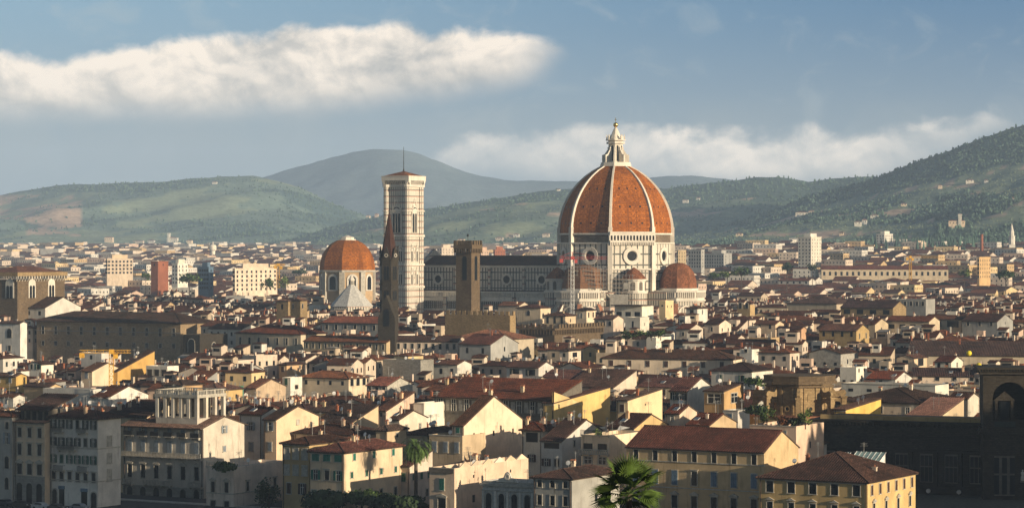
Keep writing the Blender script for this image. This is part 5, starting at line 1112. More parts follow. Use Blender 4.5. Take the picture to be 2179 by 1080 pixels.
    b = MB(); b.box(2.4, 6.8, -.06, .0, zm - 13.5, zm - 4.8, 0)
    for q in (2.9, 4.6, 6.3):
        for z0_, z1_ in ((-13.2, -9), (-8.6, -5.2)): b.box(q - .55, q + .55, -.1, -.05, zm + z0_, zm + z1_, 1)
    b.build('window', [M['trim_dark'], M['pane']], T2)
    b = MB(); b.box(2.5, 7.0, .2, .29, zm + 1.5, zm + 2.7); b.build('inscription_slab', M['shutter_dark'], T2)
    xs_, ys_, zs_ = PX(2176, 1022, 578); T3 = thing('statue', 'small white stone figure on the library tower, cut by the right edge', 'statue', (xs_, ys_, zs_))
    b = MB(); b.lathe([(.34, 0), (.42, .2), (.36, .9), (.26, 1.25), (.36, 1.6), (.34, 1.85), (.13, 2.02), (.10, 2.1), (.17, 2.22), (.16, 2.38), (.05, 2.48)], 9); b.build('figure', M['marble_white'], T3, smooth=True)
    b = MB(); b.box(-.45, .45, -.4, .5, -.35, 0); b.build('plinth', M['trim_dark'], T3)
library()
VIS.append((1740, 2179, 1080, 590)); VIS.append((2085, 2179, 1080, 583))
def rotunda():
    Y = 640; x, y, _ = PX(1709, 0, Y); y += 8; T = thing('stone_rotunda', 'weathered ochre stone rotunda with scroll buttresses standing on the roofs', 'rotunda', (x, y, 0), -30)
    zb, zc = ZV(884, Y), ZV(818, Y); r = 7.9
    b = MB(); b.prism(octo(13.4), 0, zb - .2); b.build('podium', M['plaster_tan'], T)
    b = MB(); b.prism(octo(13.8), zb - .2, zb); b.build('terrace', M['terracotta'], T)
    b = MB(); b.prism(octo(r), zb, zc, 0); b.build('drum_wall', M['stone_gold'], T)
    b = MB(); b.prism(octo(r + .5), zc - .8, zc - .3, 0); b.prism(octo(r + 1.2), zc, zc + .7, 0); b.prism(octo(r + .8), zc + .7, zc + 1.7, 0); b.prism(octo(r + .9), zc + 1.7, zc + 2.0, 0); b.build('cornice', M['stone_brown'], T)
    ap = r * math.cos(R(22.5))
    for k in range(8):
        b = MB(); b.M = face(45 * k, ap)
        for q in (-1.5, 1.5): b.box(q - .25, q + .25, -.2, 0, zb + .2, zc - .8, 0)
        b.ringxz(0, zb + 1.6, .45, .75, -.14, 0, 14, 0); b.xz([(.45 * math.cos(R(t)), zb + 1.6 + .45 * math.sin(R(t))) for t in range(0, 360, 24)], -.03, 0, 1)
        b.xz(arch(1.5, 2.2, 0, zb + 3.3), -.1, 0, 0); b.build('wall_panel', [M['stone_gold'], M['pane']], T)
        b = MB(); b.M = Matrix.Rotation(R(22.5 + 45 * k), 4, 'Z'); h = 4.1
        b.box(10.2, 11.4, -.6, .6, zb, zb + h, 0); b.box(10.0, 11.6, -.8, .8, zb + h, zb + h + .35, 0)
        po = arch(2.6, 3.2, 9.0, zb, 10)        # flying arch
        vs = []; fs = []
        pts = [(x_, z_) for x_, z_ in po[2:]]; m = len(pts)
        for sy in (-.45, .45): vs += [(x_, sy, z_) for x_, z_ in pts] + [(x_, sy, zb + h) for x_, z_ in pts]
        for i in range(m - 1): fs += [(i, i + 1, m + i + 1, m + i), (2 * m + i + 1, 2 * m + i, 3 * m + i, 3 * m + i + 1), (i + 1, i, 2 * m + i, 2 * m + i + 1)]
        b.add(vs, fs, 0)
        sc = [(10.9, h + .35), (11.3, h + .9), (11.1, h + 1.6), (10.4, h + 1.9), (9.6, h + 1.6), (8.7, h + 1.5), (8.1, h + 2.2), (7.8, h + 3.2), (7.3, h + 3.2), (7.3, h)]
        vs = [(x_, -.4, zb + z_) for x_, z_ in sc] + [(x_, .4, zb + z_) for x_, z_ in sc]; m = len(sc)
        b.add(vs, [tuple(range(m)), tuple(range(2 * m - 1, m - 1, -1))] + [((i + 1) % m, i, m + i, m + (i + 1) % m) for i in range(m)], 0)
        b.build('scroll_buttress', M['stone_gold'], T)
rotunda()
VIS.append((1630, 1805, 884, 640)); a, b_ = town(PX(1709, 0, 640)[0], 648); RES.append((a - 15, a + 15, b_ - 14, b_ + 14))
for (u, v, h) in ((2062, 751, 14), (2083, 777, 12)):
    Y = 660; x, y, z = PX(u, v, Y); T = thing('globe', 'round yellow globe on a thin pole, ' + ('higher one over the huge dark roof' if v < 760 else 'lower one beside the library tower cornice'), 'globe', (x, y, 0), 0, 'yellow globes on poles')
    b = MB(); b.lathe([(.68 * math.sin(R(t)) + .01, z - .68 * math.cos(R(t))) for t in range(0, 181, 18)], 14); b.build('globe', M['balloon_yellow'], T, smooth=True)
    b = MB(); b.bar((0, 0, 0), (0, 0, z - .6), .05, 5); b.build('pole', M['iron'], T)
# landmark sight lines and footprints
for u0, u1, vb, Y in ((895, 1200, 660, 1290), (1185, 1480, 660, 1255), (812, 903, 655, 1310), (805, 850, 702, 990), (965, 1024, 664, 1045), (935, 1088, 692, 1045), (1100, 1292, 727, 1080), (0, 117, 640, 1145), (675, 802, 612, 1480), (698, 800, 648, 1280), (1200, 1236, 690, 1220), (1185, 1395, 657, 1250), (228, 245, 836, 812)): VIS.append((u0, u1, vb, Y))
def reserve(u, Y, a0, a1, b0, b1):
    a, b_ = town(PX(u, 0, Y)[0], Y); RES.append((a + a0, a + a1, b_ + b0, b_ + b1))
reserve(1310, 1300, -108, 48, -50, 40); reserve(859, 1321, -9, 9, -9, 9); reserve(1003, 1050, -9, 2, -2, 9); reserve(1086, 1050, -34, 2, -2, 14); reserve(1180, 1036, -18, 4, -3, 40)
reserve(739, 1500, -18, 18, -18, 18); reserve(748, 1290, -12, 12, -12, 12); reserve(828, 1000, -6, 6, -8, 6); reserve(37, 1150, -30, 4, -3, 34); reserve(237, 810, -2, 2, -2, 2); reserve(2110, 590, -45, 20, -4, 24)

# ---- fill the old town between these
def limits(u0, u1, Y):
    z = 99.0
    for a, b_, vb, Yh in VIS:
        if Yh > Y + 1 and u1 > a - 2 and u0 < b_ + 2: z = min(z, ZV(vb, Y))
    return z
NIND = 0; FILL_OBJ = 180
SW, SR = [], []
bs_far = MB(); FARM = ['plaster_white', 'plaster_cream', 'plaster_beige', 'plaster_yellow', 'plaster_pink', 'plaster_ochre', 'plaster_grey', 'pane', 'roof_tile', 'roof_tile_red', 'soffit_wood', 'flat_roof', 'shutter_dark', 'brick_red']
FI = {k: i for i, k in enumerate(FARM)}
class Remap:
    """lets house_geo write into the shared far mesh with that mesh's material slots"""
    def __init__(s, b, mp): s.b = b; s.mp = mp
    def add(s, vs, fs, mi=0): s.b.add(vs, fs, s.mp.get(mi, mi))
    def box(s, *a, **k):
        a = list(a); a[6] = s.mp.get(a[6], a[6]) if len(a) > 6 else s.mp[0]; s.b.box(*a, **k)
def far_house(x, y, yaw, W_, D, zE, z0, roof, wall, roofm, wins=True, pitch=17):
    b = bs_far; b.M = Matrix.Translation((x, y, 0)) @ Matrix.Rotation(R(-yaw), 4, 'Z')
    rm = FI['flat_roof'] if roof == 'flat' else FI[roofm]
    house_geo(Remap(b, {0: FI['plaster_' + wall] if 'plaster_' + wall in FI else FI[wall]}), Remap(b, {0: rm, 1: FI['soffit_wood']}), W_, D, zE, roof, pitch, 0, .5, z0 - 6)
    M0 = b.M
    if wins:
        H = zE - z0; nr = 2 if y < 1900 else max(2, int(H / 3.6))
        for L, Fm in ((W_, SF), (D, EF)):
            b.M = M0 @ Fm; n = max(1, int(L / 3.4))
            for k in range(nr):
                zz = zE - 1.2 - 3.3 * k
                for i in range(n):
                    xx = (-L if Fm is SF else 0) + L * (i + .5) / n
                    b.add([(xx - .5, -.05, zz - 1.5), (xx + .5, -.05, zz - 1.5), (xx + .5, -.05, zz), (xx - .5, -.05, zz)], [(0, 1, 2, 3)], FI['pane'] if (i + k) % 4 else FI['shutter_dark'])
    if y < 1750:
        if rf_.random() < .26 and W_ > 6:
            w2, d2 = rf_.uniform(2.6, 4.4), rf_.uniform(2.6, 4.); b.M = M0 @ Matrix.Translation((-rf_.uniform(.1, .9) * (W_ - w2), rf_.uniform(.2, .7) * max(.1, D - d2), 0)); zt = zE + rf_.uniform(1.8, 3.4) + min(W_, D) * .12
            house_geo(Remap(b, {0: rf_.choice([0, 1, 2, 4])}), Remap(b, {0: rm, 1: FI['soffit_wood']}), w2, d2, zt, rf_.choice(['s1', 'hip', 'flat', 'g1']), 15, 0, .3, zE - 1); b.add([(-w2 + .6, -.05, zt - 1.7), (-.6, -.05, zt - 1.7), (-.6, -.05, zt - .7), (-w2 + .6, -.05, zt - .7)], [(0, 1, 2, 3)], FI['pane'])
        for _ in range(rf_.choice([1, 2, 3, 4])):
            b.M = M0; px, py, cw = -rf_.uniform(.1, .9) * W_, rf_.uniform(.2, .8) * D, rf_.uniform(.22, .42)
            zt = zE + rf_.uniform(.9, 2.2) + min(W_, D) * .1; b.box(px - cw, px + cw, py - cw, py + cw, zE - .2, zt, rf_.choice([0, 1, 2, 4, 13]))
    b.M = None
rf_ = random.Random(99)
WPICK = ['white', 'cream', 'cream', 'beige', 'white', 'cream', 'tan', 'pink', 'cream', 'beige', 'grey', 'white', 'tan', 'pink', 'cream', 'ochre', 'yellow', 'orange']
cands = []
bb = 470.0
while bb < 1900:
    dep = rf_.uniform(8, 12.5); aa = -1300.0 + rf_.uniform(0, 10)
    while aa < 500:
        w_ = rf_.uniform(5, 13) if rf_.random() < .76 else rf_.uniform(14, 28)
        x, y = untown(aa + w_, bb); u1 = UX(x + dep * .5, y); u0 = UX(x - w_ * .866, y)
        if 560 < y < 1620 and u1 > -20 and u0 < 2200:
            cands.append((y, aa + w_, bb, w_, dep - rf_.uniform(0, 2), u0, u1, x, UX(x, y)))
        aa += w_ + (rf_.uniform(.2, 1.2) if rf_.random() < .8 else rf_.uniform(3, 7))
    bb += dep + (rf_.uniform(.3, 1.5) if rf_.random() < .62 else rf_.uniform(3, 6))
cands.sort()
for (y, a1, b0, w_, dep, u0, u1, x, uC) in cands:
    if any(a1 > r[0] + .8 and a1 - w_ < r[1] - .8 and b0 + dep > r[2] + .8 and b0 < r[3] - .8 for r in RES): continue
    if VZ(25, y) > 1080: continue
    roof = rf_.choice(['g1', 'hip', 'g2', 'hip', 'g1', 's1', 'flat', 'hip', 'g2']); pitch = rf_.uniform(15, 20)
    if w_ > 15: roof = rf_.choice(['g1', 'hip'])
    if roof == 'g2' and w_ > 13: roof = 'g1'
    tp = math.tan(R(pitch)); rise = {'g1': dep / 2 * tp, 'g2': w_ / 2 * tp, 'hip': min(w_, dep) / 2 * tp, 's1': dep * tp, 'flat': .8}[roof]
    base = 12.5 + 6.5 * min(1, max(0, (y - 600) / 300)) + (3 if y > 950 else 0)
    zE = base + rf_.uniform(-1.8, 1.8) + (rf_.uniform(2, 4) if rf_.random() < .09 else 0)
    zm = limits(u0 - 1, u1 + 1, y) - .3
    if zE + rise > zm: zE = zm - rise - rf_.uniform(0, 1.5)
    if zE < 6.5: continue
    wall = rf_.choice(WPICK); yaw = 30 + rf_.uniform(-14, 8)
    if NIND < FILL_OBJ:
        NIND += 1
        vE = VZ(zE, y); st = rf_.choice('podpoc'); c = rf_.choice('gdybdgy'); n = max(1, int(w_ / rf_.uniform(3.2, 4.6)))
        wl = [(vE + (1.8 + 3.1 * k) * F / y, n, st, rf_.uniform(.8, 1.1), rf_.uniform(1.2, 1.7), c) for k in range(2)]
        if rf_.random() < .2: wl = [(vE + 2.0 * F / y, max(1, int(w_ / 6)), 'd', 2.6, 1.8, c)]
        if w_ < 3.5: wl = []
        wr = [(vE + 2.0 * F / y, max(1, int(dep / 5)), rf_.choice('pdoc'), .8, 1.2, c)] if rf_.random() < .65 else []
        house(u0, uC, u1, vE, Y=y, roof=roof, wall=wall, yaw=30, D=dep, pitch=pitch, wl=wl, wr=wr, chim=rf_.choice([1, 1, 2, 3, 4]), vb=vE + 4)
        h_ = HOUSES[-1]; VIS.pop(); RES.pop()
        if roof != 'flat' and rf_.random() < .26 and w_ > 5.5 and zE + rise + 2.5 < zm: roof_room(h_['T'], (lambda x, y, zE=zE, rise=rise: zE + rise * .5), w_, dep, rf_, False, rf_.choice(['cream', 'white', 'tan', 'beige', 'pink']))
    else: far_house(x, y, yaw, w_, dep, zE, 0, roof, wall if wall in ('white', 'cream', 'beige', 'yellow', 'pink', 'ochre', 'grey') else 'cream', rf_.choice(['roof_tile', 'roof_tile_red', 'roof_tile']), True, pitch)
print('fill individuals', NIND, 'candidates', len(cands), 'houses', len(HOUSES))
# ---- the far city
yy = 1600.0
while yy < 5900:
    stepy = 15 + (yy - 1600) * .0045; xx = -.205 * yy - 20
    while xx < .205 * yy + 30:
        w_ = rf_.uniform(9, 19) + (yy - 1600) * .003; dep = rf_.uniform(11, 24)
        x = xx + rf_.uniform(-2, 2); y = yy + rf_.uniform(-6, 6); u = UX(x, y); g = gz(x, y)
        ok = y < (3350 if u > 1480 else (3350 + (1480 - u) * 9 if u > 1250 else 5800)) and rf_.random() < .93
        if 900 < u < 1190: ok = ok and y < 5000
        if ok:
            apt = rf_.random() < (.09 if y > 2100 else .02); z = rf_.uniform(9, 17) if not apt else rf_.uniform(16, 23)
            zm = limits(u - 8, u + 8, y)
            if g + z + 2 < zm or y > 2500:
                far_house(x, y, 30 + rf_.uniform(-14, 14), w_ if not apt else w_ * 1.2, dep, g + z, g, 'flat' if apt or rf_.random() < .2 else rf_.choice(['g1', 'hip', 'g1']), rf_.choice(['white', 'cream', 'cream', 'white', 'white', 'yellow', 'pink', 'cream', 'ochre']), rf_.choice(['roof_tile_red', 'roof_tile_red', 'roof_tile_red', 'roof_tile']), y < 3800)
        xx += w_ * rf_.uniform(.85, 1.25)
    yy += stepy
tag(bs_far.build('distant_city', [M[k] for k in FARM]), 'hazy mass of small red-roofed houses filling the plain behind the cathedral', 'city', kind='stuff')
# ---- far buildings that stand out
def block(uL, uC, uR, vt, Y, wall, label, nr, nl, nrr, yaw=30, name='apartment_block', top=True, h=.9, w=1.1):
    x, y, _ = PX(uC, 0, Y); T = thing(name, label, 'apartment block', (x, y, 0), -yaw); W_ = (uC - uL) * Y / F / math.cos(R(yaw)); D = max(6, (uR - uC) * Y / F / math.sin(R(yaw))); zt = ZV(vt, Y); g = gz(x, y)
    b = MB(); b.box(-W_, 0, 0, D, g - 8, zt); b.box(-W_ - .3, .3, -.3, D + .3, zt, zt + .6)
    for L, Fm, n, s in ((W_, SF, nl, -1), (D, EF, nrr, 0)):
        b.M = Fm
        for k in range(nr):
            zz = zt - 2.2 - k * 3.2
            for i in range(n): xx = (-L if s else 0) + L * (i + .5) / n; b.add([(xx - w / 2, -.08, zz - h), (xx + w / 2, -.08, zz - h), (xx + w / 2, -.08, zz + h), (xx - w / 2, -.08, zz + h)], [(0, 1, 2, 3)], 1)
    b.M = None; b.build('wall', [M['plaster_' + wall] if 'plaster_' + wall in M else M[wall], M['pane']], T)
    if top: b = MB(); b.box(-W_ * .7, -W_ * .2, D * .2, D * .8, zt + .6, zt + 3.8); b.build('roof_room', M['plaster_' + wall] if 'plaster_' + wall in M else M[wall], T)
block(1700, 1726, 1753, 505, 2500, 'white', 'tall white apartment tower standing clear above the far city on the right', 9, 4, 4, h=.8)
block(1866, 1882, 1906, 498, 3250, 'white', 'white office slab on the wooded slope right of the apartment tower', 4, 3, 6)
block(320, 336, 354, 557, 2050, 'brick_red', 'red brick building block in the far city on the left', 1, 1, 1, top=False)
block(365, 378, 396, 561, 2150, 'white', 'pale tall block right of the red brick one', 5, 2, 3)
block(420, 444, 452, 569, 1980, 'shutter_blue', 'blue shaded office block in the far city', 5, 6, 1)
block(495, 500, 578, 572, 1950, 'cream', 'long cream apartment slab with vertical rows of balconies, far left', 5, 1, 9, w=2.0)
block(225, 228, 272, 551, 2300, 'beige', 'beige slab with horizontal bands in the far left city', 4, 1, 7, w=2.5)
block(1050, 1053, 1075, 532, 2800, 'brick_red', 'orange apartment block showing over the nave roof', 4, 1, 4)
block(1020, 1024, 1040, 533, 2850, 'pink', 'pink apartment block right of the crenellated tower top', 4, 1, 3)
block(930, 940, 965, 527, 3000, 'cream', 'cream stepped block left of the crenellated tower top', 3, 2, 4)
block(1440, 1443, 1462, 533, 2500, 'tan', 'tan block just right of the dome', 4, 1, 3, top=False)
block(1466, 1492, 1500, 532, 2450, 'grey', 'grey shaded block right of the tan one', 5, 5, 1, top=False)
block(2080, 2084, 2118, 548, 2100, 'tan', 'tan apartment house at the far right of the city', 5, 1, 5, top=False)
block(1500, 1540, 1560, 540, 2600, 'grey', 'long grey shaded block left of the apartment tower', 4, 8, 2)
x, y, _ = PX(453, 0, 3900); T = thing('water_tower', 'slim white water tower above the far left city', 'water tower', (x, y, 0)); b = MB(); b.lathe([(3.6, 20), (3.2, 56 - 10), (3.4, 50), (5.2, 52), (5.2, 57), (4.2, 59), (1, 60.5), (.6, 64)], 14); b.build('shaft', M['plaster_white'], T)
x, y, _ = PX(2089, 0, 2900); T = thing('brick_chimney', 'tall thin red brick factory chimney at the wood on the right', 'chimney', (x, y, 0)); b = MB(); b.lathe([(2.4, 15), (1.6, ZV(500, 2900)), (1.9, ZV(498, 2900))], 10); b.build('stack', M['brick_red'], T)
x, y, _ = PX(2153, 0, 3000); z = ZV(520, 3000); T = thing('church_spire', 'white tiered church spire rising over the trees at the far right', 'spire', (x, y, 0)); b = MB(); b.prism(octo(4.6, 45, 4), z - 14, z); b.prism(octo(3.6), z, z + 9); b.prism(octo(4.0), z + 9, z + 9.8); b.prism(octo(2.6), z + 9.8, z + 14); b.prism(octo(2.5), z + 14, z + 24, 0, octo(.15)); b.build('spire', M['plaster_white'], T)
# ------------------------------------------------------------ trees, palms and roof greenery
def leafmat(name, col, tr=.25):
    m, t, b = newmat(name, .7, .2); v, r = objc(t)
    c = MIX(t, MR(t, tn(t, v, .55, 4., .7), .3, .7), scaled(col, .55), scaled(col, 1.6))
    t.links.new(c, b.inputs['Base Color']); return m
leafmat('leaf_dark', (.030, .052, .020)); leafmat('leaf_mid', (.055, .090, .025)); leafmat('leaf_light', (.10, .14, .035)); leafmat('leaf_rust', (.14, .055, .025)); leafmat('palm_leaf', (.075, .125, .030)); leafmat('fan_leaf', (.060, .100, .018)); plain('dead_frond', (.20, .13, .06)); plain('bark', (.085, .062, .045))
def leaves(b, c, rx, ry, rz, n, s, r, mi=0, shell=.45):
    """n leaf sprays filling an uneven crown"""
    lob = [(Vector((r.gauss(0, 1), r.gauss(0, 1), r.gauss(0, .8))).normalized(), r.uniform(.45, .75)) for _ in range(9)]
    for _ in range(n):
        d, q = r.choice(lob); p = d * q + Vector((r.gauss(0, .22), r.gauss(0, .22), r.gauss(0, .22)))
        if p.length > 1.08: p = p.normalized() * r.uniform(.85, 1.08)
        P = Vector((c[0] + p.x * rx, c[1] + p.y * ry, c[2] + p.z * rz)); n_ = (p + Vector((r.gauss(0, .5), r.gauss(0, .5), r.gauss(0, .5)))).normalized(); a = n_.orthogonal().normalized(); a = Matrix.Rotation(r.uniform(0, 6.28), 3, n_) @ a; e = n_.cross(a); k = s * r.uniform(.6, 1.3)
        b.add([tuple(P - a * k - e * k * .5), tuple(P + a * k * .3 - e * k * .7), tuple(P + a * k), tuple(P + e * k * .6)], [(0, 1, 2, 3)], mi)
TREES = 0
def tree(u, v, Y, wpx, hpx, mat, label, n=420, base=None, name='tree', cat='tree', group=None, conif=False):
    """crown centre at (u, v), crown wpx x hpx in reference pixels"""
    global TREES; TREES += 1; r = random.Random(TREES * 31)
    x, y, z = PX(u, v, Y); rx = wpx * Y / F / 2; rz = hpx * Y / F / 2; zb = gz(x, y) if base is None else base
    T = thing(name, label, cat, (x, y, zb), 0, group); h = z - zb
    b = MB(); leaves(b, (0, 0, h), rx, rx * .9, rz, n, max(.28, rx * .13), r); b.build('crown', M[mat], T)
    b = MB(); tr = max(.12, rx * .07); b.bar((0, 0, -.3), (0, 0, h), tr, 6, 0, tr * .5)
    for k in range(5): a = r.uniform(0, 6.28); b.bar((0, 0, h - rz * .7), (math.cos(a) * rx * .6, math.sin(a) * rx * .6, h + r.uniform(-.2, .5) * rz), tr * .5, 4, 0, tr * .15)
    b.build('trunk', M['bark'], T); return T
tree(690, 1066, 545, 110, 48, 'leaf_dark', 'dark leafy tree below the green-shuttered cream house', 1100); tree(770, 1058, 547, 95, 42, 'leaf_mid', 'rounded dark tree left of the feather palm trunk', 900); tree(868, 1072, 543, 100, 42, 'leaf_dark', 'broad dark tree around the foot of the feather palm', 900)
tree(812, 1066, 540, 80, 40, 'leaf_dark', 'low dark tree between two others under the shadowed cream wall', 700)
tree(572, 1050, 560, 60, 70, 'leaf_dark', 'shadowed garden tree beside the ochre brown house', 700); tree(478, 992, 563, 58, 22, 'leaf_mid', 'creeper arbour on the terrace of the low cream house', 600, base=ZV(1001, 563), name='arbour', cat='plant')
for i, (u, v, w, h, m, l) in enumerate(((1632, 884, 40, 40, 'leaf_mid', 'bright green roof-garden bush at the left end of the planted terrace'), (1608, 872, 50, 26, 'leaf_dark', 'dark roof-garden bush behind the bright left one'), (1668, 896, 34, 26, 'leaf_rust', 'rust-leaved shrub in the middle of the roof garden'), (1697, 897, 36, 30, 'leaf_dark', 'dark shrub in pots right of the rust-leaved one'), (1714, 888, 34, 34, 'leaf_light', 'bright green shrub at the right end of the roof garden'))):
    tree(u, v - 2, 582 - i, w, h, m, l, 420, base=ZV(912, 574), name='shrub', cat='shrub', group='roof garden plants')
for i, (u, v, w, h, m) in enumerate(((1335, 712, 40, 20, 'leaf_dark'), (1362, 709, 34, 18, 'leaf_mid'), (1386, 711, 30, 20, 'leaf_dark'), (1406, 708, 32, 20, 'leaf_mid'))):
    tree(u, v, 905, w, h, m, ('dark wide', 'mid green', 'dark narrow', 'pale green end')[i] + ' bush on the garden terrace before the white stair block', 260, base=ZV(722, 905), name='shrub', cat='shrub', group='terrace garden plants')
tree(1612, 812, 742, 60, 22, 'leaf_mid', 'potted plants along the planted loggia of the white house', 320, base=ZV(824, 742), name='shrub', cat='shrub')
tree(1270, 922, 575, 22, 22, 'leaf_light', 'small airy roof terrace tree above the stepped cream house', 160, base=ZV(934, 575))
for i, (u, v, Y, w, h, m, l) in enumerate(((403, 590, 1900, 56, 24, 'leaf_mid', 'broad green tree below the blue office block in the far city'), (568, 603, 1850, 34, 30, 'leaf_mid', 'green tree left of the orange crane mast'), (603, 598, 1880, 30, 34, 'leaf_light', 'pale green tree right of the orange crane mast'), (1548, 580, 1900, 40, 18, 'leaf_light', 'light green tree in the far city right of the small tribune dome'), (1578, 578, 1920, 44, 20, 'leaf_mid', 'mid green tree beside the light one in the far city'),
      (1674, 567, 2050, 36, 24, 'leaf_dark', 'dark round tree below the white apartment tower'), (1729, 568, 2050, 28, 16, 'leaf_dark', 'small dark tree left of the long beige building'), (1520, 586, 1850, 30, 14, 'leaf_mid', 'low green tree left of the light pair in the far city'), (2052, 580, 1800, 30, 16, 'leaf_light', 'pale green tree right of the long beige building'), (2140, 586, 1700, 44, 26, 'leaf_dark', 'dark tree clump before the tan apartment house'), (310, 586, 1980, 26, 20, 'leaf_mid', 'green tree left of the red brick block'), (640, 578, 2300, 36, 12, 'leaf_dark', 'flat dark tree left of the orange domed chapel'))):
    tree(u, v, Y, w, h, m, l, 300, group='trees in the far city')

def feather_palm():
    r = random.Random(4); Y = 549; x, y, z = PX(885, 952, Y); T = thing('feather_palm', 'tall feather palm with a shaggy round crown before the cream houses', 'palm', (x, y, 0))
    b = MB()
    pr = [(.55, 0), (.42, 1.2)] + [(.36 + .03 * (i % 2), 1.2 + (z - 2.2) * i / 16) for i in range(1, 17)] + [(.75, z - .5), (.6, z + .1)]
    b.lathe(pr, 10); b.build('trunk', M['bark'], T)
    for k in range(120):
        a = r.uniform(0, 6.283); el = math.asin(r.uniform(-.85, 1.0)); dead = el < -.62; L = r.uniform(3.5, 4.6) * (1 if el > -.4 else .72)
        d = Vector((math.cos(a), math.sin(a), 0)); side = Vector((-d.y, d.x, 0)); pts = []; p = Vector((0, 0, z)); ang = el
        for i in range(9): pts.append(p.copy()); p = p + (d * math.cos(ang) + Vector((0, 0, math.sin(ang)))) * (L / 8); ang = max(-1.45, ang - .19 - .05 * i * .6)
        b = MB()
        for i in range(8):
            q0, q1 = pts[i], pts[i + 1]; t = (q1 - q0).normalized(); nn = side.cross(t)
            b.add([tuple(q0 - side * .05), tuple(q0 + side * .05), tuple(q1 + side * .04), tuple(q1 - side * .04)], [(0, 1, 2, 3)])
            if i == 0: continue
            for m_ in range(3):
                base = q0.lerp(q1, m_ / 3); ll = .62 * math.sin(math.pi * min(1, (i + m_ / 3) / 8.6)) ** .6 + .06
                for sg in (-1, 1):
                    tip = base + (side * sg * .75 + t * .62 - nn * .22 + Vector((0, 0, -.15))) * ll; b.add([tuple(base - t * .055), tuple(base + t * .055), tuple(tip)], [(0, 1, 2)])
        b.build('frond', M['dead_frond' if dead and k % 3 == 0 else 'palm_leaf'], T)
feather_palm()
def fan_palm():
    r = random.Random(12); Y = 112; x, y, z = PX(1338, 1046, Y); zg = gz(x, y); T = thing('fan_palm', 'big fan palm with stiff pleated green leaves, closest plant at the bottom edge', 'palm', (x, y, zg))
    h = z - zg; b = MB(); b.lathe([(.2, -.3), (.15, h * .5), (.13, h - .1), (.06, h)], 10); b.build('trunk', M['bark'], T)
    for k in range(20):
        a = k * 2.399 + r.uniform(-.2, .2); el = R(86 - 118 * ((k + .5) / 20) ** .85) + r.uniform(-.1, .1)
        d = Vector((math.cos(a) * math.cos(el), math.sin(a) * math.cos(el), math.sin(el))); Lp = r.uniform(.60, .95); hub = Vector((0, 0, h)) + d * Lp + Vector((0, 0, -.08 * math.cos(el)))
        side = d.cross(Vector((0, 0, 1))); side = side.normalized() if side.length > .05 else Vector((1, 0, 0)); side = Matrix.Rotation(r.uniform(-.7, .7), 3, d) @ side; up = side.cross(d).normalized()
        b = MB(); b.bar((0, 0, h - .05), tuple(hub), .018, 4, 0, .010); n = 26; RL = r.uniform(.85, 1.05)
        for i in range(n):
            t = (i + .5) / n * 2 - 1; th = t * 1.9; ln = RL * (1 - .22 * abs(t) ** 2) * r.uniform(.9, 1.05); w = .040
            dr = (d * math.cos(th) + side * math.sin(th)); mid = hub + dr * ln * .55 + up * (.05 * math.cos(th)); tip = hub + dr * ln + Vector((0, 0, -r.uniform(.02, .10) * (.6 + abs(t)))) ; wd = dr.cross(up).normalized()
            f_ = up * .034
            b.add([tuple(hub), tuple(mid - wd * w), tuple(mid + f_), tuple(mid + wd * w), tuple(tip)], [(0, 1, 2), (0, 2, 3), (1, 4, 2), (2, 4, 3)])
        b.build('fan_leaf', M['fan_leaf'], T)
fan_palm()
# white awning on the ochre gabled house
x, y, z = PX(1326, 910, 577); T = tag(bpy.data.objects.new('awning', None), 'white triangular shade sail on the ochre gabled house', 'awning'); COL.objects.link(T); T.location = (x, y, z)
b = MB(); b.add([(-1.4, -.3, -.55), (1.5, -.5, .15), (-.7, .8, .5), (-1.4, -.3, -.58), (1.5, -.5, .12), (-.7, .8, .47)], [(0, 1, 2), (5, 4, 3)]); b.build('cloth', M['awning_white'], T)
b = MB(); b.bar((-1.4, -.3, -3.2), (-1.4, -.3, -.5), .05, 5); b.build('pole', M['steel'], T)
# green scaffold net near the tan house end
x, y, z = PX(500, 858, 742); T = thing('netted_scaffold', 'house end wrapped in green scaffold netting', 'scaffold', (x, y, 0), -30)
b = MB(); b.box(-5.5, 0, -.1, 4.0, 0, ZV(822, 742)); b.build('net', M['scaffold_net'], T)
b = MB()
for i in range(5):
    for yy in (-.2, 4.1): b.bar((-5.5 + i * 1.37, yy, 0), (-5.5 + i * 1.37, yy, ZV(814, 742)), .07, 4)
for k in range(4): b.bar((-5.6, -.22, 9 + k * 2.2), (.1, -.22, 9 + k * 2.2), .06, 4); b.bar((.1, -.2, 9 + k * 2.2), (.1, 4.1, 9 + k * 2.2), .06, 4)
b.build('pole', M['steel'], T)
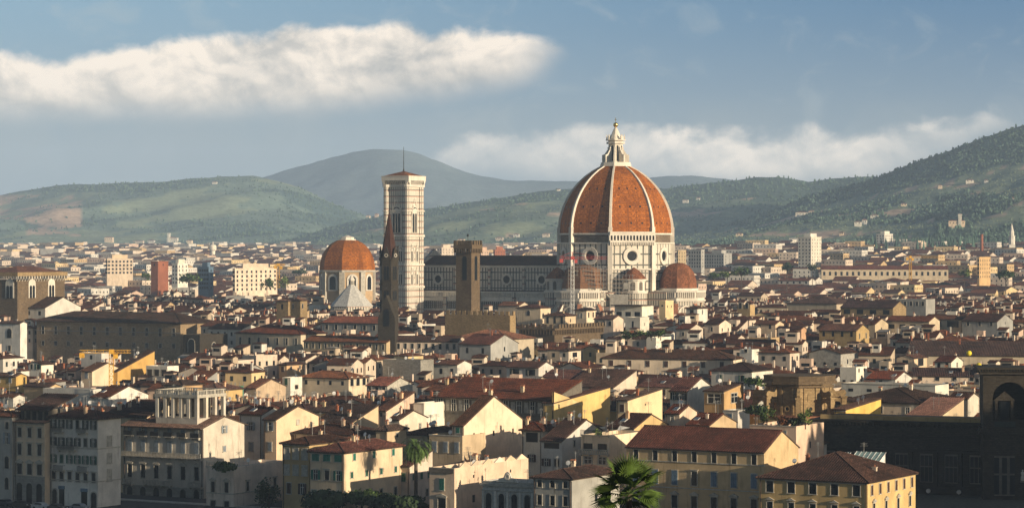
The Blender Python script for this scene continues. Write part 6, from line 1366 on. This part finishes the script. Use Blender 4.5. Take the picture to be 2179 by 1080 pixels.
# riverside road and cars
y0 = 566; R_ = MB(); R_.add([(-190, 640 + 28, .01), (-190, 590, .01), (60, 480, .01), (60, 520, .01)], [(0, 1, 2, 3)]); tag(R_.build('road', M['asphalt']), kind='structure')
P_ = MB(); p0 = [(-140, 616), (-140, 612.5), (-40, 555.0), (-40, 558.5)]; P_.prism([p0[0], p0[1], p0[2], p0[3]], 0, .14); tag(P_.build('pavement', M['concrete']), kind='structure')
for k, c in enumerate(((.03, .035, .05), (.02, .02, .022), (.45, .45, .45), (.05, .05, .055), (.25, .26, .28))): plain('car_paint_%d' % k, c, .3, .5)
plain('tyre', (.02, .02, .02)); plain('lamp_glass', (.7, .7, .66), .2, .5)
def car(u, v, k, label):
    Y = F * (CAMZ - .75) / (v - HV); x, y, _ = PX(u, v, Y); T = thing('parked_car', label, 'car', (x, y, 0), -30, 'cars parked along the river road')
    pr = [(-2.1, .35), (2.1, .35), (2.15, .75), (1.95, .92), (1.05, 1.0), (.55, 1.42), (-.95, 1.46), (-1.6, 1.05), (-2.05, .98), (-2.15, .7)]
    b = MB(); b.xz(pr, -.85, .85, 0, True); b.build('body', M['car_paint_%d' % k], T)
    b = MB(); b.xz([(.92, 1.02), (.48, 1.38), (-.9, 1.41), (-1.4, 1.06)], -.87, .87, 0, True); b.build('window', M['pane'], T)
    for sx in (-1.3, 1.3):
        for sy in (-.86, .7): b = MB(); b.xz([(sx + .33 * math.cos(R(t)), .33 + .33 * math.sin(R(t))) for t in range(0, 360, 30)], sy, sy + .18, 0, True); b.build('wheel', M['tyre'], T)
    for sy in (-.6, .6): b = MB(); b.box(2.1, 2.17, sy - .2, sy + .2, .66, .82); b.build('headlight', M['lamp_glass'], T)
for k, (u, v, c, l) in enumerate(((12, 1068, 0, 'dark blue parked car at the left edge of the river road'), (45, 1071, 1, 'black parked car in front of the stone arches'), (88, 1075, 2, 'silver parked car left of the white house door'), (122, 1078, 3, 'dark grey parked car before the white house door'), (170, 1077, 4, 'grey parked car in front of the white shop doorway'))): car(u, v, c, l)

# ------------------------------------------------------------ hills
def hnoise(seed):
    r = random.Random(seed); fs = [(r.uniform(.5, 1), r.uniform(0, 6.28), r.uniform(0, 6.28), r.uniform(-.8, .8)) for _ in range(5)]
    def f(x, y, s):
        t = 0; a = 1; k = 1 / s
        for q, p, o, d in fs: t += a * math.sin((x * math.cos(d) + y * math.sin(d)) * k * q * 6.28 + p) * math.cos((y * math.cos(d * 2) - x * .6) * k * q * 5 + o); a *= .55; k *= 1.93
        return t
    return f
def interp(pts, x):
    if x <= pts[0][0]: return pts[0][1]
    for (a, b), (c, d) in zip(pts, pts[1:]):
        if x <= c: t = (x - a) / (c - a); return b + (d - b) * t
    return pts[-1][1]
m, t, b_ = newmat('hill_cover', .95, .1); va = N(t, 'ShaderNodeVertexColor', layer_name='Col').outputs[0]; v, r_ = objc(t)
c_ = MIX(t, MR(t, tn(t, v, .03, 6., .75), .3, .7), va, N(t, 'ShaderNodeHueSaturation', {'Value': .62, 'Color': va}).outputs[0])
c_ = MIX(t, MR(t, tn(t, v, .09, 4., .7), .42, .7, 0., .6), c_, N(t, 'ShaderNodeHueSaturation', {'Value': 1.4, 'Saturation': .85, 'Color': va}).outputs[0])
t.links.new(c_, b_.inputs['Base Color'])
HAZED_FOREST, FIELD, OLIVE, TAN, MEADOW = (.078, .135, .125), (.25, .30, .18), (.18, .235, .165), (.52, .37, .26), (.27, .33, .21)  # forest tinted blue and covers lightened: distance haze put into the colour
WOOD_P = []
def hill(name, ridge, Yb, Yr, base_v, u0, u1, prof, cover, seed, amp, du=9, rows=54, wood=0, back=500):
    nf = hnoise(seed); us = np.arange(u0, u1 + 1, du); P = []; C = []
    zr = [ZV(interp(ridge, u), Yr) for u in us]
    surf = {}
    for j in range(rows + 6):
        t = j / rows; row = []; crow = []
        for i, u in enumerate(us):
            tt = min(t, 1.0); Y = Yb + (Yr - Yb) * tt + max(0, t - 1) * back * 8; x = (u - CU) * Y / F
            zb = ZV(base_v, Yb) if not callable(base_v) else base_v(u); q = prof(tt, u)
            n = nf(x, Y, 1400) * amp * math.sin(math.pi * min(tt, .98)) + nf(x + 900, Y, 330) * amp * .16 * math.sin(math.pi * min(tt, .98)) + nf(x, Y - 300, 150) * 2.0 * min(1, tt * 4)
            z = zb + (zr[i] - zb) * q + n - max(0, t - 1) * 900
            row.append((x, Y, z)); crow.append(cover(u, VZ(z, Y), tt, nf(x, Y, 500), nf(x, Y, 210)))
        P.append(row); C.append([c[0] for c in crow]); surf[j] = crow
    o = gridmesh(name, np.array(P), [M['hill_cover']], np.array(C)); tag(o, kind='structure')
    rr = random.Random(seed + 5); tries = 0; got = 0
    while wood and got < wood and tries < wood * 12:
        tries += 1; j = rr.random() * (rows - .01); i = rr.random() * (len(us) - 1.01); j0, i0 = int(j), int(i)
        dens = surf[j0][i0][1]
        if rr.random() > dens: continue
        a, b2 = j - j0, i - i0; p = [(P[j0][i0][k] * (1 - a) + P[j0 + 1][i0][k] * a) * (1 - b2) + (P[j0][i0 + 1][k] * (1 - a) + P[j0 + 1][i0 + 1][k] * a) * b2 for k in range(3)]
        small = surf[j0][i0][2]; WOOD_P.append((*p, rr.uniform(4, 7) * (.5 if small else 1), rr.uniform(3.2, 6.2) * (.5 if small else 1), 1 if small else rr.choice([0, 0, 0, 0, 2]))); got += 1
    return P, us
def cov(c, d=0.0, small=False): return (c, d, small)
def left_cover(u, v, t, n, n2):
    if u < 175 and 415 < v < 505 and n2 + n * .6 > -.45 and v < 505 - (u < 60) * 40: return cov(TAN, .06)
    if v < 408 and u < 330 or n > .55: return cov(HAZED_FOREST, 1)
    if n < -.5: return cov(MEADOW, .05, True)
    return cov((.17, .245, .19), .3)
def far_cover(u, v, t, n, n2): return cov((.14, .195, .225) if n > -.4 else (.165, .22, .24), .0)  # pale blue colour imitates haze fading the mountain into the sky
def mid_cover(u, v, t, n, n2):
    if t > .62 + .08 * n: return cov((.09, .14, .11), .6)
    if n2 > .35: return cov(TAN if n > .2 else FIELD, .05, True)
    if n > .1: return cov(OLIVE, .5, True)
    return cov((.155, .215, .15), .4)
def right_cover(u, v, t, n, n2):
    lim = interp([(1400, 470), (1600, 485), (1800, 425), (2000, 385), (2179, 345)], u)
    if v < lim: return cov((.070, .120, .095) if n < .25 else (.10, .155, .10), .9)
    if v > 515 or (u > 1990 and v > 415 and n > -.2): return cov((.075, .12, .08), 1.0)
    if n2 > .62: return cov(TAN, .05, True)
    if n > .5: return cov(HAZED_FOREST, .9)
    return cov(FIELD if n2 > -.1 else OLIVE, .42, True)
far_ridge = [(300, 425), (480, 400), (555, 378), (600, 364), (640, 353), (700, 337), (750, 324), (800, 317), (850, 318), (890, 327), (930, 343), (970, 360), (1020, 375), (1080, 383), (1200, 386), (1300, 388), (1420, 374), (1480, 374), (1600, 388), (1850, 392), (2179, 400)]
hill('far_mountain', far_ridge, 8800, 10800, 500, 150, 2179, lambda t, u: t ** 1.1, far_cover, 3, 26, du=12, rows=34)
left_ridge = [(-200, 416), (0, 415), (40, 406), (120, 394), (200, 392), (260, 391), (330, 387), (420, 380), (470, 377), (540, 377), (590, 386), (640, 402), (700, 430), (760, 454), (830, 472), (920, 492), (1040, 510), (1250, 520)]
PL, uL_ = hill('west_hill', left_ridge, 5900, 7600, 531, -200, 1250, lambda t, u: t ** 1.25, left_cover, 8, 30, wood=4200)
mid_ridge = [(540, 522), (620, 513), (680, 492), (760, 470), (850, 449), (950, 437), (1040, 424), (1100, 414), (1190, 404), (1300, 402), (1420, 402), (1480, 394), (1550, 386), (1620, 380), (1660, 379), (1720, 386), (1780, 380), (1850, 375), (1950, 380), (2179, 390)]
PM, uM = hill('middle_hill', mid_ridge, 4700, 6300, 534, 540, 2179, lambda t, u: t ** 1.15, mid_cover, 21, 26, wood=4600)
right_ridge = [(1250, 520), (1380, 512), (1460, 497), (1540, 480), (1640, 448), (1720, 418), (1800, 398), (1850, 384), (1950, 345), (2050, 309), (2120, 284), (2179, 264), (2260, 235), (2360, 215)]
PR, uR_ = hill('east_hill', right_ridge, 3350, 5000, 540, 1250, 2340, lambda t, u: .30 * t + .70 * t ** 1.9, right_cover, 34, 16, du=7, rows=70, wood=12500, back=300)
def wood_mesh(name, pts, mats, label=None, cat=None):
    V = []; Fq = []; Mi = []; r = np.random.RandomState(3)
    ico = []
    for lvl, n, rad in ((-.1, 6, .55), (.28, 7, 1.0), (.62, 6, .78)):
        for i in range(n): a = 6.283 * i / n + lvl * 3; ico.append((rad * math.cos(a), rad * math.sin(a), lvl))
    ico.append((0, 0, 1.0)); tri = []
    for i in range(6): tri.append((i, (i + 1) % 6, 6 + (i + 1) % 7)); tri.append((i, 6 + (i + 1) % 7, 6 + i))
    for i in range(7): tri.append((6 + i, 6 + (i + 1) % 7, 13 + (i + 1) % 6)); tri.append((6 + i, 13 + (i + 1) % 6, 13 + i % 6))
    for i in range(6): tri.append((13 + i, 13 + (i + 1) % 6, 19))
    ico = np.array(ico); tri = np.array(tri)
    for k, (x, y, z, w, h, mi) in enumerate(pts):
        p = ico * (w * .5 if mi != 2 else w * .3, w * .5 if mi != 2 else w * .3, h * (1 if mi != 2 else 1.35)); p = p * (1 + r.uniform(-.28, .28, (20, 1))); a = r.uniform(0, 6.28)
        V.append(p @ np.array([[math.cos(a), math.sin(a), 0], [-math.sin(a), math.cos(a), 0], [0, 0, 1]]) + (x, y, z - h * .08)); Fq.append(tri + 20 * k); Mi.append(np.full(len(tri), mi))
    V = np.concatenate(V); Fq = np.concatenate(Fq); Mi = np.concatenate(Mi); me = bpy.data.meshes.new(name)
    me.vertices.add(len(V)); me.vertices.foreach_set('co', V.ravel()); me.loops.add(Fq.size); me.loops.foreach_set('vertex_index', Fq.ravel().astype(np.int32)); me.polygons.add(len(Fq)); me.polygons.foreach_set('loop_start', np.arange(0, Fq.size, 3).astype(np.int32)); me.polygons.foreach_set('material_index', Mi.astype(np.int32))
    for m_ in mats: me.materials.append(m_)
    me.polygons.foreach_set('use_smooth', np.zeros(len(Fq), dtype=bool))
    me.update(calc_edges=True); o = bpy.data.objects.new(name, me); COL.objects.link(o); tag(o, label, cat, kind='stuff'); return o
wm_ = []
for k, c in (('wood_green', (.088, .138, .095)), ('olive_grey', (.16, .20, .12)), ('conifer', (.048, .085, .066))):
    m, t, b_ = newmat(k, .9, .1); v, r_ = objc(t); t.links.new(MIX(t, MR(t, tn(t, v, .02, 5., .8), .32, .68), scaled(c, .6), scaled(c, 1.7)), b_.inputs['Base Color']); wm_.append(m)
wood_mesh('hillside_woods', WOOD_P, wm_, 'woods and olive groves covering the hills behind the city', 'woods')
# dark conifer wood at the foot of the right hill, and greenery scattered through the plain
r = random.Random(77); pts = []
for _ in range(900):
    u = r.gauss(1960, 75); Y = r.uniform(3000, 3500); x = (u - CU) * Y / F
    if u < 1850 or u > 2179: continue
    pts.append((x, Y, gz(x, Y) - 1, r.uniform(6, 10), r.uniform(11, 21), r.choice([0, 2, 2])))
for _ in range(500):
    u = r.uniform(1480, 2230); Y = r.uniform(3150, 3550); x = (u - CU) * Y / F; pts.append((x, Y, gz(x, Y), r.uniform(6, 11), r.uniform(6, 13), r.choice([0, 0, 2])))
for _ in range(380):
    u = r.uniform(-50, 2230); Y = r.uniform(1750, 5600); x = (u - CU) * Y / F
    if u > 1300 and Y > 3300: continue
    pts.append((x, Y, gz(x, Y) - 1, r.uniform(6, 12), r.uniform(7, 13), 0))
for _ in range(800):
    u = r.uniform(-50, 1400); Y = r.uniform(5000, 6000); x = (u - CU) * Y / F; pts.append((x, Y, gz(x, Y) - 1, r.uniform(8, 13), r.uniform(6, 12), 0))
wood_mesh('parkland_trees', pts, wm_, 'dark trees and parks scattered through the far city and at the hill foot', 'woods')

# villas on the slopes
def on_hill(P, us, u, v):
    """point of a hill sheet that shows at (u, v)"""
    i = min(len(us) - 1, max(0, int(round((u - us[0]) / (us[1] - us[0]))))); best = None
    for j in range(len(P)):
        q = P[j][i]; d = abs(VZ(q[2], q[1]) - v)
        if best is None or d < best[0]: best = (d, q)
    return best[1]
VL = [(PR, uR_, 2037, 478, 34, 13, 'pale castle villa with a square tower on the right hillside', 1), (PR, uR_, 1702, 456, 26, 9, 'long white convent on a spur of the right hill', 0), (PR, uR_, 1726, 453, 12, 8, 'cream block at the right end of the hill convent', 0), (PR, uR_, 1822, 476, 14, 8, 'white villa below the middle of the right hill', 0), (PR, uR_, 1838, 472, 10, 9, 'reddish villa beside the white one on the right hill', 0), (PR, uR_, 1862, 460, 16, 7, 'white farmhouse higher up the right hill', 0),
      (PR, uR_, 2064, 386, 16, 6, 'white house high on the right hill under the woods', 0), (PR, uR_, 2096, 386, 8, 6, 'tiny cream house right of the high white one', 0), (PR, uR_, 1996, 397, 8, 7, 'lone small house at the wood edge on the right hill', 0), (PR, uR_, 2156, 424, 6, 4, 'tiny white house at the far right of the hill', 0), (PR, uR_, 1570, 500, 14, 6, 'cream house near the left foot of the right hill', 0), (PR, uR_, 1788, 496, 8, 6, 'pale house among trees at the hill foot', 0), (PR, uR_, 1925, 436, 12, 5, 'grey farmhouse in the olive fields of the right hill', 0),
      (PL, uL_, 370, 510, 24, 9, 'white church complex at the foot of the left hill', 1), (PL, uL_, 322, 513, 14, 6, 'white house left of the hill-foot church', 0), (PL, uL_, 400, 514, 12, 6, 'cream house right of the hill-foot church', 0), (PL, uL_, 292, 513, 22, 4, 'long low tan farmhouse at the foot of the left hill', 0), (PL, uL_, 232, 508, 18, 10, 'tan quarry house on the lower left hill', 0), (PL, uL_, 456, 390, 10, 4, 'white house just under the left ridge', 0), (PL, uL_, 554, 416, 7, 4, 'tiny white house on the shoulder of the left hill', 0), (PL, uL_, 122, 421, 6, 4, 'tiny white house in the bare slope of the left hill', 0),
      (PM, uM, 780, 459, 8, 6, 'small villa on the crest left of the bell tower', 0), (PM, uM, 797, 459, 7, 6, 'reddish villa on the crest touching the bell tower', 0), (PM, uM, 1100, 501, 12, 6, 'white villa above the nave roof', 0), (PM, uM, 1060, 506, 16, 6, 'cream villa above the crenellated tower', 0), (PM, uM, 980, 511, 14, 6, 'pale villa above the nave left of the crenellated tower', 0), (PM, uM, 1165, 503, 14, 6, 'cream houses left of the dome drum', 0), (PM, uM, 1187, 405, 6, 3, 'white house on the ridge left of the dome', 0), (PM, uM, 1462, 430, 12, 5, 'white farm on the dark slope right of the dome', 0), (PM, uM, 1486, 424, 7, 4, 'small white house right of the hillside farm', 0)]
for P, us, u, v, wp, hp, l, tw in VL:
    q = on_hill(P, us, u, v + hp / 2); s = q[1] / F; W_, H = wp * s, hp * s; T = thing('villa', l, 'villa', (q[0] - W_ / 2, q[1] - 6, q[2]), -12, 'villas on the hillsides')
    b = MB(); b.box(0, W_, 0, 9, -4, H); n = max(2, int(W_ / 4.5))
    for i in range(n): xx = W_ * (i + .5) / n; b.add([(xx - .6, -.06, H * .55), (xx + .6, -.06, H * .55), (xx + .6, -.06, H * .55 + 1.8), (xx - .6, -.06, H * .55 + 1.8)], [(0, 1, 2, 3)], 1)
    b.build('wall', [ M['plaster_white' if 'white' in l else ('plaster_pink' if 'red' in l else 'plaster_cream')], M['pane']], T)
    b = MB(); b.add([(-.4, -.4, H), (W_ + .4, -.4, H), (W_ + .4, 9.4, H), (-.4, 9.4, H), (W_ * .3, 4.5, H + 2), (W_ * .7, 4.5, H + 2)], [(0, 1, 5, 4), (1, 2, 5), (2, 3, 4, 5), (3, 0, 4)]); b.build('roof', M['roof_tile_red'], T)
    if tw: b = MB(); x0 = W_ * (.6 if u > 1000 else .1); b.box(x0, x0 + W_ * .2, -1, 5, -3, H * 1.9); b.box(x0 - .5, x0 + W_ * .2 + .5, -1.5, 5.5, H * 1.9, H * 2.1); b.build('tower', M['plaster_white'], T)

# tree-topped mound added out of view on the right to keep the library in shade
hs = Vector((math.sin(R(SUN_AZ)), -math.cos(R(SUN_AZ)), 0)); pd = Vector((-hs.y, hs.x, 0)); r = random.Random(15); pts = []; P = []; SHADE_EDGE = 417
for s_ in np.linspace(-60, 60, 17):
    row = []
    for p in np.linspace(475, 565, 31):
        q = pd * p + hs * (-135 + s_); k = max(0, 1 - (s_ / 55) ** 2) * max(0, 1 - ((p - 521) / 36) ** 4); row.append((q.x, q.y, 33 * k - 2)); 
        if k > .3 and abs(p - 521) < 19 and abs(s_) < 26: pts.append((q.x + r.uniform(-2, 2), q.y + r.uniform(-2, 2), 33 * k - 4, r.uniform(6, 9), r.uniform(15, 20), 0))
    P.append(row)
tag(gridmesh('hill', np.array(P), [M['ground_earth']]), kind='structure')  # added light blocker for the library, outside the frame
P = []
for s_ in np.linspace(-75, 75, 21):                                # higher unseen mound, added and shaped to shade the left river houses
    row = []
    for p in np.linspace(348, 436, 40):
        q = pd * p + hs * (-95 + s_); k = max(0, 1 - (s_ / 72) ** 2) * (1 if p < 409 else max(0, 1 - ((p - 409) / 22) ** 2)) * max(0, min(1, (p - 350) / 24)); row.append((q.x, q.y, 66 * k - 2))
        if k > .35 and p < SHADE_EDGE and abs(s_) < 36 and p > 370: pts.append((q.x + r.uniform(-1.5, 1.5), q.y + r.uniform(-1.5, 1.5), 66 * k - 4, r.uniform(6, 9), r.uniform(19, 25), 0))
    P.append(row)
tag(gridmesh('hill', np.array(P), [M['ground_earth']]), kind='structure')  # added light blocker for the river houses, also outside the frame
wood_mesh('shade_mound_trees', pts, wm_, 'unseen trees added on two shade-casting mounds', 'woods')

# ------------------------------------------------------------ labels for the houses without one of their own
LM = [('the cathedral nave', 1045, 620), ('the spired bell tower', 828, 650), ('the yellow crane', 237, 780), ('the feather palm', 885, 960), ('the fan palm', 1338, 1040), ('the brown stone palace', 210, 720), ('the roof garden', 1680, 890), ('the stone rotunda', 1715, 840), ('the dark library', 1930, 960), ('the brown battlements', 1235, 708), ('the roof loggia', 380, 865), ('the yellow globes', 2070, 765), ('the seven-window cream house', 1420, 772), ('the painted palace', 1050, 860), ('the penthouse canopy', 1345, 660), ('the golden stone tower house', 625, 650), ('the garden terrace', 1370, 712), ('the concrete gable', 1785, 765), ('the stone hall', 1850, 655), ('the orange chapel dome', 738, 545), ('the blank stone wall', 860, 790), ('the twin-arched turret', 1588, 662), ('the green scaffold net', 490, 840), ('the grey right-edge gable house', 2110, 700), ('the long beige range', 730, 738), ('the tan gabled house', 1800, 720), ('the square stone hall', 60, 605)]
WCOL = {'white': 'white', 'cream': 'cream', 'beige': 'beige', 'yellow': 'yellow', 'ochre': 'ochre', 'orange': 'orange', 'pink': 'peach', 'grey': 'grey', 'tan': 'tan'}
RW = {'g1': 'long-ridged', 'g2': 'front-gabled', 'hip': 'hip-roofed', 's1': 'lean-roofed', 'flat': 'flat-topped'}
todo = [h for h in HOUSES if not h['lab']]; seen = {}
for h in todo:
    best = sorted(LM, key=lambda l: (l[1] - h['u']) ** 2 + 4 * (l[2] - h['v']) ** 2)[0]; du, dv = h['u'] - best[1], h['v'] - best[2]
    hz = 'right' if du > 0 else 'left'; vt_ = 'above' if dv < 0 else 'below'
    rel = f'{hz} of' if abs(du) > 3 * abs(dv) else (vt_ if abs(dv) > abs(du) else f'{vt_} and {hz} of')
    size = 'small' if h['w'] < 45 else ('wide' if h['w'] > 95 else 'mid-sized'); h['k'] = (size, WCOL.get(h['wall'], 'pale'), RW[h['roof']], rel, best[0]); h['d'] = du * du + 4 * dv * dv; seen.setdefault(h['k'], []).append(h)
ORD = ['', 'second ', 'third ', 'fourth ', 'fifth ', 'sixth ', 'seventh ', 'eighth ', 'ninth ', 'tenth ']
for k, hl in seen.items():
    hl.sort(key=lambda h: h['d'])
    for i, h in enumerate(hl): h['T']['label'] = f'{k[0]} {k[1]} {k[2]} house {k[3]} {k[4]}' + ('' if len(hl) == 1 else (', closest one' if i == 0 else f', {ORD[min(i, 9)]}closest one'))

# ------------------------------------------------------------ haze over the plain
hz = MB(); hz.box(-2980, 2980, -240, 12300, -9, 505); ho = hz.build('haze', []); tag(ho, kind='stuff')
m = bpy.data.materials.new('haze_air'); m.use_nodes = True; t = m.node_tree; t.nodes.clear()
pv = N(t, 'ShaderNodeVolumePrincipled', {'Color': (.52, .71, 1.0, 1), 'Density': 0.72e-4, 'Anisotropy': -0.2}); N(t, 'ShaderNodeOutputMaterial', {1: pv.outputs[0]}); ho.data.materials.append(m)
